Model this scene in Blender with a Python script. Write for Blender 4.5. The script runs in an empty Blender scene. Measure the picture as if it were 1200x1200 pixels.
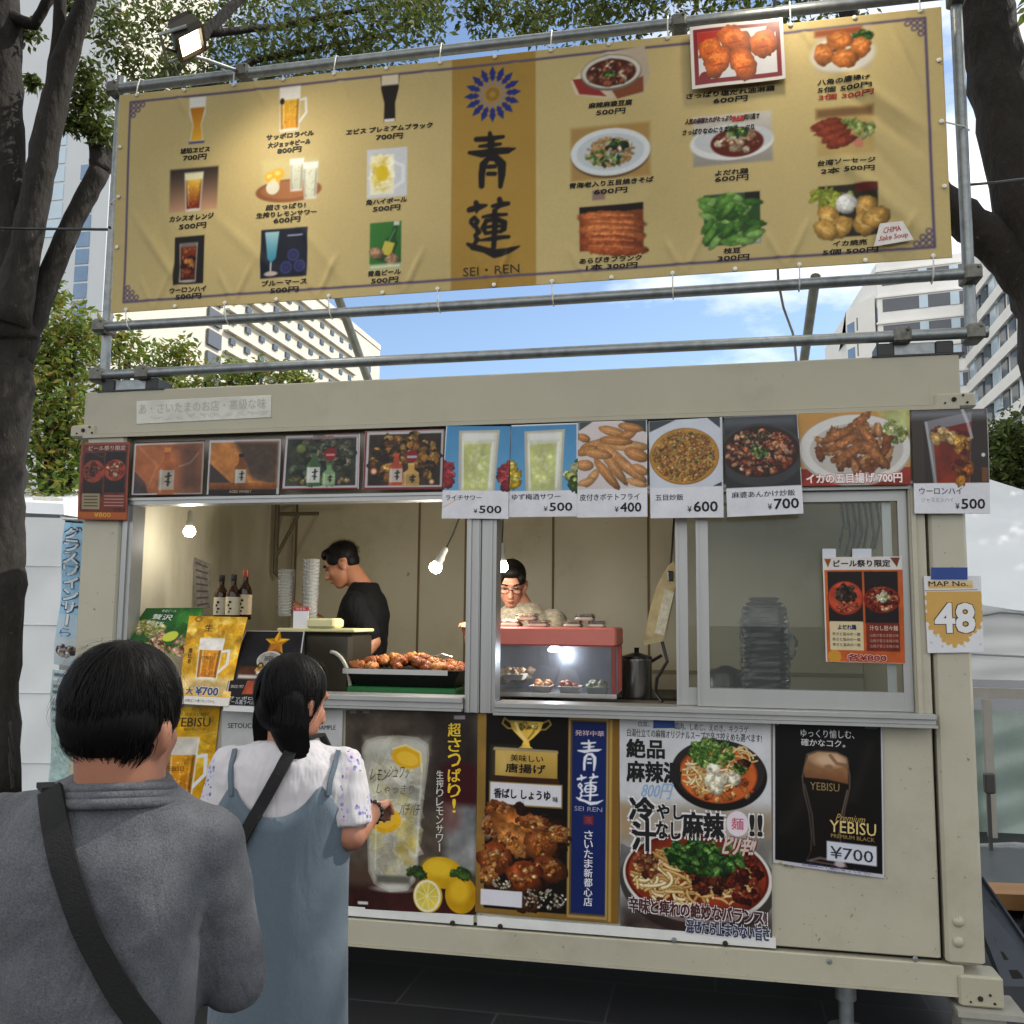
import bpy, math, random
import numpy as np
from mathutils import Vector, Matrix
from mathutils.bvhtree import BVHTree

rnd = random.Random(7)
R = math.radians
scn = bpy.context.scene
COL = scn.collection

# ------------------------------------------------------------------ camera, sky, sun, exposure
CAM_POS = Vector((0.0, -4.1, 1.65))
YAW, PITCH, ROLL = -0.20600, 0.11228, 0.00904
FOC = 1110.0                                    # focal length in pixels of the 1200 px photograph
fw = Vector((math.sin(YAW) * math.cos(PITCH), math.cos(YAW) * math.cos(PITCH), math.sin(PITCH)))
r0 = Vector((math.cos(YAW), -math.sin(YAW), 0))
u0 = r0.cross(fw)
CR = math.cos(ROLL) * r0 + math.sin(ROLL) * u0
CU = -math.sin(ROLL) * r0 + math.cos(ROLL) * u0
cd = bpy.data.cameras.new('camera')
cam = bpy.data.objects.new('camera', cd)
COL.objects.link(cam)
cam.matrix_world = Matrix(((CR.x, CU.x, -fw.x, CAM_POS.x), (CR.y, CU.y, -fw.y, CAM_POS.y),
                           (CR.z, CU.z, -fw.z, CAM_POS.z), (0, 0, 0, 1)))
cd.sensor_width = 36
cd.lens = 36 * FOC / 1200
cd.clip_start = 0.05
cd.clip_end = 3000
scn.camera = cam

SUN_AZ, SUN_EL = R(62), R(44)                   # azimuth from +Y towards +X
world = bpy.data.worlds.new('World')
scn.world = world
world.use_nodes = True
nt = world.node_tree
nt.nodes.clear()
wo = nt.nodes.new('ShaderNodeOutputWorld')
bg = nt.nodes.new('ShaderNodeBackground')
sky = nt.nodes.new('ShaderNodeTexSky')
sky.sky_type = 'NISHITA'
sky.sun_disc = False
sky.sun_elevation = SUN_EL
sky.sun_rotation = SUN_AZ
sky.air_density = 1.0
sky.dust_density = 0.6
sky.ozone_density = 1.6
tc = nt.nodes.new('ShaderNodeTexCoord')
mp = nt.nodes.new('ShaderNodeMapping')
mp.inputs['Scale'].default_value = (1.0, 1.0, 2.6)
mp.inputs['Location'].default_value = (0.35, 0.1, 0.25)
nz = nt.nodes.new('ShaderNodeTexNoise')
nz.inputs['Scale'].default_value = 2.6
nz.inputs['Detail'].default_value = 9
nz.inputs['Roughness'].default_value = 0.58
rp = nt.nodes.new('ShaderNodeValToRGB')
rp.color_ramp.elements[0].position = 0.47
rp.color_ramp.elements[1].position = 0.66
mx = nt.nodes.new('ShaderNodeMix')
mx.data_type = 'RGBA'
mx.inputs[7].default_value = (8.6, 8.5, 8.3, 1)
L = nt.links.new
L(tc.outputs['Generated'], mp.inputs['Vector'])
L(mp.outputs[0], nz.inputs['Vector'])
sep = nt.nodes.new('ShaderNodeSeparateXYZ')
L(tc.outputs['Generated'], sep.inputs[0])
ma = nt.nodes.new('ShaderNodeMath'); ma.operation = 'MULTIPLY_ADD'; ma.inputs[1].default_value = 0.20; ma.inputs[2].default_value = 0.0
L(sep.outputs[2], ma.inputs[0])
mb_ = nt.nodes.new('ShaderNodeMath'); mb_.operation = 'MULTIPLY_ADD'; mb_.inputs[1].default_value = -0.10  # thickens cloud overhead and behind the camera, added to whiten the ambient light
L(sep.outputs[1], mb_.inputs[0]); L(ma.outputs[0], mb_.inputs[2])
mc_ = nt.nodes.new('ShaderNodeMath'); mc_.operation = 'ADD'
L(nz.outputs['Fac'], mc_.inputs[0]); L(mb_.outputs[0], mc_.inputs[1])
L(mc_.outputs[0], rp.inputs[0])
L(rp.outputs[0], mx.inputs[0])
L(sky.outputs[0], mx.inputs[6])
L(mx.outputs[2], bg.inputs[0])
bg.inputs[1].default_value = 0.13
L(bg.outputs[0], wo.inputs[0])

sd = bpy.data.lights.new('sun', 'SUN')
sd.energy = 2.6
sd.angle = R(0.5)
sd.color = (1.0, 0.95, 0.86)
sun = bpy.data.objects.new('sun', sd)
COL.objects.link(sun)
sv = Vector((math.sin(SUN_AZ) * math.cos(SUN_EL), math.cos(SUN_AZ) * math.cos(SUN_EL), math.sin(SUN_EL)))
sun.rotation_euler = sv.to_track_quat('Z', 'Y').to_euler()
sun.location = (20, 10, 20)

scn.view_settings.view_transform = 'Standard'
scn.view_settings.look = 'None'
scn.view_settings.exposure = 0.60
scn.view_settings.gamma = 1
scn.view_settings.use_curve_mapping = False
scn.cycles.max_bounces = 6
scn.cycles.transparent_max_bounces = 12
scn.cycles.caustics_reflective = False
scn.cycles.caustics_refractive = False
scn.cycles.sample_clamp_indirect = 6


# ------------------------------------------------------------------ helpers
def ray(px, py):
    return (fw + CR * ((px - 600) / FOC) - CU * ((py - 600) / FOC))

def at(px, py, Y=0.0):
    """world point seen at a photograph pixel, on the plane at distance Y"""
    d = ray(px, py)
    return CAM_POS + d * ((Y - CAM_POS.y) / d.y)

def atz(px, py, z):
    """world point seen at a photograph pixel at forward distance z"""
    return CAM_POS + ray(px, py) * z

def lin(c):
    if isinstance(c, str):
        c = c.lstrip('#')
        c = [int(c[i:i + 2], 16) / 255 for i in (0, 2, 4)]
    return tuple(x / 12.92 if x <= 0.04045 else ((x + 0.055) / 1.055) ** 2.4 for x in c)

def srgb(c):
    c = c.lstrip('#')
    return np.array([int(c[i:i + 2], 16) / 255 for i in (0, 2, 4)])

class MB:
    """collects vertices and faces of one mesh"""
    def __init__(s):
        s.v, s.f, s.m = [], [], []
        s.smooth = False
    def add(s, vs, fs, mi=0):
        b = len(s.v)
        s.v += [Vector(v) for v in vs]
        s.f += [tuple(i + b for i in f) for f in fs]
        s.m += [mi] * len(fs)
        return s
    def box(s, x0, x1, y0, y1, z0, z1, mi=0, c=0.0):
        if c <= 0:
            vs = [(x, y, z) for z in (z0, z1) for y in (y0, y1) for x in (x0, x1)]
            fs = [(0, 2, 3, 1), (4, 5, 7, 6), (0, 1, 5, 4), (2, 6, 7, 3), (0, 4, 6, 2), (1, 3, 7, 5)]
            return s.add(vs, fs, mi)
        def ring(i, z):
            return [(x0 + i, y0 + c, z), (x0 + c, y0 + i, z), (x1 - c, y0 + i, z), (x1 - i, y0 + c, z),
                    (x1 - i, y1 - c, z), (x1 - c, y1 - i, z), (x0 + c, y1 - i, z), (x0 + i, y1 - c, z)]
        rings = [[((x - (x0 + x1) / 2) * 1 + (x0 + x1) / 2, y, z) for x, y, z in ring(0, zz)] for zz in (z0 + c, z1 - c)]
        def inset(z):
            return [(x0 + c, y0 + 2 * c, z), (x0 + 2 * c, y0 + c, z), (x1 - 2 * c, y0 + c, z), (x1 - c, y0 + 2 * c, z),
                    (x1 - c, y1 - 2 * c, z), (x1 - 2 * c, y1 - c, z), (x0 + 2 * c, y1 - c, z), (x0 + c, y1 - 2 * c, z)]
        rr = [inset(z0), rings[0], rings[1], inset(z1)]
        vs = [p for r in rr for p in r]
        fs = []
        for k in range(3):
            for i in range(8):
                j = (i + 1) % 8
                fs.append((k * 8 + i, k * 8 + j, k * 8 + 8 + j, k * 8 + 8 + i))
        fs.append(tuple(range(7, -1, -1)))
        fs.append(tuple(range(24, 32)))
        return s.add(vs, fs, mi)
    def tube(s, pts, rad, n=10, mi=0, cap=True, wob=0.0, seed=0):
        pts = [Vector(p) for p in pts]
        if not isinstance(rad, (list, tuple)):
            rad = [rad] * len(pts)
        q = random.Random(seed)
        b = len(s.v)
        ref = None
        for k, p in enumerate(pts):
            t = (pts[min(k + 1, len(pts) - 1)] - pts[max(k - 1, 0)]).normalized()
            if ref is None:
                ref = Vector((0, 0, 1)) if abs(t.z) < 0.9 else Vector((1, 0, 0))
            a = (ref - t * ref.dot(t)).normalized()
            ref = a
            c = t.cross(a)
            for i in range(n):
                th = 2 * math.pi * i / n
                rr = rad[k] * (1 + wob * (q.random() - 0.5))
                s.v.append(p + (a * math.cos(th) + c * math.sin(th)) * rr)
        for k in range(len(pts) - 1):
            for i in range(n):
                j = (i + 1) % n
                s.f.append((b + k * n + i, b + k * n + j, b + (k + 1) * n + j, b + (k + 1) * n + i))
                s.m.append(mi)
        if cap:
            s.f.append(tuple(b + i for i in range(n - 1, -1, -1)))
            s.f.append(tuple(b + (len(pts) - 1) * n + i for i in range(n)))
            s.m += [mi, mi]
        return s
    def lathe(s, base, prof, n=20, mi=0, axis=None):
        """prof: list of (radius, height) from bottom to top"""
        base = Vector(base)
        ax = Vector(axis).normalized() if axis else Vector((0, 0, 1))
        a = ax.orthogonal().normalized()
        c = ax.cross(a)
        b = len(s.v)
        for (r, h) in prof:
            for i in range(n):
                th = 2 * math.pi * i / n
                s.v.append(base + ax * h + (a * math.cos(th) + c * math.sin(th)) * max(r, 1e-4))
        for k in range(len(prof) - 1):
            for i in range(n):
                j = (i + 1) % n
                s.f.append((b + k * n + i, b + k * n + j, b + (k + 1) * n + j, b + (k + 1) * n + i))
                s.m.append(mi)
        s.f.append(tuple(b + i for i in range(n - 1, -1, -1)))
        s.f.append(tuple(b + (len(prof) - 1) * n + i for i in range(n)))
        s.m += [mi, mi]
        return s
    def ball(s, c, rx, ry=None, rz=None, n=14, m=9, mi=0, rot=None, lump=0.0, seed=0):
        ry = ry or rx
        rz = rz or rx
        c = Vector(c)
        q = random.Random(seed)
        b = len(s.v)
        for k in range(m + 1):
            ph = math.pi * k / m
            for i in range(n):
                th = 2 * math.pi * i / n
                g = 1 + lump * (q.random() - 0.5)
                p = Vector((rx * math.sin(ph) * math.cos(th), ry * math.sin(ph) * math.sin(th), -rz * math.cos(ph))) * g
                if rot is not None:
                    p = rot @ p
                s.v.append(c + p)
        for k in range(m):
            for i in range(n):
                j = (i + 1) % n
                s.f.append((b + k * n + i, b + k * n + j, b + (k + 1) * n + j, b + (k + 1) * n + i))
                s.m.append(mi)
        return s
    def cone(s, p0, p1, ra, rb, n=14, mi=0):
        """a limb: a tapered tube with round ends"""
        p0, p1 = Vector(p0), Vector(p1)
        t = (p1 - p0)
        ln = max(t.length, 1e-5)
        t = t / ln
        pts, rad = [], []
        for k in range(5):
            a = math.pi / 2 * (1 - k / 4)
            pts.append(p0 - t * ra * math.sin(a)); rad.append(max(ra * math.cos(a), ra * 0.05))
        for k in range(5):
            a = math.pi / 2 * k / 4
            pts.append(p1 + t * rb * math.sin(a)); rad.append(max(rb * math.cos(a), rb * 0.05))
        return s.tube(pts, rad, n, mi)
    def loft(s, rings, mi=0, cap=True):
        n = len(rings[0])
        b = len(s.v)
        for r in rings:
            s.v += [Vector(p) for p in r]
        for k in range(len(rings) - 1):
            for i in range(n):
                j = (i + 1) % n
                s.f.append((b + k * n + i, b + k * n + j, b + (k + 1) * n + j, b + (k + 1) * n + i))
                s.m.append(mi)
        if cap:
            s.f.append(tuple(b + i for i in range(n - 1, -1, -1)))
            s.f.append(tuple(b + (len(rings) - 1) * n + i for i in range(n)))
            s.m += [mi, mi]
        return s
    def quad(s, a, b, c, d, mi=0):
        return s.add([a, b, c, d], [(0, 1, 2, 3)], mi)
    def slab(s, quadpts, thick, mi=0):
        """a quad (tl,tr,br,bl as seen from -Y) given a thickness away from the viewer"""
        q = [Vector(p) for p in quadpts]
        nrm = (q[1] - q[0]).cross(q[3] - q[0]).normalized()
        if nrm.y > 0:
            nrm = -nrm
        k = [p - nrm * thick for p in q]
        return s.add(q + k, [(0, 3, 2, 1), (4, 5, 6, 7), (0, 1, 5, 4), (1, 2, 6, 5), (2, 3, 7, 6), (3, 0, 4, 7)], mi)

ORG = {}

def build(name, mb, mats, parent=None, smooth=None, org=None, angle=None):
    """links a collection of faces as ONE mesh object; a top-level one gets its origin at its base"""
    V = np.array([tuple(v) for v in mb.v], dtype=np.float64)
    if parent is None:
        o3 = np.array(org) if org is not None else np.array([(V[:, 0].min() + V[:, 0].max()) / 2, (V[:, 1].min() + V[:, 1].max()) / 2, V[:, 2].min()])
    else:
        o3 = ORG[parent.name]
    me = bpy.data.meshes.new(name)
    me.from_pydata([tuple(v) for v in (V - o3)], [], mb.f)
    if not isinstance(mats, (list, tuple)):
        mats = [mats]
    for m in mats:
        me.materials.append(m)
    if len(mats) > 1:
        me.polygons.foreach_set('material_index', mb.m)
    sm = mb.smooth if smooth is None else smooth
    if sm:
        me.polygons.foreach_set('use_smooth', [True] * len(me.polygons))
        if angle:
            me.set_sharp_from_angle(angle=R(angle))
    me.update()
    o = bpy.data.objects.new(name, me)
    COL.objects.link(o)
    if parent is None:
        o.location = tuple(o3)
    else:
        o.parent = parent
    ORG[o.name] = o3
    return o

def tag(o, label, cat, group=None):
    o['label'] = label
    o['category'] = cat
    if group:
        o['group'] = group
    return o

def thing(name, label, cat, loc, group=None):
    o = bpy.data.objects.new(name, None)
    o.empty_display_size = 0.1
    COL.objects.link(o)
    o.location = loc
    ORG[o.name] = np.array(loc, dtype=float)
    return tag(o, label, cat, group)

def copy_tree(o, loc, label=None, rotz=None, scale=None):
    r = o.copy()
    COL.objects.link(r)
    r.location = loc
    if rotz is not None:
        r.rotation_euler = (0, 0, rotz)
    if scale:
        r.scale = scale if isinstance(scale, tuple) else (scale,) * 3
    if label:
        r['label'] = label
    for ch in list(o.children):
        c = ch.copy()
        COL.objects.link(c)
        c.parent = r
        for g in list(ch.children):
            d = g.copy()
            COL.objects.link(d)
            d.parent = c
    return r

# ------------------------------------------------------------------ materials
MATS = {}

def nodemat(name):
    m = bpy.data.materials.new(name)
    m.use_nodes = True
    return m, m.node_tree, m.node_tree.nodes['Principled BSDF']

def paint(name, col, rough=0.5, metal=0.0, var=0.10, scale=8.0, bump=0.0, bscale=40.0, spec=0.5, stretch=None, dirt=None, dscale=3.0, sheen=0.0, specks=None, bdist=0.01):
    """plain colour broken up by noise; dirt = second colour in irregular stains"""
    if name in MATS:
        return MATS[name]
    m, t, b = nodemat(name)
    c = lin(col)
    tx = t.nodes.new('ShaderNodeTexCoord')
    mpn = t.nodes.new('ShaderNodeMapping')
    if stretch:
        mpn.inputs['Scale'].default_value = stretch
    t.links.new(tx.outputs['Object'], mpn.inputs[0])
    n = t.nodes.new('ShaderNodeTexNoise')
    n.inputs['Scale'].default_value = scale
    n.inputs['Detail'].default_value = 6
    n.inputs['Roughness'].default_value = 0.6
    t.links.new(mpn.outputs[0], n.inputs['Vector'])
    r = t.nodes.new('ShaderNodeValToRGB')
    r.color_ramp.elements[0].position = 0.25
    r.color_ramp.elements[1].position = 0.75
    r.color_ramp.elements[0].color = tuple(x * (1 - var) for x in c) + (1,)
    r.color_ramp.elements[1].color = tuple(min(1, x * (1 + var)) for x in c) + (1,)
    t.links.new(n.outputs['Fac'], r.inputs[0])
    out = r.outputs[0]
    if dirt:
        n2 = t.nodes.new('ShaderNodeTexNoise')
        n2.inputs['Scale'].default_value = dscale
        n2.inputs['Detail'].default_value = 10
        n2.inputs['Roughness'].default_value = 0.7
        t.links.new(mpn.outputs[0], n2.inputs['Vector'])
        r2 = t.nodes.new('ShaderNodeValToRGB')
        r2.color_ramp.elements[0].position = 0.52
        r2.color_ramp.elements[1].position = 0.78
        t.links.new(n2.outputs['Fac'], r2.inputs[0])
        mm = t.nodes.new('ShaderNodeMix')
        mm.data_type = 'RGBA'
        mm.inputs[7].default_value = lin(dirt) + (1,)
        t.links.new(r2.outputs[0], mm.inputs[0])
        t.links.new(out, mm.inputs[6])
        out = mm.outputs[2]
    if specks:       # small chips and run marks: (colour, scale, threshold, vertical stretch)
        for sc_, th_, st_ in ((specks[1], specks[2], (1, 1, 1)), (specks[1] * .5, specks[2] - .02, (1.6, 1.6, .06))):
            mp2 = t.nodes.new('ShaderNodeMapping')
            mp2.inputs['Scale'].default_value = st_
            t.links.new(tx.outputs['Object'], mp2.inputs[0])
            n4 = t.nodes.new('ShaderNodeTexNoise')
            n4.inputs['Scale'].default_value = sc_
            n4.inputs['Detail'].default_value = 4
            n4.inputs['Roughness'].default_value = 0.62
            t.links.new(mp2.outputs[0], n4.inputs['Vector'])
            r4 = t.nodes.new('ShaderNodeValToRGB')
            r4.color_ramp.elements[0].position = th_
            r4.color_ramp.elements[1].position = th_ + (.03 if st_[2] == 1 else .16)
            t.links.new(n4.outputs['Fac'], r4.inputs[0])
            m4 = t.nodes.new('ShaderNodeMix')
            m4.data_type = 'RGBA'
            k4 = t.nodes.new('ShaderNodeMath'); k4.operation = 'MULTIPLY'; k4.inputs[1].default_value = .8 if st_[2] == 1 else .4
            t.links.new(r4.outputs[0], k4.inputs[0])
            t.links.new(k4.outputs[0], m4.inputs[0])
            t.links.new(out, m4.inputs[6])
            m4.inputs[7].default_value = lin(specks[0]) + (1,)
            out = m4.outputs[2]
    t.links.new(out, b.inputs['Base Color'])
    b.inputs['Roughness'].default_value = rough
    b.inputs['Metallic'].default_value = metal
    b.inputs['Specular IOR Level'].default_value = spec
    if sheen:
        b.inputs['Sheen Weight'].default_value = sheen
    if bump:
        n3 = t.nodes.new('ShaderNodeTexNoise')
        n3.inputs['Scale'].default_value = bscale
        n3.inputs['Detail'].default_value = 5
        t.links.new(mpn.outputs[0], n3.inputs['Vector'])
        bp = t.nodes.new('ShaderNodeBump')
        bp.inputs['Strength'].default_value = bump
        bp.inputs['Distance'].default_value = bdist
        t.links.new(n3.outputs['Fac'], bp.inputs['Height'])
        t.links.new(bp.outputs[0], b.inputs['Normal'])
    MATS[name] = m
    return m

def ink(col):
    return paint('ink_' + col.strip('#'), col, 0.55, var=0.03, spec=0.3)

def glow(name, col, power):
    if name in MATS:
        return MATS[name]
    m, t, b = nodemat(name)
    b.inputs['Base Color'].default_value = lin(col) + (1,)
    b.inputs['Emission Color'].default_value = lin(col) + (1,)
    b.inputs['Emission Strength'].default_value = power
    MATS[name] = m
    return m

def glassy(name, tint='#ffffff', opaq=0.08, rough=0.02, gloss=0.5):
    """thin clear sheet: mostly see-through with a fresnel reflection"""
    if name in MATS:
        return MATS[name]
    m = bpy.data.materials.new(name)
    m.use_nodes = True
    t = m.node_tree
    t.nodes.clear()
    o = t.nodes.new('ShaderNodeOutputMaterial')
    tr = t.nodes.new('ShaderNodeBsdfTransparent')
    tr.inputs[0].default_value = lin(tint) + (1,)
    gl = t.nodes.new('ShaderNodeBsdfGlossy')
    gl.inputs['Roughness'].default_value = rough
    df = t.nodes.new('ShaderNodeBsdfDiffuse')
    df.inputs[0].default_value = lin(tint) + (1,)
    fr = t.nodes.new('ShaderNodeFresnel')
    fr.inputs[0].default_value = 1.5
    mu = t.nodes.new('ShaderNodeMath')
    mu.operation = 'MULTIPLY_ADD'
    mu.inputs[1].default_value = gloss * 2
    mu.inputs[2].default_value = 0.0
    t.links.new(fr.outputs[0], mu.inputs[0])
    m1 = t.nodes.new('ShaderNodeMixShader')
    m1.inputs[0].default_value = opaq
    t.links.new(tr.outputs[0], m1.inputs[1])
    t.links.new(df.outputs[0], m1.inputs[2])
    m2 = t.nodes.new('ShaderNodeMixShader')
    t.links.new(mu.outputs[0], m2.inputs[0])
    t.links.new(m1.outputs[0], m2.inputs[1])
    t.links.new(gl.outputs[0], m2.inputs[2])
    t.links.new(m2.outputs[0], o.inputs[0])
    MATS[name] = m
    return m

def printmat(name, rough=0.4, spec=0.5, coat=0.0, bump=0.0, thin=0.0):
    """a printed sheet: reads the picture painted on the mesh in code"""
    if name in MATS:
        return MATS[name]
    m, t, b = nodemat(name)
    a = t.nodes.new('ShaderNodeVertexColor')
    a.layer_name = 'Col'
    t.links.new(a.outputs[0], b.inputs['Base Color'])
    b.inputs['Roughness'].default_value = rough
    b.inputs['Specular IOR Level'].default_value = spec
    b.inputs['Coat Weight'].default_value = coat
    b.inputs['Coat Roughness'].default_value = 0.15
    if bump:
        tx = t.nodes.new('ShaderNodeTexCoord')
        n3 = t.nodes.new('ShaderNodeTexNoise')
        n3.inputs['Scale'].default_value = 9
        n3.inputs['Detail'].default_value = 3
        t.links.new(tx.outputs['Object'], n3.inputs['Vector'])
        bp = t.nodes.new('ShaderNodeBump')
        bp.inputs['Strength'].default_value = bump
        bp.inputs['Distance'].default_value = 0.02
        t.links.new(n3.outputs['Fac'], bp.inputs['Height'])
        t.links.new(bp.outputs[0], b.inputs['Normal'])
    MATS[name] = m
    return m

# ------------------------------------------------------------------ pictures painted by code on printed sheets
def vnoise(X, Y, s, seed):
    q = np.random.default_rng(seed)
    x = X / s
    y = Y / s
    xi = np.floor(x).astype(int)
    yi = np.floor(y).astype(int)
    xm, ym = xi.min(), yi.min()
    g = q.random((yi.max() - ym + 3, xi.max() - xm + 3))
    fx = x - xi
    fy = y - yi
    fx = fx * fx * (3 - 2 * fx)
    fy = fy * fy * (3 - 2 * fy)
    a = yi - ym
    b = xi - xm
    return (g[a, b] * (1 - fx) + g[a, b + 1] * fx) * (1 - fy) + (g[a + 1, b] * (1 - fx) + g[a + 1, b + 1] * fx) * fy

class Pic:
    def __init__(s, x0, y0, x1, y1, nx, bgc, grain=0.0, seed=1):
        s.x0, s.y0, s.x1, s.y1 = x0, y0, x1, y1
        s.nx = nx
        s.ny = max(2, int(round(nx * abs(y1 - y0) / abs(x1 - x0))))
        s.X, s.Y = np.meshgrid(np.linspace(x0, x1, s.nx), np.linspace(y0, y1, s.ny))
        s.px = abs(x1 - x0) / (s.nx - 1)
        s.a = np.ones((s.ny, s.nx, 3)) * srgb(bgc)
        s.q = np.random.default_rng(seed)
        s.rg = 0.75
        w = abs(x1 - x0)
        s.n1 = sum(vnoise(s.X, s.Y, w / k, seed + k) / (i + 1) for i, k in enumerate((7, 15, 33))) / 1.833
        s.n2 = vnoise(s.X, s.Y, s.px * 2.2, seed + 99)
        if grain:
            s.a *= (1 + grain * (s.n1 - 0.5) * 2)[..., None]
    def win(s, x0, y0, x1, y1):
        i0 = int(max(0, min(s.nx, math.floor((x0 - s.x0) / (s.x1 - s.x0) * (s.nx - 1)) - 1)))
        i1 = int(max(0, min(s.nx, math.ceil((x1 - s.x0) / (s.x1 - s.x0) * (s.nx - 1)) + 2)))
        j0 = int(max(0, min(s.ny, math.floor((y0 - s.y0) / (s.y1 - s.y0) * (s.ny - 1)) - 1)))
        j1 = int(max(0, min(s.ny, math.ceil((y1 - s.y0) / (s.y1 - s.y0) * (s.ny - 1)) + 2)))
        return (slice(j0, j1), slice(i0, i1))
    def put(s, w, m, col, al=1.0):
        if isinstance(col, str):
            col = srgb(col)
        m = (np.clip(m, 0, 1) * al)[..., None]
        s.a[w] = s.a[w] * (1 - m) + col * m
    def ell(s, cx, cy, rx, ry, col, rot=0, soft=1.0, al=1.0, ring=None, tex=0.0):
        e = max(rx, ry) + s.px * 2 * soft
        w = s.win(cx - e, cy - e, cx + e, cy + e)
        X, Y = s.X[w] - cx, s.Y[w] - cy
        if X.size == 0:
            return s
        c, n = math.cos(rot), math.sin(rot)
        d = np.sqrt(((X * c + Y * n) / rx) ** 2 + ((-X * n + Y * c) / ry) ** 2)
        m = (1 - d) * min(rx, ry) / (s.px * soft) + 0.5
        if ring:
            m = np.minimum(m, (d - (1 - ring)) * min(rx, ry) / (s.px * soft) + 0.5)
        if tex:
            col = srgb(col) * (1 + tex * (s.n1[w] - 0.5) * 2)[..., None]
        s.put(w, m, col, al)
        return s
    def rect(s, x0, y0, x1, y1, col, soft=1.0, al=1.0, col2=None, tex=0.0, horiz=False):
        w = s.win(x0 - s.px * soft, y0 - s.px * soft, x1 + s.px * soft, y1 + s.px * soft)
        X, Y = s.X[w], s.Y[w]
        if X.size == 0:
            return s
        m = np.minimum(np.minimum(X - x0, x1 - X), np.minimum(Y - y0, y1 - Y)) / (s.px * soft) + 0.5
        c = srgb(col)
        if col2:
            t = np.clip(((X - x0) / (x1 - x0)) if horiz else ((Y - y0) / (y1 - y0)), 0, 1)[..., None]
            c = c * (1 - t) + srgb(col2) * t
        if tex:
            c = c * (1 + tex * (s.n1[w] - 0.5) * 2)[..., None]
        s.put(w, m, c, al)
        return s
    def poly(s, pts, col, soft=1.0, al=1.0, col2=None, tex=0.0):
        P = np.array(pts, float)
        w = s.win(P[:, 0].min() - s.px * 2, P[:, 1].min() - s.px * 2, P[:, 0].max() + s.px * 2, P[:, 1].max() + s.px * 2)
        X, Y = s.X[w], s.Y[w]
        if X.size == 0:
            return s
        ins = np.zeros(X.shape, bool)
        dist = np.full(X.shape, 1e9)
        for i in range(len(P)):
            (ax, ay), (bx, by) = P[i], P[(i + 1) % len(P)]
            dx, dy = bx - ax, by - ay
            t = np.clip(((X - ax) * dx + (Y - ay) * dy) / (dx * dx + dy * dy + 1e-9), 0, 1)
            dist = np.minimum(dist, np.hypot(X - ax - t * dx, Y - ay - t * dy))
            if abs(dy) > 1e-9:
                cr = ((ay > Y) != (by > Y)) & (X < dx * (Y - ay) / dy + ax)
                ins ^= cr
        m = np.where(ins, dist, -dist) / (s.px * soft) + 0.5
        c = srgb(col)
        if col2:
            t = np.clip((Y - P[:, 1].min()) / (P[:, 1].max() - P[:, 1].min()), 0, 1)[..., None]
            c = c * (1 - t) + srgb(col2) * t
        if tex:
            c = c * (1 + tex * (s.n1[w] - 0.5) * 2)[..., None]
        s.put(w, m, c, al)
        return s
    def stroke(s, pts, wd, col, al=1.0, soft=1.0):
        """brush stroke; wd a width or one per point"""
        if not isinstance(wd, (list, tuple)):
            wd = [wd] * len(pts)
        P = np.array(pts, float)
        e = max(wd) + s.px * 2
        w = s.win(P[:, 0].min() - e, P[:, 1].min() - e, P[:, 0].max() + e, P[:, 1].max() + e)
        X, Y = s.X[w], s.Y[w]
        if X.size == 0:
            return s
        m = np.full(X.shape, -1e9)
        for i in range(len(P) - 1):
            (ax, ay), (bx, by) = P[i], P[i + 1]
            dx, dy = bx - ax, by - ay
            t = np.clip(((X - ax) * dx + (Y - ay) * dy) / (dx * dx + dy * dy + 1e-9), 0, 1)
            hw = (wd[i] * (1 - t) + wd[i + 1] * t) / 2
            m = np.maximum(m, hw - np.hypot(X - ax - t * dx, Y - ay - t * dy))
        s.put(w, m / (s.px * soft) + 0.5, col, al)
        return s
    def chunk(s, x, y, rx, ry, col, rot=0.0, lit=1.0):
        """one lump of food with its own light and dark side"""
        e = max(rx, ry) * 1.1
        w = s.win(x - e, y - e, x + e, y + e)
        X, Y = s.X[w] - x, s.Y[w] - y
        if X.size == 0:
            return s
        c, n = math.cos(rot), math.sin(rot)
        k = max(s.px * 1.6, min(rx, ry) * 0.55)
        nn = vnoise(X, Y, k, int(abs(x * 13 + y * 7)) % 9973) * 0.65 + 0.35 * vnoise(X, Y, max(s.px * 1.2, k * .45), int(abs(x * 5 + y * 11)) % 9973)
        d = np.sqrt(((X * c + Y * n) / rx) ** 2 + ((-X * n + Y * c) / ry) ** 2) + (nn - 0.5) * s.rg
        h = np.sqrt(np.clip(1 - d * d, 0, 1))
        g = (0.50 + 0.36 * h + 0.20 * (-(X / e) * 0.5 - (Y / e) * 0.9)) * lit
        g = g * (1 + s.rg * 1.45 * (nn - 0.5)) * (0.9 + 0.2 * s.n2[w])
        m = np.clip((1 - d) * min(rx, ry) / s.px + 0.5, 0, 1)
        hi = np.clip(g - 1.0, 0, 1)[..., None]
        s.put(w, m, np.clip(srgb(col) * g[..., None] + hi * 0.35, 0, 1))
        return s
    def pile(s, cx, cy, rx, ry, n, size, cols, asp=0.7, seed=3, flat=False):
        q = random.Random(seed)
        it = []
        for i in range(n):
            a = q.random() * 6.283
            r = math.sqrt(q.random())
            it.append((cx + rx * r * math.cos(a), cy + ry * r * math.sin(a)))
        it.sort(key=lambda p: p[1])
        for x, y in it:
            k = size * (0.7 + 0.6 * q.random())
            s.chunk(x, y, k, k * (asp + 0.3 * q.random() - 0.1), q.choice(cols), q.random() * 3.14, 0.85 + 0.35 * q.random())
        return s
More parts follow.
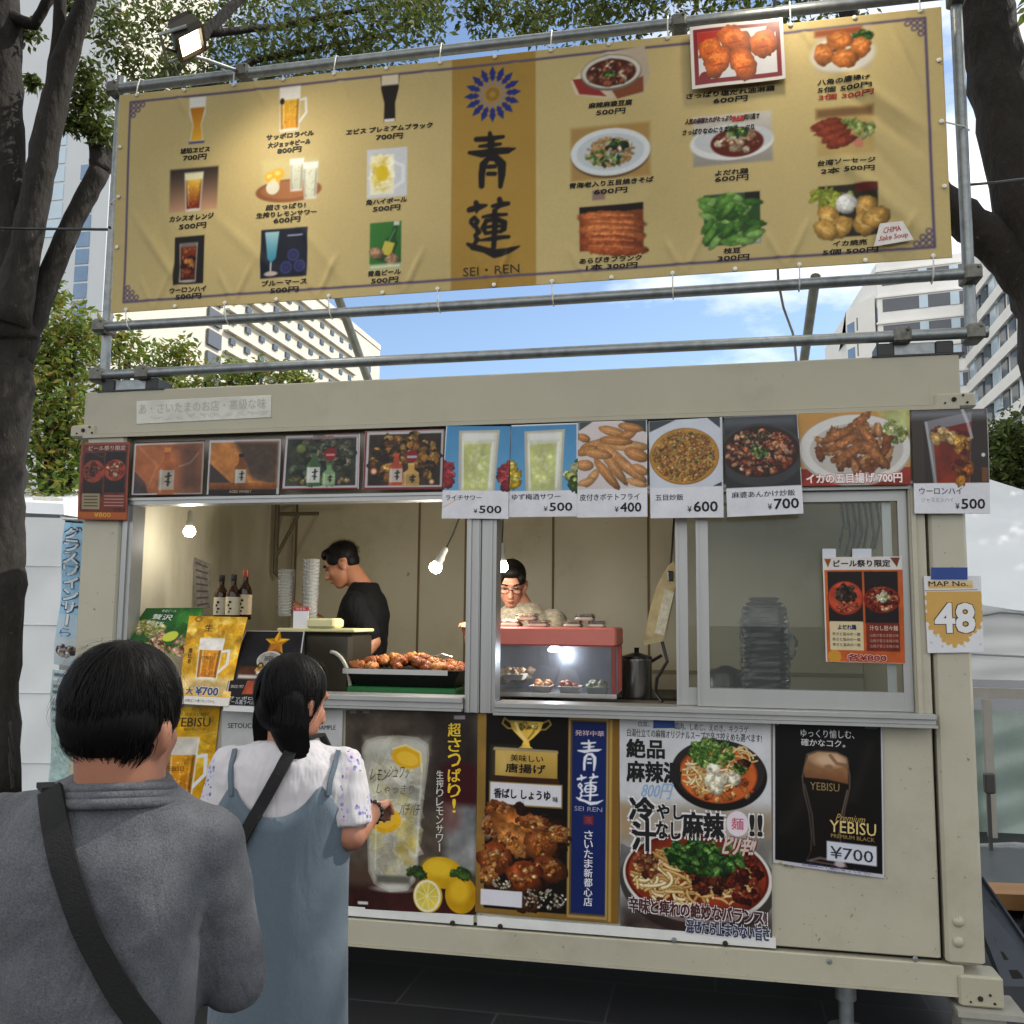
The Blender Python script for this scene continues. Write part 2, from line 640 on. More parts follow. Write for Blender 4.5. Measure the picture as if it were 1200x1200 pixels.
    def noodles(s, cx, cy, rx, ry, n, wd, cols, seed=5, ln=1.0):
        q = random.Random(seed)
        for i in range(n):
            a = q.random() * 6.283
            r = math.sqrt(q.random())
            x, y = cx + rx * r * math.cos(a), cy + ry * r * math.sin(a)
            th = q.random() * 6.283
            bend = (q.random() - 0.5) * 5.0
            L_ = (0.35 + 0.55 * q.random()) * min(rx, ry) * ln
            pts = []
            for k in range(9):
                pts.append((x, y))
                x += math.cos(th) * L_ / 5
                y += math.sin(th) * L_ / 5 * 0.75
                th += bend / 8
                if ((x - cx) / rx) ** 2 + ((y - cy) / ry) ** 2 > 1.1:
                    break
            if len(pts) < 3:
                continue
            s.stroke(pts, wd * 1.4, '#3a2412', 0.5)
            s.stroke(pts, wd, q.choice(cols))
            s.stroke([(a, b - wd * .22) for a, b in pts], wd * .3, '#fff2d0', 0.35)
        return s
    def leafs(s, cx, cy, rx, ry, n, size, cols=('#2f5a22', '#5b8f35', '#8ab552', '#1f3d18'), seed=9):
        return s.pile(cx, cy, rx, ry, n, size, cols, 0.5, seed)
    def ice(s, cx, cy, rx, ry, n, size, cols, seed=3):
        q = random.Random(seed)
        for i in range(n):
            a = q.random() * 6.283
            r = math.sqrt(q.random())
            x, y = cx + rx * r * math.cos(a), cy + ry * r * math.sin(a)
            t0 = q.random() * 6
            pts = [(x + size * (.6 + .6 * q.random()) * math.cos(t0 + k * 1.57), y + size * (.6 + .6 * q.random()) * math.sin(t0 + k * 1.57)) for k in range(4)]
            s.poly(pts, q.choice(cols), soft=1.5, al=.42, tex=.3)
            s.stroke(pts[:2], size * .09, '#ffffff', .16)
            s.stroke(pts[2:], size * .09, '#3a3424', .13)
        return s
    # ready-made subjects
    def glass(s, x, y, w, h, liq, liq2=None, foam=None, fh=0.25, taper=0.75, rim='#d8d8d0', al=1.0):
        xb = w * taper / 2
        s.poly([(x - w / 2, y), (x + w / 2, y), (x + xb, y + h), (x - xb, y + h)], rim, al=0.75)
        t0 = fh if foam else 0.1
        f = lambda t: w / 2 * (1 - t) + xb * t
        s.poly([(x - f(t0) * 0.9, y + h * t0), (x + f(t0) * 0.9, y + h * t0), (x + xb * 0.88, y + h * 0.93), (x - xb * 0.88, y + h * 0.93)], liq, col2=liq2, tex=0.25, al=al)
        if foam:
            s.poly([(x - w / 2 * 0.93, y + h * 0.03), (x + w / 2 * 0.93, y + h * 0.03), (x + f(t0) * 0.92, y + h * t0), (x - f(t0) * 0.92, y + h * t0)], foam, tex=0.1)
        for sg in (-1, 1):
            s.stroke([(x + sg * f(t0) * .84, y + h * (t0 + .03)), (x + sg * xb * .82, y + h * .92)], w * .13, '#2a1608', .28, 3)
            s.stroke([(x + sg * f(.1) * .96, y + h * .04), (x + sg * xb * .97, y + h * .96)], w * .05, '#f4f2ea', .5, 2)
        for i in range(26):
            bx_, by_ = s.q.uniform(-.8, .8), s.q.uniform(t0 + .04, .9)
            s.ell(x + bx_ * f(by_) * .9, y + h * by_, w * .035, w * .035, ['#fff4d0', '#3a2008', '#ffe9a8'][i % 3], al=.3)
        s.ell(x, y + h * .95, xb * .9, h * .025, '#f0eee6', al=.5)
        s.stroke([(x - f(0.3) * 0.62, y + h * 0.33), (x - xb * 0.65, y + h * 0.85)], w * 0.06, '#ffffff', 0.35)
        s.stroke([(x + f(0.3) * 0.75, y + h * 0.3), (x + xb * 0.75, y + h * 0.85)], w * 0.05, '#201000', 0.2)
        return s
    def mug(s, x, y, w, h, liq='#d69a1c', liq2='#b87410', foam='#e9e4da'):
        s.stroke([(x + w * 0.46, y + h * 0.33), (x + w * 0.75, y + h * 0.3), (x + w * 0.78, y + h * 0.62), (x + w * 0.44, y + h * 0.82)], w * 0.11, '#dcdcdc')
        s.glass(x, y, w, h, liq, liq2, foam, 0.3, 0.9)
        for k in (-0.28, 0, 0.28):
            s.stroke([(x + w * k, y + h * 0.4), (x + w * k * 0.95, y + h * 0.9)], w * 0.05, '#fff0b0', 0.22)
        return s
    def bottle(s, x, y, w, h, glassc, labelc, cap='#202020'):
        s.poly([(x - w * 0.17, y + h * 0.05), (x + w * 0.17, y + h * 0.05), (x + w * 0.19, y + h * 0.28), (x + w * 0.48, y + h * 0.42), (x + w * 0.5, y + h), (x - w * 0.5, y + h), (x - w * 0.48, y + h * 0.42), (x - w * 0.19, y + h * 0.28)], glassc, tex=0.2)
        s.rect(x - w * 0.2, y, x + w * 0.2, y + h * 0.1, cap)
        s.rect(x - w * 0.46, y + h * 0.48, x + w * 0.46, y + h * 0.9, labelc, tex=0.12)
        s.stroke([(x + w * 0.12, y + h * 0.55), (x + w * 0.1, y + h * 0.8)], w * 0.14, '#1a1a1a', 0.8)
        s.stroke([(x - w * 0.05, y + h * 0.62), (x + w * 0.26, y + h * 0.6)], w * 0.1, '#1a1a1a', 0.8)
        s.stroke([(x - w * 0.05, y + h * 0.72), (x + w * 0.22, y + h * 0.74)], w * 0.09, '#1a1a1a', 0.8)
        s.stroke([(x - w * 0.33, y + h * 0.45), (x - w * 0.33, y + h * 0.95)], w * 0.07, '#ffffff', 0.3)
        return s

GLY = {}

def glyphs(txt):
    k = txt
    if k not in GLY:
        cu = bpy.data.curves.new('lettering', 'FONT')
        cu.body = txt
        cu.resolution_u = 2
        o = bpy.data.objects.new('lettering', cu)
        me = bpy.data.meshes.new_from_object(o)
        v = np.array([tuple(x.co)[:2] for x in me.vertices]) if len(me.vertices) else np.zeros((0, 2))
        f = [tuple(p.vertices) for p in me.polygons]
        bpy.data.objects.remove(o)
        bpy.data.curves.remove(cu)
        bpy.data.meshes.remove(me)
        if len(v):
            v = (v - v.min(0)) / np.maximum(v.max(0) - v.min(0), 1e-6)
        GLY[k] = (v, f)
    return GLY[k]

class Sheet:
    """a printed sheet: corners in the world, a painted picture and lettering laid on it"""
    def __init__(s, pic, tl, tr, br, bl, bend=None):
        s.p = pic
        s.c = [Vector(q) for q in (tl, tr, br, bl)]
        s.n = (s.c[1] - s.c[0]).cross(s.c[3] - s.c[0]).normalized()
        if s.n.y > 0:
            s.n = -s.n
        s.bend = bend
        s.parts = []
        s.grp = None
    def w(s, U, V):
        """(u,v) in 0..1 -> world, arrays"""
        c = [np.array(q) for q in s.c]
        U = np.asarray(U)[..., None]
        V = np.asarray(V)[..., None]
        P = (c[0] * (1 - U) + c[1] * U) * (1 - V) + (c[3] * (1 - U) + c[2] * U) * V
        if s.bend is not None:
            P = P + np.array(s.n) * s.bend(U[..., 0], V[..., 0])[..., None]
        return P
    def text(s, t, box, col='#141414', bold=0.0, vert=False, slant=0.0, lift=0.0012, rise=0.0):
        x0, y0, x1, y1 = box
        if vert:
            own = s.grp is None
            if own:
                s.parts.append(([], [], [], []))
                s.grp = 1
            h = (y1 - y0) / len(t)
            for i, ch in enumerate(t):
                a, b = (0.0, 0.92)
                if ch == '!':
                    s.text(ch, (x0 + (x1 - x0) * .36, y0 + i * h, x0 + (x1 - x0) * .64, y0 + (i + .92) * h), col, bold, False, 0, lift)
                elif ch in 'ー-':
                    s.text('|', (x0 + (x1 - x0) * 0.42, y0 + i * h, x0 + (x1 - x0) * 0.58, y0 + (i + 0.9) * h), col, bold, False, 0, lift)
                elif ch != ' ':
                    s.text(ch, (x0, y0 + (i + a) * h, x1, y0 + (i + b) * h), col, bold, False, slant, lift)
            if own:
                s.grp = None
            return s
        v, f = glyphs(t)
        if not len(v):
            return s
        r = bold * (y1 - y0)
        x0, x1, y0, y1 = x0 + r * .5, x1 - r * .5, y0 + r * .5, y1 - r * .5
        x = x0 + v[:, 0] * (x1 - x0) + slant * (v[:, 1] - 0.5) * (y1 - y0)
        y = y1 - v[:, 1] * (y1 - y0) - rise * v[:, 0] * (y1 - y0)
        p = s.p
        W = s.w((x - p.x0) / (p.x1 - p.x0), (y - p.y0) / (p.y1 - p.y0)) + np.array(s.n) * lift
        c = s.c
        eu = np.array((c[1] - c[0] + c[2] - c[3]) / 2) / (p.x1 - p.x0) * r
        ev = np.array((c[3] - c[0] + c[2] - c[1]) / 2) / (p.y1 - p.y0) * r
        offs = [(0, 0)]
        if bold > .10:
            offs = [(math.cos(k * .7854), math.sin(k * .7854)) for k in range(8)] + [(0, 0)]
        elif bold > .03:
            offs = [(.7, .7), (-.7, .7), (.7, -.7), (-.7, -.7), (0, 0)]
        elif bold > .008:
            offs = [(.7, 0), (-.7, 0), (0, .6)]
        if s.grp is None:
            s.parts.append(([], [], [], []))
        lv, lf, lm, cols = s.parts[-1]
        if col not in cols:
            cols.append(col)
        for k, (du, dv) in enumerate(offs):
            b = len(lv)
            lv += [tuple(q) for q in (W + eu * du + ev * dv + np.array(s.n) * k * 0.00006)]
            lf += [tuple(i + b for i in q) for q in f]
            lm += [cols.index(col)] * len(f)
        return s
    def outlined(s, t, box, col, edge, bold=0.01, ew=0.05, **k):
        x0, y0, x1, y1 = box
        m = len(t) if k.get('vert') else 1
        e = (y1 - y0) / m * ew * 1.2
        s.parts.append(([], [], [], []))
        s.grp = 1
        h = (y1 - y0) / m
        bb = max(.085, bold + ew * .8)
        s.text(t, (x0 - e, y0 - e, x1 + e, y1 + e), edge, bb, lift=0.0010, **k)
        s.text(t, box, col, max(bold, .04), lift=0.0022, **k)
        s.grp = None
        return s
    def make(s, name, mat, label=None, cat=None, group=None, parent=None, thick=0.002):
        p = s.p
        U, V = np.meshgrid(np.linspace(0, 1, p.nx), np.linspace(0, 1, p.ny))
        W = s.w(U, V).reshape(-1, 3)
        nx, ny = p.nx, p.ny
        nv = nx * ny
        i = np.arange(nv).reshape(ny, nx)
        F = np.stack([i[1:, :-1], i[1:, 1:], i[:-1, 1:], i[:-1, :-1]], -1).reshape(-1, 4)
        # border ring behind, so that the sheet has an edge
        bi = np.concatenate([i[0, :], i[1:, -1], i[-1, -2::-1], i[-2:0:-1, 0]])
        back = W[bi] - np.array(s.n) * thick
        k = len(bi)
        j = np.arange(k)
        F2 = np.stack([bi, bi[(j + 1) % k], nv + (j + 1) % k, nv + j], -1)
        A = np.concatenate([W, back])
        org = ORG[parent.name] if parent is not None else A.mean(0)
        me = bpy.data.meshes.new(name)
        FF = np.concatenate([F, F2]).astype(np.int32)
        me.vertices.add(len(A))
        me.vertices.foreach_set('co', (A - org).astype(np.float32).ravel())
        me.loops.add(FF.size)
        me.loops.foreach_set('vertex_index', FF.ravel())
        me.polygons.add(len(FF))
        me.polygons.foreach_set('loop_start', np.arange(0, FF.size, 4, dtype=np.int32))
        me.polygons.foreach_set('loop_total', np.full(len(FF), 4, dtype=np.int32))
        me.polygons.foreach_set('use_smooth', np.concatenate([np.ones(len(F), bool), np.zeros(len(F2), bool)]))
        e = np.pad(p.a, ((1, 1), (1, 1), (0, 0)), 'edge')
        sm_ = sum(e[1 + i:e.shape[0] - 1 + i, 1 + j:e.shape[1] - 1 + j] * w_ for i, j, w_ in ((0, 0, .36), (1, 0, .12), (-1, 0, .12), (0, 1, .12), (0, -1, .12), (1, 1, .04), (-1, 1, .04), (1, -1, .04), (-1, -1, .04)))
        sm_ = sm_ * (1 + .05 * (p.n1 - .5) + .03 * (p.n2 - .5))[..., None]
        c = np.clip(sm_, 0, 1)
        c = np.where(c <= 0.04045, c / 12.92, ((c + 0.055) / 1.055) ** 2.4).reshape(-1, 3)
        c = np.concatenate([c, c.reshape(ny * nx, 3)[bi]])
        at_ = me.color_attributes.new('Col', 'FLOAT_COLOR', 'POINT')
        at_.data.foreach_set('color', np.concatenate([c, np.ones((len(c), 1))], 1).astype(np.float32).ravel())
        me.materials.append(mat)
        me.update()
        me.validate()
        o = bpy.data.objects.new(name, me)
        COL.objects.link(o)
        ORG[o.name] = org
        if parent is not None:
            o.parent = parent
        else:
            o.location = tuple(org)
        if label:
            tag(o, label, cat, group)
        for lv, lf, mi, cols in s.parts:
            lm = MB()
            lm.v = [Vector(q) for q in lv]
            lm.f = lf
            lm.m = mi
            build('lettering', lm, [ink(q) for q in cols], o)
        return o

def crop_sheet(pic, crop, corners, Y, bend=None, dy=(0, 0, 0, 0)):
    """corners given in the units of an enlarged crop (ox, oy, scale) of the photograph"""
    ox, oy, sc = crop
    w = [at(ox + x / sc, oy + y / sc, Y + d) for (x, y), d in zip(corners, dy)]
    return Sheet(pic, *w, bend=bend)

def frame_of(corners):
    (a, b), (c, d), (e, f), (g, h) = corners
    return (a + g) / 2, (b + d) / 2, (c + e) / 2, (f + h) / 2

# ------------------------------------------------------------------ ground
m, t, b = nodemat('plaza_paving')
tx = t.nodes.new('ShaderNodeTexCoord')
br = t.nodes.new('ShaderNodeTexBrick')
br.offset = 0.5
br.inputs['Scale'].default_value = 1.0
br.inputs['Mortar Size'].default_value = 0.006
br.inputs['Brick Width'].default_value = 0.9
br.inputs['Row Height'].default_value = 0.45
br.inputs['Color1'].default_value = lin('#222326') + (1,)
br.inputs['Color2'].default_value = lin('#2a2b2e') + (1,)
br.inputs['Mortar'].default_value = lin('#444446') + (1,)
t.links.new(tx.outputs['Object'], br.inputs['Vector'])
nn = t.nodes.new('ShaderNodeTexNoise')
nn.inputs['Scale'].default_value = 2.5
nn.inputs['Detail'].default_value = 8
mm = t.nodes.new('ShaderNodeMix')
mm.data_type = 'RGBA'
mm.blend_type = 'MULTIPLY'
mm.inputs[0].default_value = 0.5
t.links.new(br.outputs[0], mm.inputs[6])
t.links.new(tx.outputs['Object'], nn.inputs['Vector'])
t.links.new(nn.outputs['Color'], mm.inputs[7])
t.links.new(mm.outputs[2], b.inputs['Base Color'])
b.inputs['Roughness'].default_value = 0.55
MATS['paving'] = m
g = MB()
g.quad((-900, -300, 0), (900, -300, 0), (900, 1200, 0), (-900, 1200, 0))
ground = build('ground', g, m)
ground['kind'] = 'structure'

# ------------------------------------------------------------------ materials of the stall
M_BODY = paint('stall_paint', '#a9a490', 0.42, var=0.06, scale=3, bump=0.2, bscale=5, dirt='#969180', dscale=1.8, specks=('#6e6452', 40, .69))
M_BODY2 = paint('stall_paint_lower', '#b2ad9a', 0.42, var=0.07, scale=2.5, bump=0.32, bscale=4, dirt='#98917d', dscale=1.5, specks=('#6e604c', 36, .675))
M_RUST_HOLE = paint('rust_hole_dark', '#2c211b', 0.9, var=0.4, scale=60)
M_ALU = paint('aluminium', '#a3a4a3', 0.38, metal=0.55, var=0.08, scale=6, stretch=(1, 1, 0.1))
M_GALV = paint('galvanised', '#8d9294', 0.42, metal=0.75, var=0.22, scale=25, dirt='#5d5f5e', dscale=9)
M_DARK = paint('dark_gap', '#15130f', 0.9)
M_BLACK = paint('black_plastic', '#101010', 0.4)
M_INT = paint('inner_panel', '#c3bca4', 0.4, var=0.05, scale=3, dirt='#a39a78', dscale=1.3, specks=('#7d7256', 9, .70))
M_SEAM = paint('panel_seam', '#75603a', 0.6)
M_STEEL = paint('steel', '#b8b8b8', 0.25, metal=0.95, var=0.06)
M_WHITE = paint('white_plastic', '#dcdcd8', 0.4)
M_GLASS = glassy('window_glass', '#fafcfb', 0.012, 0.01, 0.16)

XL, XR, ZB, ZT = -3.06, 1.03, 0.225, 2.755
DEPTH = 2.42

stall = thing('food_stall', 'beige container food stall with serving windows and menu posters all over its front', 'food stall', (-1.0, 1.2, 0.0))

# roof beams
q = MB()
q.box(XL + 0.02, XR - 0.01, 0.0, 0.11, 2.536, ZT, c=0.006)
q.box(XL + 0.03, XR - 0.02, -0.012, 0.0, 2.520, 2.538)
build('roof_beam', q, M_BODY, stall)
q = MB(); q.box(XL + 0.02, XR - 0.01, DEPTH - 0.11, DEPTH, 2.536, ZT, c=0.006)
build('roof_beam', q, M_BODY, stall)
for x0, x1 in ((XL + 0.02, XL + 0.12), (XR - 0.11, XR - 0.01)):
    q = MB(); q.box(x0, x1, 0.113, DEPTH - 0.113, 2.54, ZT - 0.004, c=0.006)
    build('roof_beam', q, M_BODY, stall)
q = MB(); q.box(XL + 0.12, XR - 0.11, 0.11, DEPTH - 0.11, 2.60, 2.72)
build('roof', q, M_BODY, stall)
# faint seams and dents of the beam, its corner castings with holes
for cx, sg in ((XR - 0.06, 1), (XL + 0.05, -1)):
    for zz in (2.525, 0.19):
        for yy in (-0.010, DEPTH - 0.13):
            q = MB()
            q.box(cx - 0.075 + 0.02 * sg, cx + 0.075 + 0.03 * sg, yy, yy + 0.14, zz, zz + (0.062 if zz > 1 else 0.115), c=0.008)
            c = build('corner_casting', q, M_BODY, stall)
            if yy < 0.1:
                for k, (dx, dz, rr) in enumerate(((0.0, 0.034, 0.010), (0.035, 0.050, 0.005), (-0.035, 0.02, 0.004), (0.05, 0.02, 0.005))):
                    h = MB()
                    h.lathe((cx + dx + 0.02 * sg, yy + 0.002, zz + dz), [(rr, 0), (rr, 0.006)], 10, axis=(0, -1, 0))
                    build('hole_mark', h, M_RUST_HOLE, c)  # dark disc stands for the shade inside a casting hole
# corner posts
for x0, x1, yy in ((0.876, XR - 0.012, 0.0), (XL + 0.045, -2.80, 0.0), (0.876, XR - 0.012, DEPTH - 0.12), (XL + 0.045, -2.80, DEPTH - 0.12)):
    q = MB(); q.box(x0, x1, yy, yy + 0.12, 0.338, 2.533, c=0.012)
    build('corner_post', q, M_BODY2, stall)
# bottom rails
q = MB()
q.box(XL + 0.06, 0.94, 0.004, 0.11, ZB, 0.335, c=0.005)
q.box(XL + 0.06, 0.94, 0.0, 0.05, ZB - 0.006, ZB + 0.004)
build('bottom_rail', q, M_BODY2, stall)
q = MB(); q.box(XL + 0.06, 0.94, DEPTH - 0.11, DEPTH, ZB, 0.335, c=0.005)
build('bottom_rail', q, M_BODY2, stall)
for x0 in (XL + 0.05, XR - 0.12):
    q = MB(); q.box(x0, x0 + 0.1, 0.114, DEPTH - 0.114, ZB + 0.003, 0.33)
    build('bottom_rail', q, M_BODY2, stall)
# front wall below the windows, dark joint behind it
q = MB(); q.box(-2.795, 0.87, 0.05, 0.08, 0.30, 1.25)
build('wall_backing', q, M_DARK, stall)
q = MB(); q.box(-2.788, 0.862, 0.022, 0.05, 0.350, 1.240, c=0.004)
build('wall', q, M_BODY2, stall)
for x0, x1 in ((-1.62, -1.012), (-0.995, 0.24)):
    q = MB(); q.box(x0, x1, 0.008, 0.022, 0.345, 0.385)
    build('trim_strip', q, M_WHITE, stall)
for px_, py_ in ((530, 1082), (586, 1086), (790, 1102), (850, 1106), (1073, 1124), (972, 1127)):
    p = at(px_, py_, 0.0)
    q = MB(); q.lathe((p.x, 0.006, p.z), [(0.011, 0), (0.011, 0.005), (0.006, 0.011)], 8, axis=(0, -1, 0))
    q.smooth = False
    build('bolt', q, M_RUST_HOLE if px_ in (586, 850, 530) else M_GALV, stall)
for py_ in (1080, 1104):
    p = at(1123, py_, 0.0)
    q = MB(); q.lathe((p.x, 0.001, p.z), [(0.021, 0), (0.021, 0.004), (0.013, 0.012), (0.004, 0.014)], 14, axis=(0, -1, 0))
    build('bolt', q, M_BODY2, stall, smooth=True, angle=40)
# header above the windows
q = MB(); q.box(-2.795, 0.80, 0.06, 0.09, 2.20, 2.532)
build('header_panel', q, M_BODY2, stall)
q = MB()
q.box(-2.79, -1.062, -0.008, 0.08, 2.183, 2.214)
q.box(-2.79, -1.062, -0.016, -0.008, 2.203, 2.216)
q.box(-0.92, 0.858, -0.004, 0.08, 2.195, 2.222)
q.box(-0.92, 0.858, -0.014, -0.004, 2.212, 2.226)
build('window_head', q, M_ALU, stall)
# jambs
q = MB(); q.box(-2.79, -2.735, 0.0, 0.10, 1.312, 2.183); q.box(-2.772, -2.757, -0.010, 0.0, 1.312, 2.183)
build('window_jamb', q, M_ALU, stall)
q = MB(); q.box(0.802, 0.862, 0.0, 0.10, 1.262, 2.195); q.box(0.808, 0.826, -0.011, 0.0, 1.262, 2.195)
q.box(0.800, 0.866, 0.02, 0.06, 2.226, 2.53)
build('window_jamb', q, M_BODY2, stall)
# mullion between the two windows: a pair of aluminium channels
q = MB()
q.box(-1.059, -0.995, -0.012, 0.09, 1.242, 2.30)
q.box(-0.988, -0.923, -0.012, 0.09, 1.242, 2.30)
q.box(-0.996, -0.987, 0.004, 0.08, 1.242, 2.30)
q.box(-1.048, -1.036, -0.020, -0.012, 1.242, 2.30)
q.box(-1.012, -1.000, -0.018, -0.012, 1.242, 2.30)
q.box(-0.952, -0.940, -0.018, -0.012, 1.242, 2.30)
build('mullion', q, M_ALU, stall)
# sills
q = MB()
q.box(-2.79, -1.062, -0.045, 0.12, 1.282, 1.306, c=0.003)
q.box(-2.79, -1.062, -0.030, 0.02, 1.258, 1.282)
q.box(-2.79, -1.062, -0.058, -0.020, 1.248, 1.257)
q.box(-0.920, 0.868, -0.045, 0.12, 1.268, 1.290, c=0.003)
q.box(-0.920, 0.868, -0.030, 0.02, 1.250, 1.268)
q.box(-0.920, 0.868, -0.060, -0.020, 1.238, 1.249)
build('window_sill', q, M_ALU, stall)
# sliding windows, both pushed to the right
for (x0, x1, y0, z0) in ((-0.050, 0.800, 0.030, 1.292), (-0.138, 0.745, 0.070, 1.292)):
    q = MB()
    w_ = 0.045
    q.box(x0, x0 + w_, y0, y0 + 0.028, z0, 2.193)
    q.box(x1 - w_ * 0.8, x1, y0, y0 + 0.028, z0, 2.193)
    q.box(x0 + w_, x1 - w_ * 0.8, y0 + 0.001, y0 + 0.027, z0, z0 + 0.075)
    q.box(x0 + w_, x1 - w_ * 0.8, y0 + 0.001, y0 + 0.027, 2.150, 2.193)
    q.box(x0 - 0.006, x0 + 0.006, y0 - 0.006, y0, z0, 2.193)
    fr_ = build('sliding_window', q, M_ALU, stall)
    q = MB(); q.box(x0 + w_ - 0.002, x1 - w_ * 0.8 + 0.002, y0 + 0.011, y0 + 0.016, z0 + 0.073, 2.152)
    build('pane', q, M_GLASS, fr_)
# inside
q = MB(); q.box(XL + 0.1, XR - 0.08, 0.12, DEPTH - 0.1, 0.33, 0.36)
build('floor', q, paint('stall_floor', '#3a3733', 0.6), stall)
q = MB(); q.box(XL + 0.1, XR - 0.08, 0.12, DEPTH - 0.1, 2.50, 2.535)
build('ceiling', q, paint('stall_ceiling', '#b9b199', 0.5), stall)
q = MB(); q.box(XL + 0.11, XR - 0.09, DEPTH - 0.145, DEPTH - 0.115, 0.36, 2.50)
bw = build('back_wall', q, M_INT, stall)
yb = DEPTH - 0.145
for px_ in (490, 545, 648, 345, 760):
    p = at(px_, 700, yb)
    q = MB(); q.box(p.x - 0.007, p.x + 0.007, yb - 0.008, yb - 0.001, 0.36, 2.50)
    build('seam_strip', q, M_SEAM, bw)
q = MB()
q.box(XL + 0.11, XR - 0.09, yb - 0.012, yb - 0.002, 1.30, 1.325)
build('wall_batten', q, paint('batten', '#8d8058', 0.5), bw)
q = MB(); q.box(XL + 0.07, XL + 0.10, 0.125, DEPTH - 0.13, 0.36, 2.50)
build('side_wall', q, paint('inner_panel_pale', '#c4bea8', 0.45, dirt='#9c917a', dscale=1.5, stretch=(1, 1, 0.3)), stall)
# right side wall with an opening towards the plaza
xs0, xs1 = XR - 0.085, XR - 0.055
q = MB()
q.box(xs0, xs1, 0.125, 0.45, 0.36, 2.50)
q.box(xs0, xs1, 0.95, DEPTH - 0.13, 0.36, 2.50)
q.box(xs0, xs1, 0.45, 0.95, 0.36, 1.55)
q.box(xs0, xs1, 0.45, 0.95, 2.25, 2.50)
build('side_wall', q, M_INT, stall)
q = MB()
q.box(xs0 - 0.012, xs0, 0.43, 0.47, 1.53, 2.27); q.box(xs0 - 0.012, xs0, 0.93, 0.97, 1.53, 2.27)
q.box(xs0 - 0.012, xs0, 0.47, 0.93, 2.24, 2.27); q.box(xs0 - 0.012, xs0, 0.47, 0.93, 1.53, 1.56)
build('side_window_frame', q, M_ALU, stall)
q = MB()
q.box(-2.73, 0.79, 0.125, 0.62, 1.225, 1.262)
q.box(-2.70, 0.78, 0.16, 0.19, 0.36, 1.224)
build('serving_counter', q, paint('counter', '#6b6557', 0.5), stall)
q = MB(); q.box(-2.3, 0.85, 1.55, yb - 0.02, 0.36, 1.20)
build('back_counter', q, paint('counter_dark', '#37342c', 0.45), stall)
# bracket inside, up in the back corner
q = MB()
p = at(325, 600, 1.9)
q.tube([(p.x, 1.9, 2.48), (p.x, 1.9, 1.95), (p.x + 0.05, 1.9, 1.90)], 0.018, 8)
q.tube([(p.x, 1.9, 2.05), (p.x + 0.16, 1.9, 2.35)], 0.013, 8)
q.tube([(p.x + 0.02, 1.9, 2.35), (p.x + 0.3, 1.9, 2.35)], 0.013, 8)
build('pipe_bracket', q, paint('bracket_olive', '#5a5340', .6, var=.2), stall)
# jacks
for x_, y_ in ((0.52, 0.16), (0.52, 2.2), (-2.5, 0.16), (-2.5, 2.2)):
    q = MB()
    q.lathe((x_, y_, 0.0), [(0.075, 0), (0.075, 0.012), (0.03, 0.014), (0.03, 0.12), (0.042, 0.122), (0.042, ZB - 0.012), (0.085, ZB - 0.01), (0.085, ZB - 0.003)], 16)
    build('jack_leg', q, M_GALV, stall, smooth=True, angle=35)
q = MB(); q.box(0.92, 1.08, -0.01, 0.16, 0.0, 0.160, c=0.006); q.add([(0.90, -.05, .165), (1.14, -.05, .165), (1.14, .16, .165), (.90, .16, .165), (0.90, -.05, .186), (1.14, -.05, .186), (1.14, .16, .186), (.90, .16, .186)], [(0, 3, 2, 1), (4, 5, 6, 7), (0, 1, 5, 4), (1, 2, 6, 5), (2, 3, 7, 6), (3, 0, 4, 7)])
build('support_block', q, paint('concrete', '#9a978e', 0.9, var=0.15, bump=0.3), stall)
q = MB(); q.box(-3.1, -2.9, -0.03, 0.16, 0.0, 0.186, c=0.006)
build('support_block', q, paint('concrete', '#9a978e', 0.9), stall)

# worn pale lettering strip stuck on the beam
cor = [(160, 470), (318, 463), (318, 489), (160, 497)]
pc = Pic(0, 0, 158, 27, 320, '#c9c8bf', 0.05, 3)
for k in range(46):
    x_ = 4 + pc.q.random() * 150
    pc.stroke([(x_, 17 + pc.q.random() * 8), (x_ + 6, 17 + pc.q.random() * 8)], 1.2, '#b4b1a5', 0.7)
sh = Sheet(pc, *[at(x, y, -0.0025) for x, y in cor])
sh.text('あ・さいたまのお店・高級な味', (3, 3, 152, 16), '#b0ada3', 0.005)
sh.make('worn_sticker', printmat('print_matt', 0.6), 'worn grey lettering strip stuck on the left of the beige roof beam', 'sticker', thick=0.001)

# ------------------------------------------------------------------ banner frame of scaffold pipe
fr = thing('pipe_scaffold', 'galvanised scaffold pipe frame clamped on the stall roof to carry the gold banner', 'scaffold', (-0.95, 0.05, ZT))
ZR, ZP, ZTop = 2.838, 3.089, 4.345
PXL, PXR = -2.972, 1.083
for x_ in (PXL, PXR):
    q = MB(); q.tube([(x_, 0.05, ZR - 0.03), (x_, 0.05, ZTop + 0.10)], 0.0245, 14)
    build('upright', q, M_GALV, fr, smooth=True, angle=40)
def bowed(z0, z1, dz, y=0.0, x0=PXL - 0.02, x1=PXR + 0.02, n=13):
    return [(x0 + (x1 - x0) * k / (n - 1), y, z0 + (z1 - z0) * k / (n - 1) + dz * math.sin(math.pi * k / (n - 1))) for k in range(n)]
q = MB(); q.tube(bowed(4.352, 4.345, 0.004), 0.026, 12); build('rail', q, M_GALV, fr, smooth=True, angle=40)
q = MB(); q.tube(bowed(ZP - 0.003, ZP + 0.003, -0.004), 0.0245, 12); build('rail', q, M_GALV, fr, smooth=True, angle=40)
q = MB(); q.tube(bowed(ZR, ZR, 0.004, x0=PXL - 0.03, x1=PXR + 0.05), 0.0245, 12); build('rail', q, M_GALV, fr, smooth=True, angle=40)
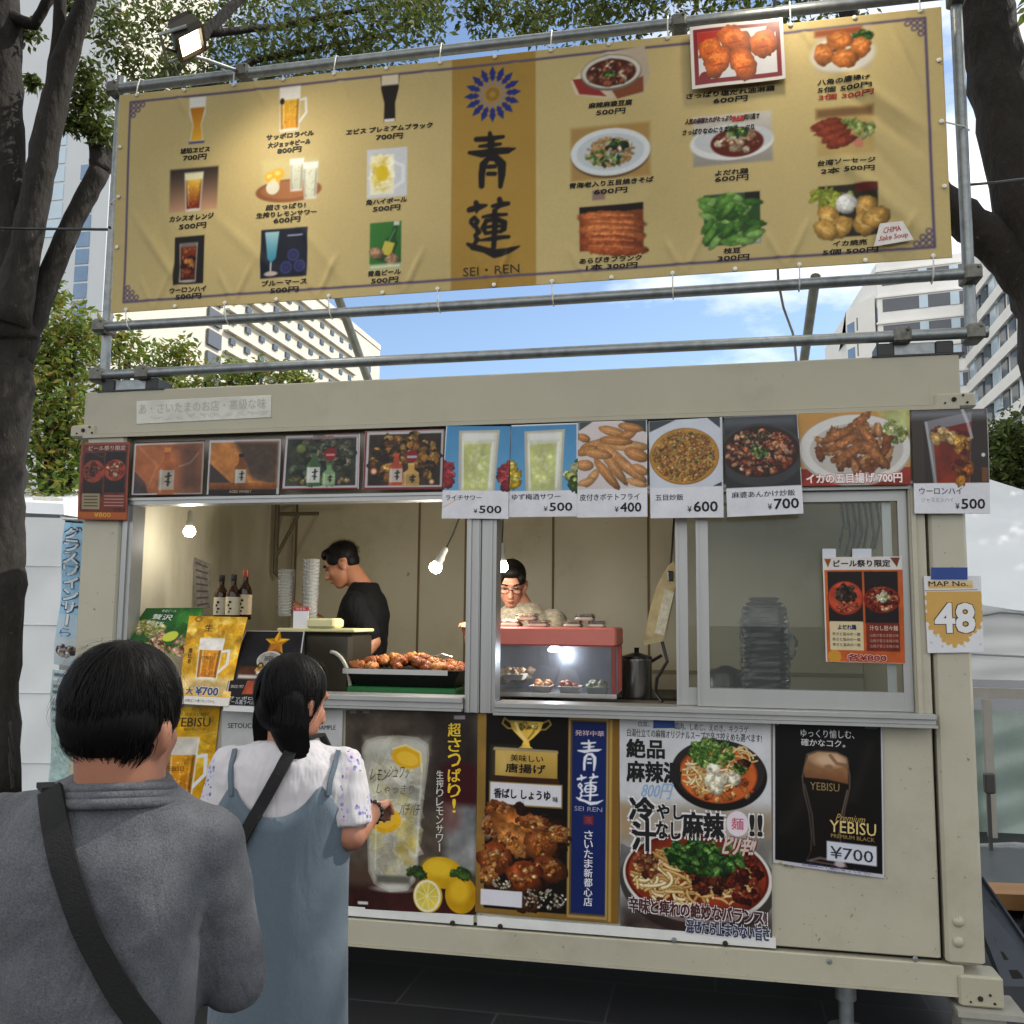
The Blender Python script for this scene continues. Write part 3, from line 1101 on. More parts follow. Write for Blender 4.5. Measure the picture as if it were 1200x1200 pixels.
for pa, pb in (((397, 350), (432, 447)), ((955, 330), (942, 424))):
    a_ = at(pa[0], pa[1], 0.08)
    b_ = at(pb[0], pb[1], 0.55)
    d_ = (b_ - a_).normalized()
    q = MB(); q.tube([a_ - d_ * 0.03, b_, b_ + d_ * ((b_.z - ZT - 0.005) / max(-d_.z, 0.2))], 0.022, 10)
    build('brace', q, M_GALV, fr, smooth=True, angle=40)
for x_, z_ in ((PXL, ZR), (PXL, ZP), (PXL, 4.35), (PXR, ZR), (PXR, ZP), (PXR, 4.345), (-2.72, ZR), (0.80, ZR), (-2.25, 4.36), (-0.1, 4.35)):
    q = MB()
    q.box(x_ - 0.035, x_ + 0.035, -0.035, 0.085, z_ - 0.034, z_ + 0.034, c=0.01)
    q.tube([(x_ + 0.02, -0.045, z_ + 0.02), (x_ + 0.02, 0.09, z_ + 0.02)], 0.007, 6)
    build('coupler', q, paint('coupler_metal', '#6d6c66', 0.5, metal=0.6, var=0.3, scale=40, dirt='#3c342a', dscale=14), fr)
for x0, x1 in ((-2.95, -2.62), (0.70, 1.02)):
    q = MB()
    q.box(x0, x0 + 0.07, 0.0, 0.12, ZT + 0.002, ZR - 0.027, c=0.004); q.box(x1 - 0.09, x1 - 0.02, 0.0, 0.12, ZT + 0.002, ZR - 0.027, c=0.004)
    q.box(x0 - 0.02, x1 + 0.02, -0.006, 0.13, ZT - 0.004, ZT + 0.003)
    build('rubber_block', q, M_BLACK, fr)
    q = MB(); q.box(x0 + 0.071, x1 - 0.091, 0.01, 0.11, ZT + 0.006, ZR - 0.028)
    build('channel', q, M_GALV, fr)

# ------------------------------------------------------------------ floodlights over the banner
def floodlight(loc, aim, label, power):
    loc, aim = Vector(loc), Vector(aim)
    d = (aim - loc).normalized()
    up = Vector((0, 0, 1))
    s_ = d.cross(up).normalized()
    u_ = s_.cross(d)
    root = thing('floodlight', label, 'floodlight', tuple(loc), 'floodlights over the banner')
    def P(a, b, c):
        return loc + s_ * a + u_ * b + d * c
    q = MB()
    W, H = 0.098, 0.068
    back = [P(-W * .8, -H * .8, -0.06), P(W * .8, -H * .8, -0.06), P(W * .8, H * .8, -0.06), P(-W * .8, H * .8, -0.06)]
    mid = [P(-W, -H, -0.01), P(W, -H, -0.01), P(W, H, -0.01), P(-W, H, -0.01)]
    fro = [P(-W, -H, 0.02), P(W, -H, 0.02), P(W, H, 0.02), P(-W, H, 0.02)]
    inn = [P(-W + .012, -H + .012, 0.02), P(W - .012, -H + .012, 0.02), P(W - .012, H - .012, 0.02), P(-W + .012, H - .012, 0.02)]
    inb = [P(-W + .02, -H + .02, 0.004), P(W - .02, -H + .02, 0.004), P(W - .02, H - .02, 0.004), P(-W + .02, H - .02, 0.004)]
    q.loft([back, mid, fro, inn, inb])
    for k in range(7):
        x_ = -W * .7 + k * W * .233
        q.loft([[P(x_ - .003, -H * .7, -0.085), P(x_ + .003, -H * .7, -0.085), P(x_ + .003, H * .7, -0.085), P(x_ - .003, H * .7, -0.085)],
                [P(x_ - .003, -H * .7, -0.058), P(x_ + .003, -H * .7, -0.058), P(x_ + .003, H * .7, -0.058), P(x_ - .003, H * .7, -0.058)]])
    build('housing', q, paint('lamp_housing', '#3a342c', 0.45, metal=0.4), root)
    q = MB()
    q.add([P(-W + .021, -H + .021, 0.006), P(W - .021, -H + .021, 0.006), P(W - .021, H - .021, 0.006), P(-W + .021, H - .021, 0.006)], [(0, 1, 2, 3)])
    build('lens', q, glow('lamp_lens', '#ffe9c4', 9), root)
    q = MB()
    q.tube([P(-W - .012, 0, 0), P(-W - .012, -H - .05, -.02), P(W + .012, -H - .05, -.02), P(W + .012, 0, 0)], 0.008, 8)
    foot = Vector((loc.x - 0.02, 0.0, ZTop + 0.02))
    q.tube([P(0, -H - .05, -.02), (P(0, -H - .05, -.02) + foot) / 2 + Vector((0, 0, 0.01)), foot], 0.009, 8)
    build('bracket', q, M_GALV, root)
    ld = bpy.data.lights.new('floodlight_beam', 'SPOT')
    ld.energy = power
    ld.spot_size = R(150)
    ld.spot_blend = 1.0
    ld.color = (1.0, 0.88, 0.68)
    ld.shadow_soft_size = 0.08
    lo = bpy.data.objects.new('floodlight_beam', ld)
    COL.objects.link(lo)
    lo.parent = root
    lo.location = tuple(d * 0.03)
    lo.rotation_euler = (-d).to_track_quat('Z', 'Y').to_euler()
    return root
p = at(222, 48, -0.50)
floodlight(p, (p.x + 0.42, p.y + 0.19, 3.58), 'lit floodlight with a white glow above the left end of the gold banner', 15)
floodlight((0.34, -0.42, 4.66), (0.46, -0.08, 4.05), 'floodlight leaning out over the right end of the gold banner', 17)

# ------------------------------------------------------------------ the gold banner
BT = [at(140, 112, -0.045), at(1103, 8, -0.045), at(1116, 302, -0.045), at(130, 367, -0.045)]
BW, BH = 1000.0, 284.0

def bl_(px_, py_):
    """banner units (0..1000 x 0..284) of a photograph pixel"""
    p = at(px_, py_, -0.045)
    v = 0.5
    for _ in range(4):
        l_ = BT[0].lerp(BT[3], v)
        r_ = BT[1].lerp(BT[2], v)
        u = (p.x - l_.x) / (r_.x - l_.x)
        t_ = BT[0].lerp(BT[1], u)
        b_ = BT[3].lerp(BT[2], u)
        v = (t_.z - p.z) / (t_.z - b_.z)
    return u * BW, v * BH

def bbox(x0, y0, x1, y1):
    a = bl_(x0, (y0 + y1) / 2)[0]
    c = bl_(x1, (y0 + y1) / 2)[0]
    m_ = (x0 + x1) / 2
    return a, bl_(m_, y0)[1], c, bl_(m_, y1)[1]

def folds(U, V):
    """creases of the tied cloth, metres towards the viewer"""
    x, y = U * BW, V * BH
    z = 0.004 * np.sin(x * 0.021 + 1.0) * np.sin(y * 0.02 + 0.4)
    def crease(x0, y0, x1, y1, wd, hgt):
        dx, dy = x1 - x0, y1 - y0
        L_ = math.hypot(dx, dy)
        t = ((x - x0) * dx + (y - y0) * dy) / L_ / L_
        d = ((x - x0) * dy - (y - y0) * dx) / L_
        f = np.clip(t * 3, 0, 1) * np.clip((1 - t) * 3, 0, 1)
        return hgt * f * np.exp(-(d / wd) ** 2)
    z = z + crease(20, 150, 110, 275, 6, 0.013) + crease(40, 110, 90, 250, 9, -0.008)
    z = z + crease(120, 150, 260, 282, 8, 0.007) + crease(240, 170, 330, 284, 7, 0.006)
    z = z + crease(870, 40, 990, 150, 8, 0.014) + crease(880, 70, 985, 175, 6, -0.008)
    z = z + crease(860, 130, 990, 275, 9, 0.014) + crease(900, 120, 985, 235, 7, -0.006)
    z = z + crease(480, 170, 540, 284, 9, 0.006) + crease(620, 284, 690, 170, 8, 0.006)
    z = z + crease(945, 10, 985, 120, 4, 0.008)
    for k in range(9):
        xx = 60 + k * 110
        z = z + crease(xx, 284, xx + 28, 225, 4, 0.007) + crease(xx, 284, xx - 24, 235, 4, 0.006)
        z = z + crease(xx + 20, 0, xx + 40, 40, 4, 0.005)
    return z

pb_ = Pic(0, 0, BW, BH, 1060, '#c0ac76', 0.03, 11)
cl, cr_ = bbox(529, 80, 628, 330)[0], bbox(529, 80, 628, 330)[2]
pb_.rect(cl, 0, cr_, BH, '#a5823a', tex=0.03)
bor = '#5d5068'
x0, y0, x1, y1 = 17, 11, 983, 271
for a in ((x0, y0, x1, y0), (x0, y1, x1, y1), (x0, y0, x0, y1), (x1, y0, x1, y1)):
    pb_.stroke([a[:2], a[2:]], 3.0, bor)
for cx_, cy_, sx, sy in ((x0, y0, 1, 1), (x1, y0, -1, 1), (x0, y1, 1, -1), (x1, y1, -1, -1)):
    for i in range(3):
        for j in range(3 - i):
            pb_.ell(cx_ + sx * (5 + i * 6.5), cy_ + sy * (5 + j * 6.5), 3.6, 3.6, bor, ring=0.5)
# emblem: ring of sixteen blue petals
ex, ey = bl_(577, 110)
for k in range(16):
    th = k * math.pi / 8
    c_, s_ = math.cos(th), math.sin(th)
    def pt(r, w):
        return (ex + c_ * r - s_ * w, ey + s_ * r + c_ * w)
    pb_.poly([pt(15, 0), pt(21, 3.6), pt(29, 0), pt(21, -3.6)], '#1f2a78')
    pb_.poly([pt(20, 0), pt(26, 4.2), pt(35, 0), pt(26, -4.2)], '#1f2a78')
    pb_.poly([pt(10, 0), pt(14, 1.7), pt(18, 0), pt(14, -1.7)], '#7d7fa0')
pb_.ell(ex, ey, 8.5, 8.5, '#8d6a26', ring=0.55)
# brush writing of the shop name
def brush(pic, strokes, ox, oy, sc, col, conv=None):
    for pts, wds in strokes:
        P = [(ox + x * sc, oy + y * sc) for x, y in pts]
        if conv:
            P = [conv(*q) for q in P]
        pic.stroke(P, [w * sc for w in wds] if isinstance(wds, (list, tuple)) else wds * sc, col)
BLUE_LOTUS_A = [  # in the units of an enlarged view: first character
    ([(712, 492), (770, 490), (838, 480)], [14, 16, 10]), ([(775, 462), (782, 500), (780, 545)], [10, 20, 16]),
    ([(728, 525), (780, 520), (826, 514)], [8, 14, 8]), ([(680, 555), (740, 560), (800, 548), (860, 545), (895, 535)], [10, 22, 20, 18, 4]),
    ([(770, 580), (745, 610), (738, 660), (738, 712)], [14, 20, 18, 16]), ([(770, 582), (805, 580), (832, 610), (832, 660), (826, 715)], [14, 20, 24, 20, 12]),
    ([(768, 622), (800, 620)], [12, 12]), ([(768, 655), (800, 655)], [12, 12])]
BLUE_LOTUS_B = [
    ([(682, 825), (730, 812), (760, 805)], [16, 18, 8]), ([(712, 792), (720, 815), (715, 838)], [14, 16, 6]),
    ([(790, 808), (830, 800), (862, 795)], [10, 16, 12]), ([(822, 775), (828, 800), (808, 822)], [14, 16, 6]),
    ([(690, 875), (705, 862), (720, 880), (705, 902), (688, 885)], [12, 12, 12, 12, 10]), ([(712, 905), (725, 930), (708, 945), (718, 965), (705, 985)], [12, 14, 10, 14, 10]),
    ([(672, 985), (700, 1000), (750, 1012), (800, 1030), (860, 1022), (915, 995)], [8, 18, 16, 24, 18, 4]),
    ([(745, 860), (800, 850), (855, 846)], [8, 12, 8]), ([(760, 880), (745, 910), (758, 935)], [12, 14, 10]),
    ([(760, 878), (810, 870), (845, 885), (842, 915), (828, 930)], [12, 14, 16, 16, 8]), ([(758, 908), (832, 902)], [9, 9]), ([(758, 935), (830, 928)], [10, 10]),
    ([(730, 968), (800, 960), (865, 952)], [6, 14, 10]), ([(800, 830), (802, 900), (795, 1000)], [14, 16, 14])]
cv = lambda x, y: bl_(380 + x / 4, 40 + y / 4)
kk = 1.0 / 3.75
for S_ in (BLUE_LOTUS_A, BLUE_LOTUS_B):
    for pts, wds in S_:
        pb_.stroke([cv(*q) for q in pts], [w_ * 0.44 for w_ in wds], '#141110')

# the little pictures
def soft_box(bx, col, col2=None):
    pb_.rect(*bx, col, soft=3, col2=col2, tex=0.2)
def mid(bx):
    return (bx[0] + bx[2]) / 2, (bx[1] + bx[3]) / 2, bx[2] - bx[0], bx[3] - bx[1]
# drinks
bx = bbox(221, 114, 241, 168); x, y, w, h = mid(bx)
pb_.poly([(x - w * .5, bx[1]), (x + w * .5, bx[1]), (x + w * .48, bx[1] + h * .35), (x + w * .25, bx[1] + h * .6), (x + w * .42, bx[3]), (x - w * .42, bx[3]), (x - w * .25, bx[1] + h * .6), (x - w * .48, bx[1] + h * .35)], '#d8cfb8')
pb_.poly([(x - w * .42, bx[1] + h * .22), (x + w * .42, bx[1] + h * .22), (x + w * .2, bx[1] + h * .6), (x + w * .32, bx[3] - 4), (x - w * .32, bx[3] - 4), (x - w * .2, bx[1] + h * .6)], '#b06a12', col2='#e0a82a', tex=.2)
pb_.rect(x - w * .45, bx[1], x + w * .45, bx[1] + h * .22, '#e8e4dc', soft=2); pb_.rect(x - w * .45, bx[3] - 3, x + w * .45, bx[3], '#4a4878')
bx = bbox(327, 101, 352, 154); x, y, w, h = mid(bx); pb_.mug(x, bx[1], w, h, '#d9a828', '#c9861a')
pb_.ell(bx[0] + 4, bx[1] + h * .32, 3, 4, '#20180c')
bx = bbox(446, 88, 468, 143); x, y, w, h = mid(bx)
pb_.poly([(bx[0], bx[1]), (bx[2], bx[1]), (bx[2] - 1, bx[1] + h * .3), (bx[2] - w * .22, bx[1] + h * .6), (bx[2] - w * .2, bx[3]), (bx[0] + w * .2, bx[3]), (bx[0] + w * .22, bx[1] + h * .6), (bx[0] + 1, bx[1] + h * .3)], '#1c1410')
pb_.rect(bx[0] + 1, bx[1], bx[2] - 1, bx[1] + h * .22, '#d9cbb0', soft=2); pb_.rect(bx[0] + w * .22, bx[3] - 4, bx[2] - w * .22, bx[3], '#d8d4d0')
bx = bbox(199, 197, 255, 247); soft_box(bx, '#2e2620', '#b58a6a'); x, y, w, h = mid(bx)
pb_.glass(x, bx[1] + 5, w * .4, h * .92, '#e2b23c', '#6a1d0c', '#e9dfae', .2, .75)
bx = bbox(300, 186, 377, 238); x, y, w, h = mid(bx)
pb_.rect(bx[0] + 8, bx[1], bx[2] - 4, bx[3] - 12, '#c9bf84', soft=8, al=.7)
pb_.ell(x, y + h * .22, w * .5, h * .26, '#7a4a2a', tex=.3); pb_.ell(x, y + h * .2, w * .42, h * .2, '#8f5a34', tex=.3)
for dx, dy in ((-.28, -.12), (-.16, -.18), (-.22, -.02)):
    pb_.ell(x + w * dx, y + h * dy, 8, 7, '#e0a828'); pb_.ell(x + w * dx - 1, y + h * dy - 1, 4, 3, '#f0d070')
pb_.ell(x - w * .24, y + h * .12, 9, 9, '#dcd6c0')
pb_.glass(x + w * .12, bx[1], w * .22, h * .75, '#c8cbb8', '#a9ac98', '#dfe0d8', .2, .8); pb_.glass(x + w * .33, bx[1] + h * .1, w * .24, h * .85, '#ced1be', '#b0b39e', '#e4e4dc', .2, .75)
bx = bbox(430, 174, 477, 231); pb_.rect(*bx, '#c9ccd2'); x, y, w, h = mid(bx)
pb_.stroke([(x + w * .2, y - h * .2), (x + w * .4, y - h * .12), (x + w * .4, y + h * .2), (x + w * .2, y + h * .3)], 4, '#dfe2e6')
pb_.rect(bx[0] + 4, bx[1] + 8, x + w * .18, bx[3] - 4, '#d8d4b8', tex=.3)
pb_.ice(x - w * .12, y, w * .24, h * .36, 60, 7, ['#d6c46a', '#efeacb', '#b99d3c', '#f4f2e2'], seed=4); pb_.ell(x - w * .12, y, 8, 10, '#d8bb24')
bx = bbox(204, 277, 239, 333); pb_.rect(*bx, '#1d1916'); x, y, w, h = mid(bx)
pb_.glass(x - 1, bx[1] + 8, w * .62, h * .84, '#7a2f14', '#4a1409', None, .1, .85, '#8f8a86'); pb_.pile(x - 1, y - 2, w * .2, h * .28, 12, 5, ['#8a3a18', '#c9823a', '#3a120a'], seed=8)
bx = bbox(306, 268, 360, 325); pb_.rect(*bx, '#151a2a'); x, y, w, h = mid(bx)
pb_.poly([(bx[0] + 5, bx[1] + 3), (bx[0] + 24, bx[1] + 3), (bx[0] + 20, bx[1] + h * .6), (bx[0] + 14, bx[1] + h * .7), (bx[0] + 9, bx[1] + h * .6)], '#9fc4cc', col2='#2a7f9a')
pb_.stroke([(bx[0] + 14, bx[1] + h * .7), (bx[0] + 14, bx[3] - 6)], 2, '#c8c8c8'); pb_.ell(bx[0] + 14, bx[3] - 5, 9, 3, '#c8b8b0')
for dx, dy in ((.2, .05), (.34, .28), (.05, .3)):
    pb_.ell(x + w * dx, y + h * dy, 8, 8, '#33386a', ring=.4); pb_.ell(x + w * dx, y + h * dy, 4, 4, '#2a3060')
pb_.rect(x + 4, bx[1] + 8, bx[2] - 6, bx[1] + 10, '#9aa0c0')
bx = bbox(433, 260, 470, 315); pb_.rect(*bx, '#2f6a2c', tex=.35); x, y, w, h = mid(bx)
pb_.poly([(x + w * .30, bx[1]), (x + w * .42, bx[1] + 3), (x + w * .33, bx[1] + 20), (x + w * .40, bx[1] + 27), (x + w * .14, bx[3] - 6), (x - w * .30, bx[3] - 12), (x - w * .02, bx[1] + 22), (x + w * .16, bx[1] + 17)], '#1c4a20', tex=.3); pb_.rect(x + w * .26, bx[1], x + w * .44, bx[1] + 5, '#c9ccc4'); pb_.poly([(x - w * .02, y - 6), (x + w * .30, y - 2), (x + w * .16, y + 14), (x - w * .16, y + 9)], '#c9b544', tex=.2); pb_.stroke([(x + w * .30, bx[1] + 10), (x - w * .16, bx[3] - 14)], 1.6, '#8fb88a', .6)
pb_.chunk(x - w * .3, y + h * .15, 9, 7, '#c99a78', .4); pb_.chunk(x + w * .2, y + h * .3, 9, 7, '#c99a78'); pb_.rect(bx[0], bx[3] - 6, bx[2], bx[3], '#cfcfae', soft=4)
# dishes
bx = bbox(669, 58, 762, 117); x, y, w, h = mid(bx)
pb_.poly([(bx[0], y + 4), (x - 8, bx[1] + 4), (bx[2] - 6, bx[1]), (bx[2], y + 2), (bx[2] - 8, bx[3] - 4), (x, bx[3]), (bx[0] + 6, bx[3] - 10)], '#b9a892', tex=.35)
pb_.poly([(bx[0] + 2, y + 2), (bx[0] + 18, y + 2), (x - 4, bx[3] - 4), (bx[0] + 10, bx[3] - 10)], '#8d2f2a'); pb_.poly([(x, bx[3] - 14), (bx[2] - 8, y + 6), (bx[2] - 8, bx[3] - 6), (x + 8, bx[3])], '#7d4428')
pb_.ell(x + 1, y - 2, 35, 22, '#6d655a'); pb_.ell(x + 1, y - 3, 34, 20, '#cfc8ba'); pb_.ell(x + 1, y - 2, 29, 16.5, '#4a2015')
pb_.pile(x + 1, y - 1, 25, 13, 90, 4, ['#7a3320', '#a2593a', '#d9c4a8', '#5a2014', '#c08a6a'], seed=12); pb_.leafs(x, y, 7, 4, 14, 2.5)
bx = bbox(669, 147, 762, 209); x, y, w, h = mid(bx); pb_.rect(bx[0], bx[1], bx[2], bx[3], '#a5834a', soft=5)
pb_.ell(x, y + 2, 46, 29, '#3f2f1c', al=.7); pb_.ell(x, y, 46, 28, '#d6dadc'); pb_.ell(x, y, 39, 22, '#c0c6ca')
pb_.noodles(x, y, 28, 17, 80, 1.8, ['#c79a58', '#a87a3c', '#dcb878', '#8a5f2c'], 6); pb_.leafs(x - 4, y + 6, 22, 10, 22, 4); pb_.pile(x + 8, y - 4, 14, 9, 14, 4.5, ['#e0d7b0', '#2a241c', '#d8b8a0'], seed=2); pb_.leafs(x + 10, y - 9, 9, 4, 8, 4)
bx = bbox(679, 240, 754, 292); pb_.rect(*bx, '#7a3a1e'); x, y, w, h = mid(bx)
pb_.rect(bx[0], bx[1], bx[2], bx[1] + 8, '#17130f'); 
for dy, c_ in ((-.26, '#a8562a'), (.02, '#b25f30'), (.3, '#9c4a24')):
    pb_.rg = .3
    for sx_, oy_ in ((-.02, 0), (.05, 8)):
        pb_.chunk(x + w * sx_, y + h * dy + 2 + oy_, w * .50, 8.5, c_, .10, 1.3)
        pb_.stroke([(x - w * .34, y + h * dy - 4 + oy_), (x + w * .34, y + h * dy + 2 + oy_)], 1.6, '#ecb878', .4)
    pb_.rg = .75
bx = bbox(810, 133, 905, 192); x, y, w, h = mid(bx); pb_.rect(bx[0] + 2, bx[1], bx[2], bx[3], '#c3bdb4', soft=4, col2='#8e8880')
pb_.ell(x, y + 4, 46, 21, '#d5d6d6'); pb_.ell(x + 2, y + 1, 43, 17, '#bcbfc2'); pb_.ell(x + 6, y + 5, 29, 17, '#581a0e'); pb_.pile(x + 6, y + 4, 22, 12, 46, 4.5, ['#d3b898', '#b98d6a', '#6a2a1a', '#e8d8c0'], seed=15); pb_.leafs(x + 8, y - 9, 13, 6, 22, 4)
bx = bbox(825, 227, 891, 287); x, y, w, h = mid(bx); pb_.rect(*bx, '#2c4a24'); pb_.rect(bx[0] + 14, bx[1], bx[2] - 20, bx[1] + 6, '#34506e'); pb_.rect(bx[2] - 16, bx[1], bx[2], bx[1] + 12, '#1a1c16'); pb_.rect(bx[2] - 9, bx[3] - 9, bx[2], bx[3], '#a9a9a2', soft=3)
pb_.rg = .2
for k in range(46):
    a_ = pb_.q.random() * w - w / 2; b2 = pb_.q.random() * h * .9 - h * .42
    pb_.chunk(x + a_ * .9, y + b2, 11, 4.2, ['#6aa044', '#4f8434', '#8dbb62', '#3a6a28'][k % 4], (k % 5) * .35 - .9, 1.1)
pb_.rg = .4
bx = bbox(955, 33, 1020, 84); x, y, w, h = mid(bx); pb_.rect(bx[0], bx[1], bx[2], bx[3], '#b9a786', soft=6); pb_.ell(x, y + 5, 34, 22, '#cfcac0', soft=4); pb_.rect(bx[0], bx[1], bx[2] - 8, bx[1] + 8, '#8d4a2a', soft=4)
pb_.leafs(x + 22, y - 15, 9, 5, 10, 4)
for dx, dy, r_ in ((-20, 4, 13), (-2, -11, 14), (19, 0, 13), (2, 11, 14)):
    pb_.chunk(x + dx, y + dy, r_, r_ * .85, '#b5692f', dx * .1, 1.2); pb_.stroke([(x + dx - 6, y + dy - 4), (x + dx + 1, y + dy - 6)], 2.5, '#e2a868', .5)
bx = bbox(957, 124, 1024, 181); x, y, w, h = mid(bx); pb_.rect(*bx, '#b89d62', soft=5); pb_.rect(bx[0], bx[1] + 2, bx[2], bx[1] + 12, '#7a5a38', soft=5)
pb_.leafs(x + 14, y - 3, 20, 12, 26, 5, ('#9cb45a', '#c5cf8a', '#6f9040', '#b8c878'))
for k in range(4):
    pb_.chunk(x - 20 + k * 5, y - 8 + k * 7, 17, 6.5, '#8f3a22', -.3, 1.1); pb_.ell(x - 4 + k * 6, y - 2 + k * 6, 5, 5.5, '#c07a62')
bx = bbox(960, 216, 1029, 277); x, y, w, h = mid(bx); pb_.rect(*bx, '#2a261c'); pb_.leafs(x - 14, y - 16, 22, 12, 26, 7, ('#b9c04a', '#d3d873', '#8a9a30', '#a5b03c'))
for dx, dy in ((-20, 6), (18, -2), (-8, 18), (16, 16), (-24, 20), (28, 10)):
    pb_.chunk(x + dx, y + dy, 14, 11, '#c99a4c', dx * .1, 1.15); pb_.stroke([(x + dx - 7, y + dy - 4), (x + dx + 3, y + dy + 4)], 2, '#e6cd94', .6)
pb_.chunk(x - 2, y - 8, 12, 11, '#dcdad2', 0, 1.25); pb_.rect(x + 8, bx[1], bx[2], bx[1] + 9, '#5a1c18', soft=3)

banner = Sheet(pb_, *BT, bend=folds)
K = '#17130f'
def cap_(t_, x0, y0, x1, y1, col=K):
    """caption line; the box is given in photograph pixels"""
    c_ = (y0 + y1) / 2
    banner.text(t_, bbox(x0, c_ - 3.3, x1, c_ + 3.3), col, 0.045, slant=0.12, lift=0.003)
cap_('琥珀ヱビス', 212, 172, 246, 180); cap_('700円', 215, 181, 242, 188)
cap_('サッポロラベル', 312, 154, 368, 163); cap_('大ジョッキビール', 314, 164, 364, 172); cap_('800円', 325, 172, 353, 180)
cap_('ヱビス プレミアムブラック', 406, 143, 507, 159); cap_('700円', 441, 157, 472, 164)
cap_('カシスオレンジ', 199, 250, 251, 260); cap_('500円', 210, 261, 242, 269)
cap_('超さっぱり!', 312, 237, 358, 247); cap_('生搾りレモンサワー', 301, 245, 371, 256); cap_('600円', 321, 254, 352, 262)
cap_('角ハイボール', 429, 230, 477, 241); cap_('500円', 437, 240, 469, 248)
cap_('ウーロンハイ', 199, 335, 242, 344); cap_('500円', 206, 344, 236, 351)
cap_('ブルーマース', 307, 326, 360, 336); cap_('500円', 317, 336, 350, 344)
cap_('青島ビール', 431, 314, 470, 325); cap_('500円', 435, 324, 467, 333)
cap_('麻辣麻婆豆腐', 690, 117, 741, 128); cap_('500円', 699, 127, 733, 136)
cap_('青海老入り五目焼きそば', 667, 207, 766, 221); cap_('600円', 696, 219, 735, 228)
cap_('あらびきフランク', 679, 299, 752, 309); cap_('1本 300円', 687, 307, 747, 317)
cap_('さっぱり塩だれ油淋鶏', 804, 100, 908, 116); cap_('600円', 836, 112, 876, 121)
cap_('よだれ鶏', 838, 197, 877, 207); cap_('600円', 838, 205, 877, 214)
cap_('枝豆', 848, 290, 868, 298); cap_('300円', 841, 298, 878, 307)
cap_('八角の唐揚げ', 958, 89, 1019, 100); cap_('5個 500円', 958, 98, 1021, 109); cap_('3個 300円', 959, 107, 1023, 117, '#a3261c')
cap_('台湾ソーセージ', 958, 184, 1026, 194); cap_('2本 500円', 962, 194, 1025, 203)
cap_('イカ焼売', 976, 280, 1016, 289); cap_('5個 500円', 964, 289, 1029, 299)
banner.text('SEI・REN', bbox(543, 312, 609, 322), '#3a2c18', 0.0, lift=0.003)
cap_('人気の麻辣たれがたっぷり', 803, 135, 858, 146, '#3a1410'); cap_('絶品鶏', 858, 132, 872, 145, '#b02018'); cap_('四川風で', 872, 131, 890, 142)
cap_('さっぱりなのにうまみたっぷり', 800, 146, 884, 158)
pb_.rect(*bbox(694, 222, 709, 234), '#8d7468'); 
bn = banner.make('menu_banner', printmat('print_banner', 0.5, 0.18, bump=0.05), 'wide gold menu banner with dishes, drinks and a blue flower emblem above the stall', 'banner')
M_EYE = paint('eyelet_white', '#e6e4dc', 0.35)
k = 0
for side, pts in (('t', [(26 + 68.0 * i, 2.5) for i in range(15)]), ('b', [(22 + 68.5 * i, 281) for i in range(15)]), ('l', [(5, 70), (5, 135), (5, 200)]), ('r', [(995, 62), (995, 132), (995, 205)])):
    for i, (x_, y_) in enumerate(pts):
        W_ = banner.w(np.array([x_ / BW]), np.array([y_ / BH]))[0]
        q = MB(); q.lathe((W_[0], W_[1] - 0.004, W_[2]), [(0.010, 0), (0.010, 0.003), (0.006, 0.005)], 8, axis=(0, -1, 0))
        build('eyelet', q, M_EYE, bn)
        if i % 2 == (0 if side in 'tb' else 1):
            q = MB()
            p0 = Vector((W_[0], W_[1] - 0.006, W_[2]))
            if side == 't':
                rz = 4.35; q.tube([p0, (p0.x, -0.045, rz - 0.02), (p0.x, -0.031, rz + 0.02), (p0.x, 0.0, rz + 0.032), (p0.x, 0.03, rz)], 0.0035, 5)
            elif side == 'b':
                q.tube([p0, (p0.x, -0.045, ZP + 0.015), (p0.x, -0.032, ZP - 0.015), (p0.x, 0.0, ZP - 0.032), (p0.x, 0.03, ZP)], 0.0035, 5)
            else:
                xr = PXL if side == 'l' else PXR
                q.tube([p0, (xr, 0.02, p0.z + 0.005), (xr + (0.03 if side == 'r' else -0.03), 0.05, p0.z)], 0.0035, 5)
            build('cable_tie', q, M_EYE, bn)

# print stuck on the banner: fried chicken with a red border
cor = [(808, 32), (917, 20), (921, 92), (811, 105)]
pc = Pic(0, 0, 110, 72, 240, '#dcd6d2', 0.0, 21)
pc.rg = .45
pc.rect(4, 4, 106, 68, '#7e1f22'); pc.rect(9, 8, 101, 63, '#d9d6d8'); pc.poly([(9, 8), (50, 8), (30, 22), (9, 28)], '#b02a20', soft=3)
pc.ell(96, 12, 6, 6, '#7e1f22'); pc.ell(16, 61, 7, 7, '#7e1f22')
for x, y, rx, ry in ((24, 30, 15, 14), (53, 20, 22, 14), (86, 28, 17, 16), (32, 44, 19, 14), (62, 50, 20, 14)):
    pc.chunk(x, y, rx, ry, '#d2641c', x * .07, 1.2); pc.stroke([(x - rx * .5, y - ry * .35), (x, y - ry * .5), (x + rx * .4, y - ry * .2)], 3, '#f0a050', .45); pc.stroke([(x - rx * .3, y + ry * .3), (x + rx * .3, y + ry * .2)], 2, '#8a2c08', .5)
sh = Sheet(pc, *[at(x, y, -0.075) for x, y in cor], bend=lambda U, V: 0.004 * np.sin(V * 3.1) + 0.003 * np.sin(U * 6))
sh.make('photo_print', printmat('print_gloss', 0.3), 'red bordered photo of fried chicken pieces stuck on the upper right of the banner', 'photo print')
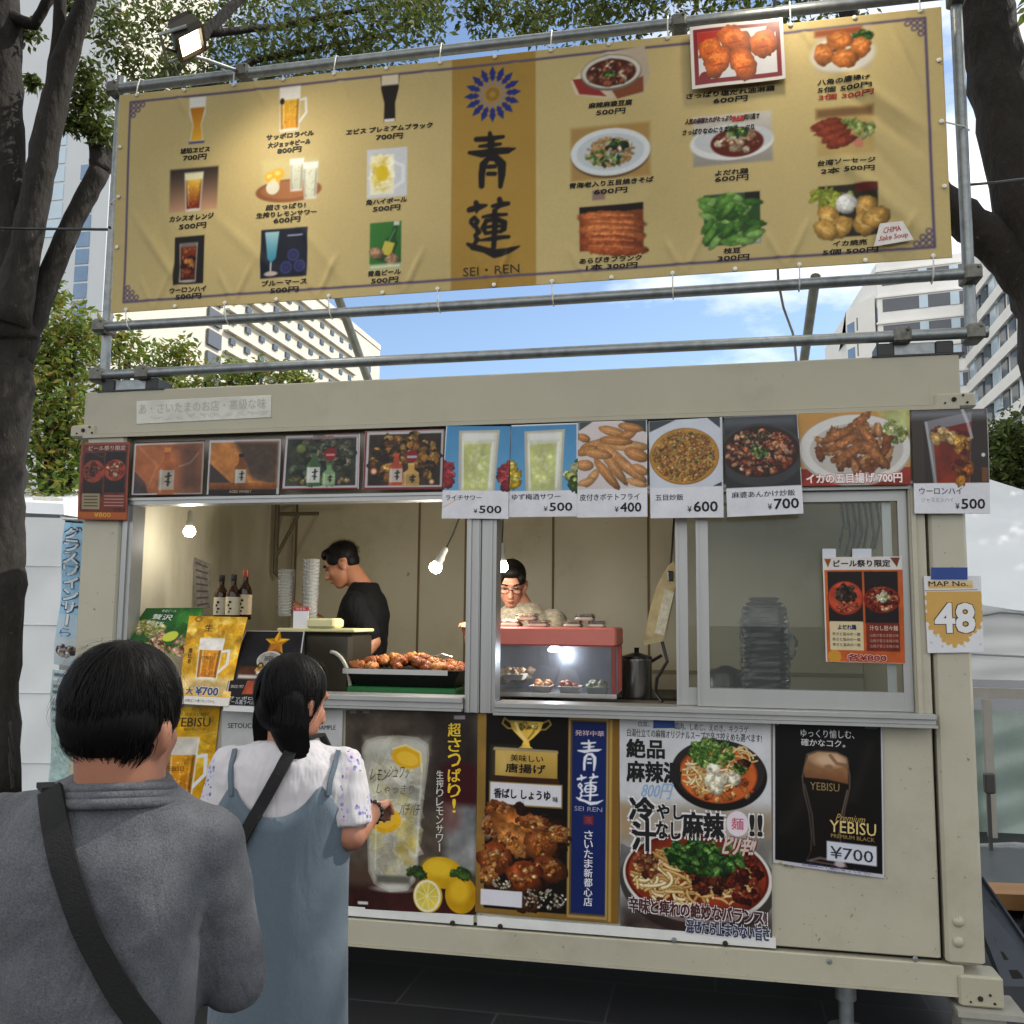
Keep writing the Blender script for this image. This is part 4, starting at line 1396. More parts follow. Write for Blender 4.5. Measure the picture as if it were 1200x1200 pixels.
# half-round white sticker lettered in red
pc = Pic(0, 0, 50, 30, 130, '#dedad6', 0.03, 22)
cor = [(1031, 262), (1058, 259), (1071, 281), (1024, 289)]
ring = []
sh = Sheet(pc, *[at(x, y, -0.068) for x, y in cor])
sh.text('CHIMA', (10, 6, 40, 14), '#b02a26', 0.02, slant=0.2); sh.text('Sake Soup', (5, 17, 46, 26), '#b02a26', 0.02, slant=0.2)
sh.make('paper_sticker', printmat('print_matt', 0.6), 'small white sticker with red lettering at the lower right corner of the gold banner', 'sticker')

# ------------------------------------------------------------------ menu cards hanging over the windows
M_CARD = printmat('print_laminated', 0.34, 0.22, coat=0.06, bump=0.10)
M_POST = printmat('print_poster', 0.45, 0.14, coat=0.02, bump=0.06)
GC = 'menu cards hung in a row under the roof beam'
def curl(a, b=0.0):
    return lambda U, V: a * np.sin(V * 3.14) + b * np.sin(U * 3.14)

def card(crop, cor, Y, name, label, draw, nx=170, bgc='#d8d8de', bend=None, group=GC, mat=None, grain=0.02, seed=1, thick=0.003, dy=(0, 0, 0, 0)):
    x0, y0, x1, y1 = frame_of(cor)
    pc = Pic(x0, y0, x1, y1, nx, bgc, grain, seed)
    sh = crop_sheet(pc, crop, cor, Y, bend, dy)
    draw(pc, sh)
    return sh.make(name, mat or M_CARD, label, 'menu card' if group == GC else 'poster', group, thick=thick)

C1 = (80, 480, 4.6154)
def d(p, s):
    p.rect(62, 180, 328, 592, '#8a4436'); p.rect(72, 190, 318, 580, '#5e2a22', tex=.3)
    p.rect(85, 235, 190, 460, '#241a18'); p.rect(200, 230, 310, 450, '#201a1c')
    p.ell(138, 335, 58, 62, '#8d3a2a', tex=.3); p.ell(254, 330, 58, 58, '#93392a', tex=.3)
    p.pile(138, 335, 42, 42, 40, 11, ['#5a2a20', '#3a2018', '#8f4a36'], seed=2); p.pile(254, 325, 46, 40, 46, 11, ['#a8442e', '#d8c9a0', '#7a2a1c'], seed=3)
    p.rect(82, 455, 178, 540, '#8f8468'); p.rect(195, 460, 312, 530, '#6d332b')
    p.rect(66, 555, 324, 590, '#a3562a')
    for k in range(4):
        p.rect(92, 468 + k * 17, 168, 474 + k * 17, '#4a3a2c'); p.rect(202, 466 + k * 17, 306, 471 + k * 17, '#b08a7a')
    s.text('ビール祭り限定', (105, 195, 305, 222), '#b9a89a', .03)
    s.text('¥800', (150, 556, 240, 582), '#d8a040', .03)
    p.stroke([(72, 200), (180, 260), (200, 240)], 4, '#b0a090', .3)
card(C1, [(72, 180), (335, 175), (318, 600), (50, 595)], -0.03, 'menu_card', 'small brown menu card with two red dishes at the left end of the row', d, 150, '#7a3c30', curl(0.006), seed=31)
def d(p, s):
    p.rect(350, 178, 732, 460, '#b8b4b4'); p.rect(360, 188, 722, 452, '#9a5a3a', tex=.35)
    p.rect(600, 188, 722, 452, '#4a352c', soft=40, al=.8); p.poly([(360, 330), (420, 390), (440, 452), (360, 452)], '#3a3436', tex=.3)
    p.ell(480, 300, 110, 110, '#c07040', soft=40, al=.5)
    p.bottle(535, 205, 92, 255, '#9a5630', '#a09484', '#c27a3c')
    p.stroke([(380, 200), (480, 300), (440, 420)], 8, '#d8b8a0', .2); p.stroke([(600, 310), (660, 290), (700, 240)], 10, '#e0d0c8', .2)
card(C1, [(355, 178), (740, 165), (725, 460), (338, 465)], -0.02, 'menu_card', 'framed card of a pale labelled bottle on a rusty orange background', d, 190, '#1b1513', seed=32)
def d(p, s):
    p.rect(752, 162, 1146, 460, '#b4b2b8'); p.rect(766, 176, 1132, 460, '#b5743a', tex=.3)
    p.poly([(900, 176), (1132, 176), (1132, 420), (1000, 380), (940, 260)], '#4a3a30', soft=14, tex=.3)
    p.poly([(766, 290), (890, 400), (766, 410)], '#3a302c', soft=4); p.rect(766, 395, 1132, 432, '#8a5224', col2='#5a3416', tex=.4); p.rect(766, 432, 1132, 460, '#1c1613')
    p.bottle(935, 240, 66, 175, '#7a4420', '#b0aa9c', '#241814')
    s.text('AGED WHISKY', (880, 436, 1000, 450), '#b8a890', .0)
card(C1, [(765, 165), (1155, 158), (1140, 460), (748, 462)], -0.02, 'menu_card', 'framed card of a small dark bottle beside a diagonal orange light', d, 190, '#1b1513', seed=33)
C2 = (320, 480, 4.6154)
def d(p, s):
    p.rect(52, 134, 462, 434, '#6a1f26'); p.rect(60, 138, 460, 424, '#b2b0b4'); p.rect(72, 150, 448, 412, '#2c2f27', tex=.6)
    p.pile(260, 260, 180, 120, 90, 26, ['#3c4034', '#23281f', '#566048', '#6a6250', '#2b2f2a'], seed=4); p.rect(60, 138, 460, 158, '#8f8f92', al=.6)
    p.ell(150, 210, 26, 22, '#8a9a4a', soft=6, al=.6); p.pile(250, 385, 170, 20, 40, 14, ['#8a7a50', '#5f6a3a', '#a58a5a'], seed=5)
    p.bottle(222, 215, 78, 200, '#3c5a34', '#b9bcb4', '#1c2420'); p.bottle(306, 290, 70, 125, '#6a8a60', '#8aa07c', '#4a6a44')
    p.ell(310, 242, 34, 34, '#7a1c1c'); p.rect(286, 240, 334, 252, '#b88080'); s.text('人気の梅酒', (190, 142, 320, 162), '#a07a78', .02)
card(C2, [(68, 140), (470, 130), (462, 430), (48, 435)], -0.026, 'menu_card', 'maroon edged card of a green bottle with a white label before dark leaves', d, 190, seed=34)
def d(p, s):
    p.rect(492, 112, 920, 432, '#6a1f26'); p.rect(502, 116, 918, 420, '#b4b0b2'); p.rect(516, 132, 906, 410, '#2e241c', tex=.6)
    p.pile(710, 260, 190, 130, 120, 24, ['#5a3a1e', '#8a5c28', '#2a1e18', '#b07a34', '#3c2c20', '#c89a50'], seed=6)
    p.bottle(668, 235, 76, 175, '#a8442e', '#b0a69a', '#c04a30'); p.bottle(750, 290, 90, 125, '#b08a4a', '#9a7a48', '#c8a860')
    p.ell(752, 255, 34, 34, '#7a1c1c'); p.rect(726, 250, 780, 264, '#a8a0b0'); p.ell(548, 332, 16, 16, '#f0b090', soft=6); p.ell(862, 392, 12, 12, '#f0b090', soft=5)
card(C2, [(498, 118), (925, 105), (915, 430), (484, 434)], -0.026, 'menu_card', 'maroon edged card of a pale labelled bottle before autumn leaves', d, 190, seed=35)
C3 = (510, 480, 4.6154)
def price(s, box, t='500', yen=True):
    x0, y0, x1, y1 = box
    s.text(t, box, '#17171a', .035)
    s.text('¥', (x0 - (x1 - x0) * .26, y0 + (y1 - y0) * .42, x0 - (x1 - x0) * .08, y1), '#303035', .02)
def sour(p, x0, x1, l, r):
    p.rect(x0, 85, x1, 440, '#3f7fae', col2='#5f9cc4')
    cx = (x0 + x1) / 2 + 5
    for sx, c in ((x0, l), (x1, r)):
        p.pile(sx, 360, 50, 70, 26, 26, c, seed=int(sx))
    p.poly([(cx - 112, 115), (cx + 112, 110), (cx + 95, 440), (cx - 98, 440)], '#b0aa9c'); p.poly([(cx - 96, 130), (cx + 98, 125), (cx + 84, 440), (cx - 84, 440)], '#c8c8b4', tex=.1)
    p.poly([(cx - 80, 190), (cx + 66, 185), (cx + 56, 440), (cx - 70, 440)], '#b8bd78', tex=.15)
    p.ice(cx - 5, 320, 55, 110, 50, 16, ['#cdd094', '#b4b970', '#d8dab0'], seed=9); p.rect(cx - 84, 128, cx + 84, 165, '#d4d6d2', soft=8)
    p.stroke([(cx + 78, 180), (cx + 66, 420)], 12, '#e4e6e2', .7); p.stroke([(cx - 86, 170), (cx - 74, 420)], 8, '#e4e6e2', .6)
def d(p, s):
    sour(p, 52, 402, ['#b8323a', '#8d2430', '#d0525a'], ['#b8323a', '#c2444a', '#8d2430'])
    s.text('ライチサワー', (66, 465, 258, 492), '#26262a', .015); price(s, (248, 520, 365, 560))
    p.stroke([(55, 530), (90, 510), (130, 485)], 5, '#d89a80', .7)
card(C3, [(60, 90), (408, 90), (395, 592), (35, 588)], -0.04, 'menu_card', 'card of a pale yellow drink between red fruit priced 500, leftmost of the white cards', d, bend=curl(.008), seed=36)
def d(p, s):
    sour(p, 406, 766, ['#e0c020', '#c8a010', '#ecd860'], ['#a8b05a', '#3a5a24', '#d8d8a0'])
    s.text('ゆず梅酒サワー', (420, 455, 680, 488), '#26262a', .015); price(s, (622, 505, 742, 550))
card(C3, [(412, 85), (772, 72), (775, 578), (398, 582)], -0.035, 'menu_card', 'card of a pale yellow drink between yellow and green fruit priced 500', d, bend=curl(.006), seed=37)
def d(p, s):
    p.rect(775, 62, 1142, 430, '#c9bfbf'); p.poly([(1010, 62), (1142, 62), (1142, 130)], '#2e3a38'); p.poly([(775, 62), (850, 62), (775, 110)], '#3a4644')
    q_ = random.Random(4)
    p.rg = .10
    for x, y, rx, ry, ro in ((960, 120, 80, 26, .3), (1040, 140, 60, 28, -.5), (900, 190, 120, 34, -.15), (1040, 200, 120, 30, .1), (1090, 250, 70, 34, .4), (820, 220, 60, 26, -.3), (810, 300, 50, 30, .1), (1000, 280, 150, 30, .75), (960, 300, 140, 26, .95), (1060, 330, 110, 26, .7), (930, 350, 110, 26, .9), (850, 370, 60, 24, -.9), (800, 150, 40, 22, .4), (1110, 330, 50, 24, .5), (880, 240, 80, 26, .2), (820, 390, 50, 20, -.3), (1090, 400, 60, 20, .3), (980, 170, 90, 26, .1), (1060, 100, 70, 24, .2)):
        p.chunk(x, y, rx, ry, q_.choice(['#c48a52', '#b87c44', '#d09a62']), ro, 1.12)
        p.stroke([(x - rx * .6 * math.cos(ro), y - rx * .6 * math.sin(ro) - 4), (x + rx * .6 * math.cos(ro), y + rx * .6 * math.sin(ro) - 4)], 5, '#e2b684', .45)
    s.text('皮付きポテトフライ', (785, 455, 1105, 492), '#26262a', .015); price(s, (1003, 505, 1115, 555), '400')
card(C3, [(776, 68), (1145, 55), (1148, 580), (768, 585)], -0.04, 'menu_card', 'card of potato wedges on white paper priced 400', d, bend=curl(.005), seed=38)
C4 = (740, 480, 5.4545)
def d(p, s):
    p.rect(114, 60, 584, 498, '#c3c8d2'); p.poly([(120, 62), (290, 62), (120, 135)], '#3c4248'); p.poly([(490, 60), (570, 60), (570, 130)], '#3c4248'); p.poly([(520, 495), (575, 470), (575, 495)], '#2c3238')
    p.ell(340, 300, 222, 182, '#8a5a1e'); p.ell(340, 298, 218, 176, '#b07f34', tex=.2)
    p.pile(340, 300, 195, 155, 520, 13, ['#b98a3e', '#c99a4c', '#a26f2a', '#8a4e22', '#d4aa62', '#9a6a34', '#c07a3c'], seed=7)
    for x, y in ((300, 200), (385, 158), (420, 340), (280, 240), (510, 290)):
        p.ell(x, y, 12, 9, '#2f4a2a')
    s.text('五目炒飯', (150, 540, 330, 580), '#26262a', .015); price(s, (395, 590, 548, 655), '600')
card(C4, [(110, 75), (580, 48), (590, 690), (122, 695)], -0.035, 'menu_card', 'card of golden fried rice on a white plate priced 600', d, bend=curl(.004), seed=39)
def d(p, s):
    p.rect(590, 40, 1076, 495, '#2a2a2e'); p.rect(590, 40, 1070, 110, '#5a6068', soft=20, al=.7); p.ell(830, 290, 280, 200, '#38383c'); p.ell(830, 270, 250, 165, '#2a1814')
    p.pile(830, 275, 215, 140, 330, 19, ['#b5653c', '#8a3a22', '#c98a62', '#4a2018', '#d8a884', '#6a2a1c', '#2a1a14'], seed=8)
    p.leafs(830, 265, 60, 40, 40, 14); p.pile(800, 190, 110, 60, 24, 12, ['#20281c', '#3a5030', '#1a1a16'], seed=3)
    s.text('麻婆あんかけ炒飯', (635, 520, 1035, 560), '#26262a', .015); price(s, (900, 575, 1055, 640), '700')
card(C4, [(590, 48), (1060, 28), (1100, 665), (612, 688)], -0.045, 'menu_card', 'card of dark spicy tofu rice in a black pan priced 700', d, bend=curl(.006), seed=40)
C5 = (920, 460, 4.2857)
def d(p, s):
    p.rect(64, 96, 630, 468, '#b98a4a'); p.rect(66, 380, 630, 466, '#8d2a1c', tex=.3); p.poly([(480, 96), (630, 90), (630, 300), (560, 250)], '#9aa06a', soft=20, tex=.4)
    p.ell(350, 290, 285, 180, '#a8a098'); p.ell(352, 284, 278, 172, '#d0cdc8'); p.ell(360, 290, 235, 135, '#b5b0a8')
    p.leafs(560, 200, 60, 50, 40, 18, ('#b8c070', '#8a9a4a', '#d0d4a0'))
    q_ = random.Random(5)
    p.rg = .5
    for k in range(58):
        a = q_.random() * 6.28; r = math.sqrt(q_.random())
        p.chunk(370 + 205 * r * math.cos(a), 300 + 105 * r * math.sin(a) - 25, 44, 19, q_.choice(['#96603a', '#7a4526', '#a8744a', '#b88455', '#8a4c28']), q_.random() * 3 - 1.5, 1.1)
    for x, y, ro in ((370, 160, -.7), (300, 250, -.45), (270, 210, -.4), (430, 240, 1.0), (330, 300, -.6), (460, 320, .8)):
        p.chunk(x, y, 95, 24, '#a0653a', ro, 1.15)
    s.outlined('イカの五目揚げ 700円', (95, 405, 585, 455), '#efe6e4', '#b03428', .02)
card(C5, [(55, 110), (625, 85), (632, 462), (85, 470)], -0.03, 'menu_card', 'wide card of fried squid strips heaped on a white plate priced 700', d, 230, seed=41)
def d(p, s):
    p.rect(632, 84, 1020, 456, '#2b2421'); p.rect(632, 84, 1020, 130, '#7c8088', soft=20, al=.8); p.rect(640, 140, 700, 450, '#38302c'); p.rect(985, 380, 1015, 450, '#6a4024')
    p.poly([(705, 145), (945, 100), (925, 456), (752, 456)], '#8a8890', al=.8); p.poly([(745, 190), (940, 150), (922, 456), (760, 456)], '#5c1a18', col2='#7a2a14', tex=.3)
    p.pile(800, 215, 60, 40, 14, 26, ['#c9a060', '#8a3a28', '#d8b880'], seed=9); p.pile(890, 260, 40, 50, 14, 24, ['#c98a2c', '#6a1c18', '#e0b050'], seed=4); p.pile(890, 390, 40, 60, 18, 24, ['#c98a2c', '#a85a1c', '#5a1614'], seed=5)
    p.stroke([(715, 150), (748, 450)], 14, '#c8ccd0', .5); p.stroke([(900, 90), (925, 160), (940, 230)], 16, '#d0d4d8', .6); p.ell(995, 318, 10, 10, '#c8c8c8')
    s.text('ウーロンハイ', (668, 478, 885, 512), '#3a3a44', .01); s.text('ジャスミンハイ', (678, 528, 840, 552), '#8a8a96', 0.0); price(s, (880, 535, 998, 585))
card(C5, [(632, 92), (1015, 80), (1030, 608), (650, 608)], -0.03, 'menu_card', 'card of a dark iced drink priced 500 at the right end over the corner post', d, 170, bend=curl(.006), seed=42)

# ------------------------------------------------------------------ posters on the lower wall
GP = 'large posters on the lower wall of the stall'
C6 = (380, 820, 3.4286)
def d(p, s):
    p.rect(80, 40, 615, 865, '#4d433a', tex=.35); p.rect(420, 40, 615, 420, '#2c2622', soft=40, tex=.3)
    p.poly([(470, 270), (520, 240), (615, 265), (615, 430), (480, 430)], '#3a1418', soft=16); p.rect(490, 425, 615, 690, '#74767a', soft=20, col2='#8a8a86', tex=.3); p.ell(510, 470, 40, 60, '#6a3a34', soft=18, al=.6)
    p.rect(80, 745, 615, 865, '#2a1512', soft=20, col2='#381a18', tex=.3); p.rect(80, 680, 380, 750, '#4a372e', soft=30)
    g_ = [(150, 200), (165, 168), (220, 150), (300, 145), (380, 152), (422, 180), (425, 240), (405, 400), (385, 560), (384, 660), (372, 730), (340, 768), (270, 778), (205, 748), (182, 700), (176, 560), (165, 380)]
    p.poly(g_, '#8b867c', tex=.1)
    p.poly([(288 + (x - 288) * .93, 460 + (y - 460) * .965) for x, y in g_], '#aaa596', tex=.15)
    p.ice(285, 440, 100, 275, 190, 40, ['#b9b5a4', '#a39e8c', '#c8c5b6', '#8f8a78', '#bab07c', '#d2d0c4'], seed=10)
    p.ice(335, 560, 35, 120, 24, 26, ['#c0ac5c', '#b09c50'], seed=3); p.rect(165, 160, 420, 215, '#c4c2b8', soft=22, al=.7)
    p.ell(335, 235, 62, 44, '#d9a41e', rot=.3); p.ell(338, 240, 44, 28, '#e4b83a', rot=.3); p.stroke([(280, 200), (330, 185), (390, 215), (395, 290)], 8, '#e6d890', .8)
    p.ell(252, 492, 62, 50, '#cf9c1c', rot=-.2, tex=.2); p.ell(250, 490, 46, 34, '#dcae34', rot=-.2)
    for a, b in (((210, 690), (215, 290)), ((375, 640), (398, 260))):
        p.stroke([a, b], 7, '#e8e8e0', .35)
    p.rect(215, 712, 352, 742, '#4a4844', soft=8, al=.8); p.ell(280, 765, 80, 14, '#c8c8c4', soft=5, al=.6)
    for x, y in ((470, 690),):
        p.ell(478, 692, 82, 62, '#c69a16', rot=.15, tex=.15); p.ell(466, 674, 58, 36, '#dcb42c', rot=.15, soft=14)
    p.ell(552, 776, 62, 74, '#bf9014', tex=.15); p.ell(545, 760, 40, 48, '#d8ac26', soft=14)
    p.ell(422, 786, 58, 67, '#c8a020'); p.ell(420, 786, 53, 63, '#e2dcc0'); p.ell(420, 786, 44, 54, '#cdb84c', tex=.2)
    for k in range(9):
        a = k * .698; p.stroke([(420, 786), (420 + 42 * math.cos(a), 786 + 52 * math.sin(a))], 3, '#e6dea0')
    p.leafs(376, 694, 26, 18, 10, 20, ('#3f5a2c', '#2c4420')); p.leafs(548, 692, 28, 14, 10, 20, ('#4a6a2c', '#2c4420'))
    s.text('レモン', (190, 285, 260, 330), '#3a3830', .0, slant=.2); s.text('シュワッ', (262, 270, 345, 320), '#55524a', .0, slant=.2)
    s.text('しゃっきり', (215, 345, 365, 385), '#6a675c', .0, slant=.2); s.text('パチパチ', (310, 420, 390, 470), '#4a483e', .0, slant=.2)
    s.text('超さっぱり!', (499, 92, 550, 458), '#e6c02c', .03, vert=True)
    s.text('生搾りレモンサワー', (454, 285, 482, 612), '#cfcac2', .01, vert=True)
    p.rect(140, 820, 182, 832, '#c8c8c8'); p.rect(522, 62, 566, 78, '#b8b8c0', al=.7)
    for x in (100, 155):
        p.rect(x, 46, x + 26, 56, '#9a9a9a', al=.5)
card(C6, [(86, 42), (612, 45), (610, 864), (78, 836)], 0.010, 'wall_poster', 'brown poster of a tall iced lemon drink with lemons and yellow vertical lettering', d, 300, bend=curl(.0, .004), group=GP, mat=M_POST, seed=51)

C7 = (550, 820, 4.4421)
def d(p, s):
    p.rect(30, 40, 790, 1180, '#8f6f35', col2='#80602c', tex=.1); p.rect(30, 40, 790, 62, '#a4824a'); p.rect(722, 60, 790, 1180, '#7c5a26'); p.rect(728, 90, 742, 1130, '#b08d4c', soft=3)
    p.rect(84, 76, 516, 1108, '#14110f')
    p.rect(520, 84, 722, 1122, '#a58a55'); p.rect(528, 100, 712, 1108, '#5f4a26'); p.rect(538, 108, 712, 1098, '#18265a')
    gold = '#c3a045'
    p.stroke([(212, 128), (180, 105), (170, 135), (200, 160), (228, 158)], 9, '#9a7c34'); p.stroke([(382, 125), (415, 108), (426, 130), (398, 158), (372, 160)], 9, '#9a7c34')
    p.poly([(205, 115), (387, 118), (372, 165), (335, 205), (312, 225), (318, 250), (335, 262), (255, 262), (272, 250), (282, 225), (262, 205), (222, 165)], gold, tex=.5)
    p.stroke([(240, 130), (262, 180), (290, 215)], 14, '#efdc9a', .7); p.stroke([(350, 130), (335, 175), (308, 210)], 10, '#6a5018', .6); p.pile(298, 150, 50, 22, 12, 12, ['#e2c86a', '#7a5c1e', '#b48e34'], seed=2)
    p.poly([(128, 262), (462, 266), (468, 282), (120, 278)], '#9a8a6a'); p.rect(134, 278, 462, 415, '#c4a252', col2='#a5853c'); p.rect(140, 284, 220, 410, '#dcc078', soft=40, al=.6)
    p.poly([(118, 412), (468, 418), (478, 445), (110, 435)], '#3a2016')
    p.rect(103, 444, 490, 570, '#8a6c34'); p.rect(110, 450, 484, 562, '#d6d4da')
    p.pile(290, 830, 225, 250, 60, 50, ['#3a2014', '#2a1810', '#4a2c1a'], seed=4)
    for x, y, rx, ry, ro, c in ((160, 600, 75, 55, .3, '#8f4a26'), (120, 690, 60, 60, 0, '#b98a62'), (280, 700, 150, 95, .35, '#b5692f'), (250, 760, 120, 70, .7, '#c27a3c'), (380, 760, 90, 80, -.5, '#8a4820'), (470, 700, 60, 50, -.5, '#a5683c'), (140, 850, 90, 90, .2, '#8f4220'), (420, 880, 90, 60, .6, '#7a3c1e'), (290, 930, 95, 85, 0, '#8a3c1c'), (110, 940, 50, 50, 0, '#9a5a34'), (350, 650, 80, 40, .2, '#a86034')):
        p.chunk(x, y, rx, ry, c, ro, 1.1); p.pile(x, y, rx * .75, ry * .7, 22, 15, ['#c98a4c', '#a55c28', '#7a3a1a', '#dba86c', '#b8702f'], seed=int(x + y))
    p.pile(390, 1040, 130, 50, 90, 8, ['#d8d0b8', '#b8ac90', '#efe8d8', '#8a7a60'], .5, seed=6); p.pile(180, 975, 60, 25, 26, 8, ['#d8d0b8', '#b8ac90'], .5, seed=8)
    p.rect(66, 1012, 286, 1094, '#d4d2da')
    s.text('美味しい', (215, 296, 388, 334), '#2a2010', .03); s.text('唐揚げ', (190, 344, 400, 394), '#1c150c', .04)
    s.text('香ばし しょうゆ', (130, 480, 428, 532), '#17130f', .04); s.text('味', (440, 508, 468, 538), '#17130f', .03)
    s.text('発祥中華', (552, 152, 700, 182), '#c9aeb8', .02); s.text('SEI REN', (552, 550, 694, 574), '#9a98b0', 0.0)
    p.rect(598, 595, 650, 644, '#6a2438'); s.text('蓮', (605, 602, 643, 637), '#8f4a58', 0)
    cw = lambda x, y: (568 + (x - 680) * .56, 205 + (y - 465) * .62)
    for pts, w_ in BLUE_LOTUS_A:
        p.stroke([cw(*q) for q in pts], [k * .78 for k in w_], '#e4e4ea')
    cw = lambda x, y: (560 + (x - 668) * .56, 380 + (y - 775) * .60)
    for pts, w_ in BLUE_LOTUS_B:
        p.stroke([cw(*q) for q in pts], [k * .78 for k in w_], '#e4e4ea')
    s.text('さいたま新都心店', (604, 672, 648, 1062), '#d8d8e0', .03, vert=True)
card(C7, [(46, 45), (784, 75), (775, 1166), (30, 1105)], 0.009, 'wall_poster', 'gold framed poster of fried chicken under a trophy with a blue lettered strip', d, 330, bend=curl(.0, .003), group=GP, mat=M_POST, seed=52)

C8 = (710, 820, 3.4286)
def d(p, s):
    p.rect(50, 55, 680, 965, '#c9cacd', tex=.05); p.rect(50, 430, 680, 600, '#a3988a', soft=30, tex=.15); p.rect(50, 440, 110, 600, '#a08a6a', soft=20); p.rect(590, 470, 680, 620, '#8a7a68', soft=30)
    p.poly([(50, 580), (680, 540), (680, 965), (50, 965)], '#7d7a76', soft=30, tex=.3)
    p.ell(458, 305, 192, 142, '#1a1918'); p.ell(455, 288, 185, 128, '#2b2826'); p.ell(455, 300, 158, 118, '#8f3a1a'); p.ell(455, 302, 152, 112, '#c2602c', tex=.25)
    p.pile(480, 360, 120, 50, 46, 14, ['#d0763c', '#b04f22', '#e0a060', '#a83c18'], seed=3)
    p.noodles(420, 300, 110, 80, 60, 8, ['#e2c98a', '#d0a860', '#ecdcae', '#c08a4a'], 4); p.noodles(540, 230, 70, 50, 34, 7, ['#e2c98a', '#d8b070', '#c89a58'], 6)
    p.leafs(430, 215, 82, 60, 150, 13, ('#5f8a3a', '#86b04f', '#3f6a28', '#a5c46a')); p.pile(545, 265, 30, 26, 10, 14, ['#5a3820', '#2c1c14'], seed=4)
    for x, y in ((440, 280), (425, 325), (470, 320), (450, 355), (520, 315)):
        p.chunk(x, y, 32, 26, '#e2d8bc', x * .1, 1.2)
    p.leafs(545, 275, 30, 20, 20, 8)
    p.poly([(60, 600), (110, 620), (70, 780), (50, 760)], '#5d5a58', tex=.3); p.ell(370, 740, 315, 205, '#3a3632'); p.ell(368, 715, 300, 185, '#d0ccc6'); p.ell(366, 712, 288, 172, '#5a1c12'); p.ell(366, 712, 276, 162, '#7a2c1a', tex=.4)
    p.rect(50, 860, 680, 965, '#2c1c18', soft=50, tex=.4, al=.75)
    p.noodles(300, 720, 190, 110, 150, 11, ['#d8b878', '#c49a58', '#e8d4a4', '#b0803f'], 7, .8); p.noodles(500, 720, 90, 90, 44, 9, ['#c49a58', '#e0c48c', '#a8743a'], 8)
    p.pile(420, 700, 100, 70, 60, 20, ['#4a2014', '#7a3420', '#2c140e', '#944a2c'], seed=5); p.pile(560, 700, 60, 110, 60, 17, ['#6a2418', '#8a3a24', '#3a140e'], seed=6); p.pile(170, 660, 50, 70, 30, 14, ['#8a4a30', '#b07a4c', '#5a2818'], seed=9)
    p.leafs(400, 630, 150, 68, 130, 22, ('#2f5a24', '#4d8034', '#1e3c18', '#6a9a48'))
    s.text('白菜、', (135, 92, 180, 114), '#4a4a4e', .01); s.text('鶏肉、しめじ、えのき、キクラゲ', (282, 92, 578, 122), '#4a4a4e', .01, rise=-.3); s.text('白湯仕立ての麻辣オリジナルスープで辛さ控えめも選べます!', (88, 122, 630, 156), '#3c3c40', .015, rise=-.35)
    s.text('絶品', (85, 165, 242, 245), '#121212', .045); s.text('麻辣湯', (85, 256, 310, 345), '#121212', .045, rise=.0)
    s.text('800円', (148, 345, 270, 410), '#8aa8c8', .02, slant=.25)
    s.outlined('冷', (95, 405, 200, 505), '#141414', '#dadade', .05, .06); s.outlined('やし', (208, 430, 318, 490), '#141414', '#dadade', .05, .06)
    s.outlined('汁', (105, 505, 205, 625), '#141414', '#e0dcdc', .05, .06); s.outlined('なし', (205, 500, 305, 570), '#141414', '#e0dcdc', .05, .06)
    s.outlined('麻辣', (312, 455, 480, 560), '#141414', '#e0dcdc', .05, .06); s.outlined('!!', (580, 455, 630, 540), '#141414', '#e0dcdc', .06, .05)
    p.ell(532, 494, 44, 50, '#dcd0d8'); s.text('麺', (508, 470, 556, 518), '#c06078', .02)
    s.outlined('ピリ辛!!', (478, 545, 600, 620), '#c8b8b0', '#7a201c', .0, .04, slant=.3)
    s.outlined('辛味と痺れの絶妙なバランス!', (92, 812, 645, 872), '#4a2420', '#dcd8dc', .02, .05, rise=-.25)
    s.outlined('混ぜたら止まらない旨さ', (325, 884, 655, 938), '#3a3c50', '#d4d8e4', .02, .05, rise=-.15)
o_ = card(C8, [(54, 62), (662, 74), (668, 960), (58, 906)], 0.009, 'wall_poster', 'white noodle poster with two bowls and bold black brush lettering', d, 330, bend=curl(.0, .003), group=GP, mat=M_POST, seed=53)
q = MB(); q.slab([at(710 + x / C8[2], 820 + y / C8[2], 0.004) for x, y in ((192, 68), (276, 68), (277, 114), (190, 114))], 0.001)
build('masking_tape', q, paint('blue_tape', '#1f3f86', 0.6, var=.06), o_)

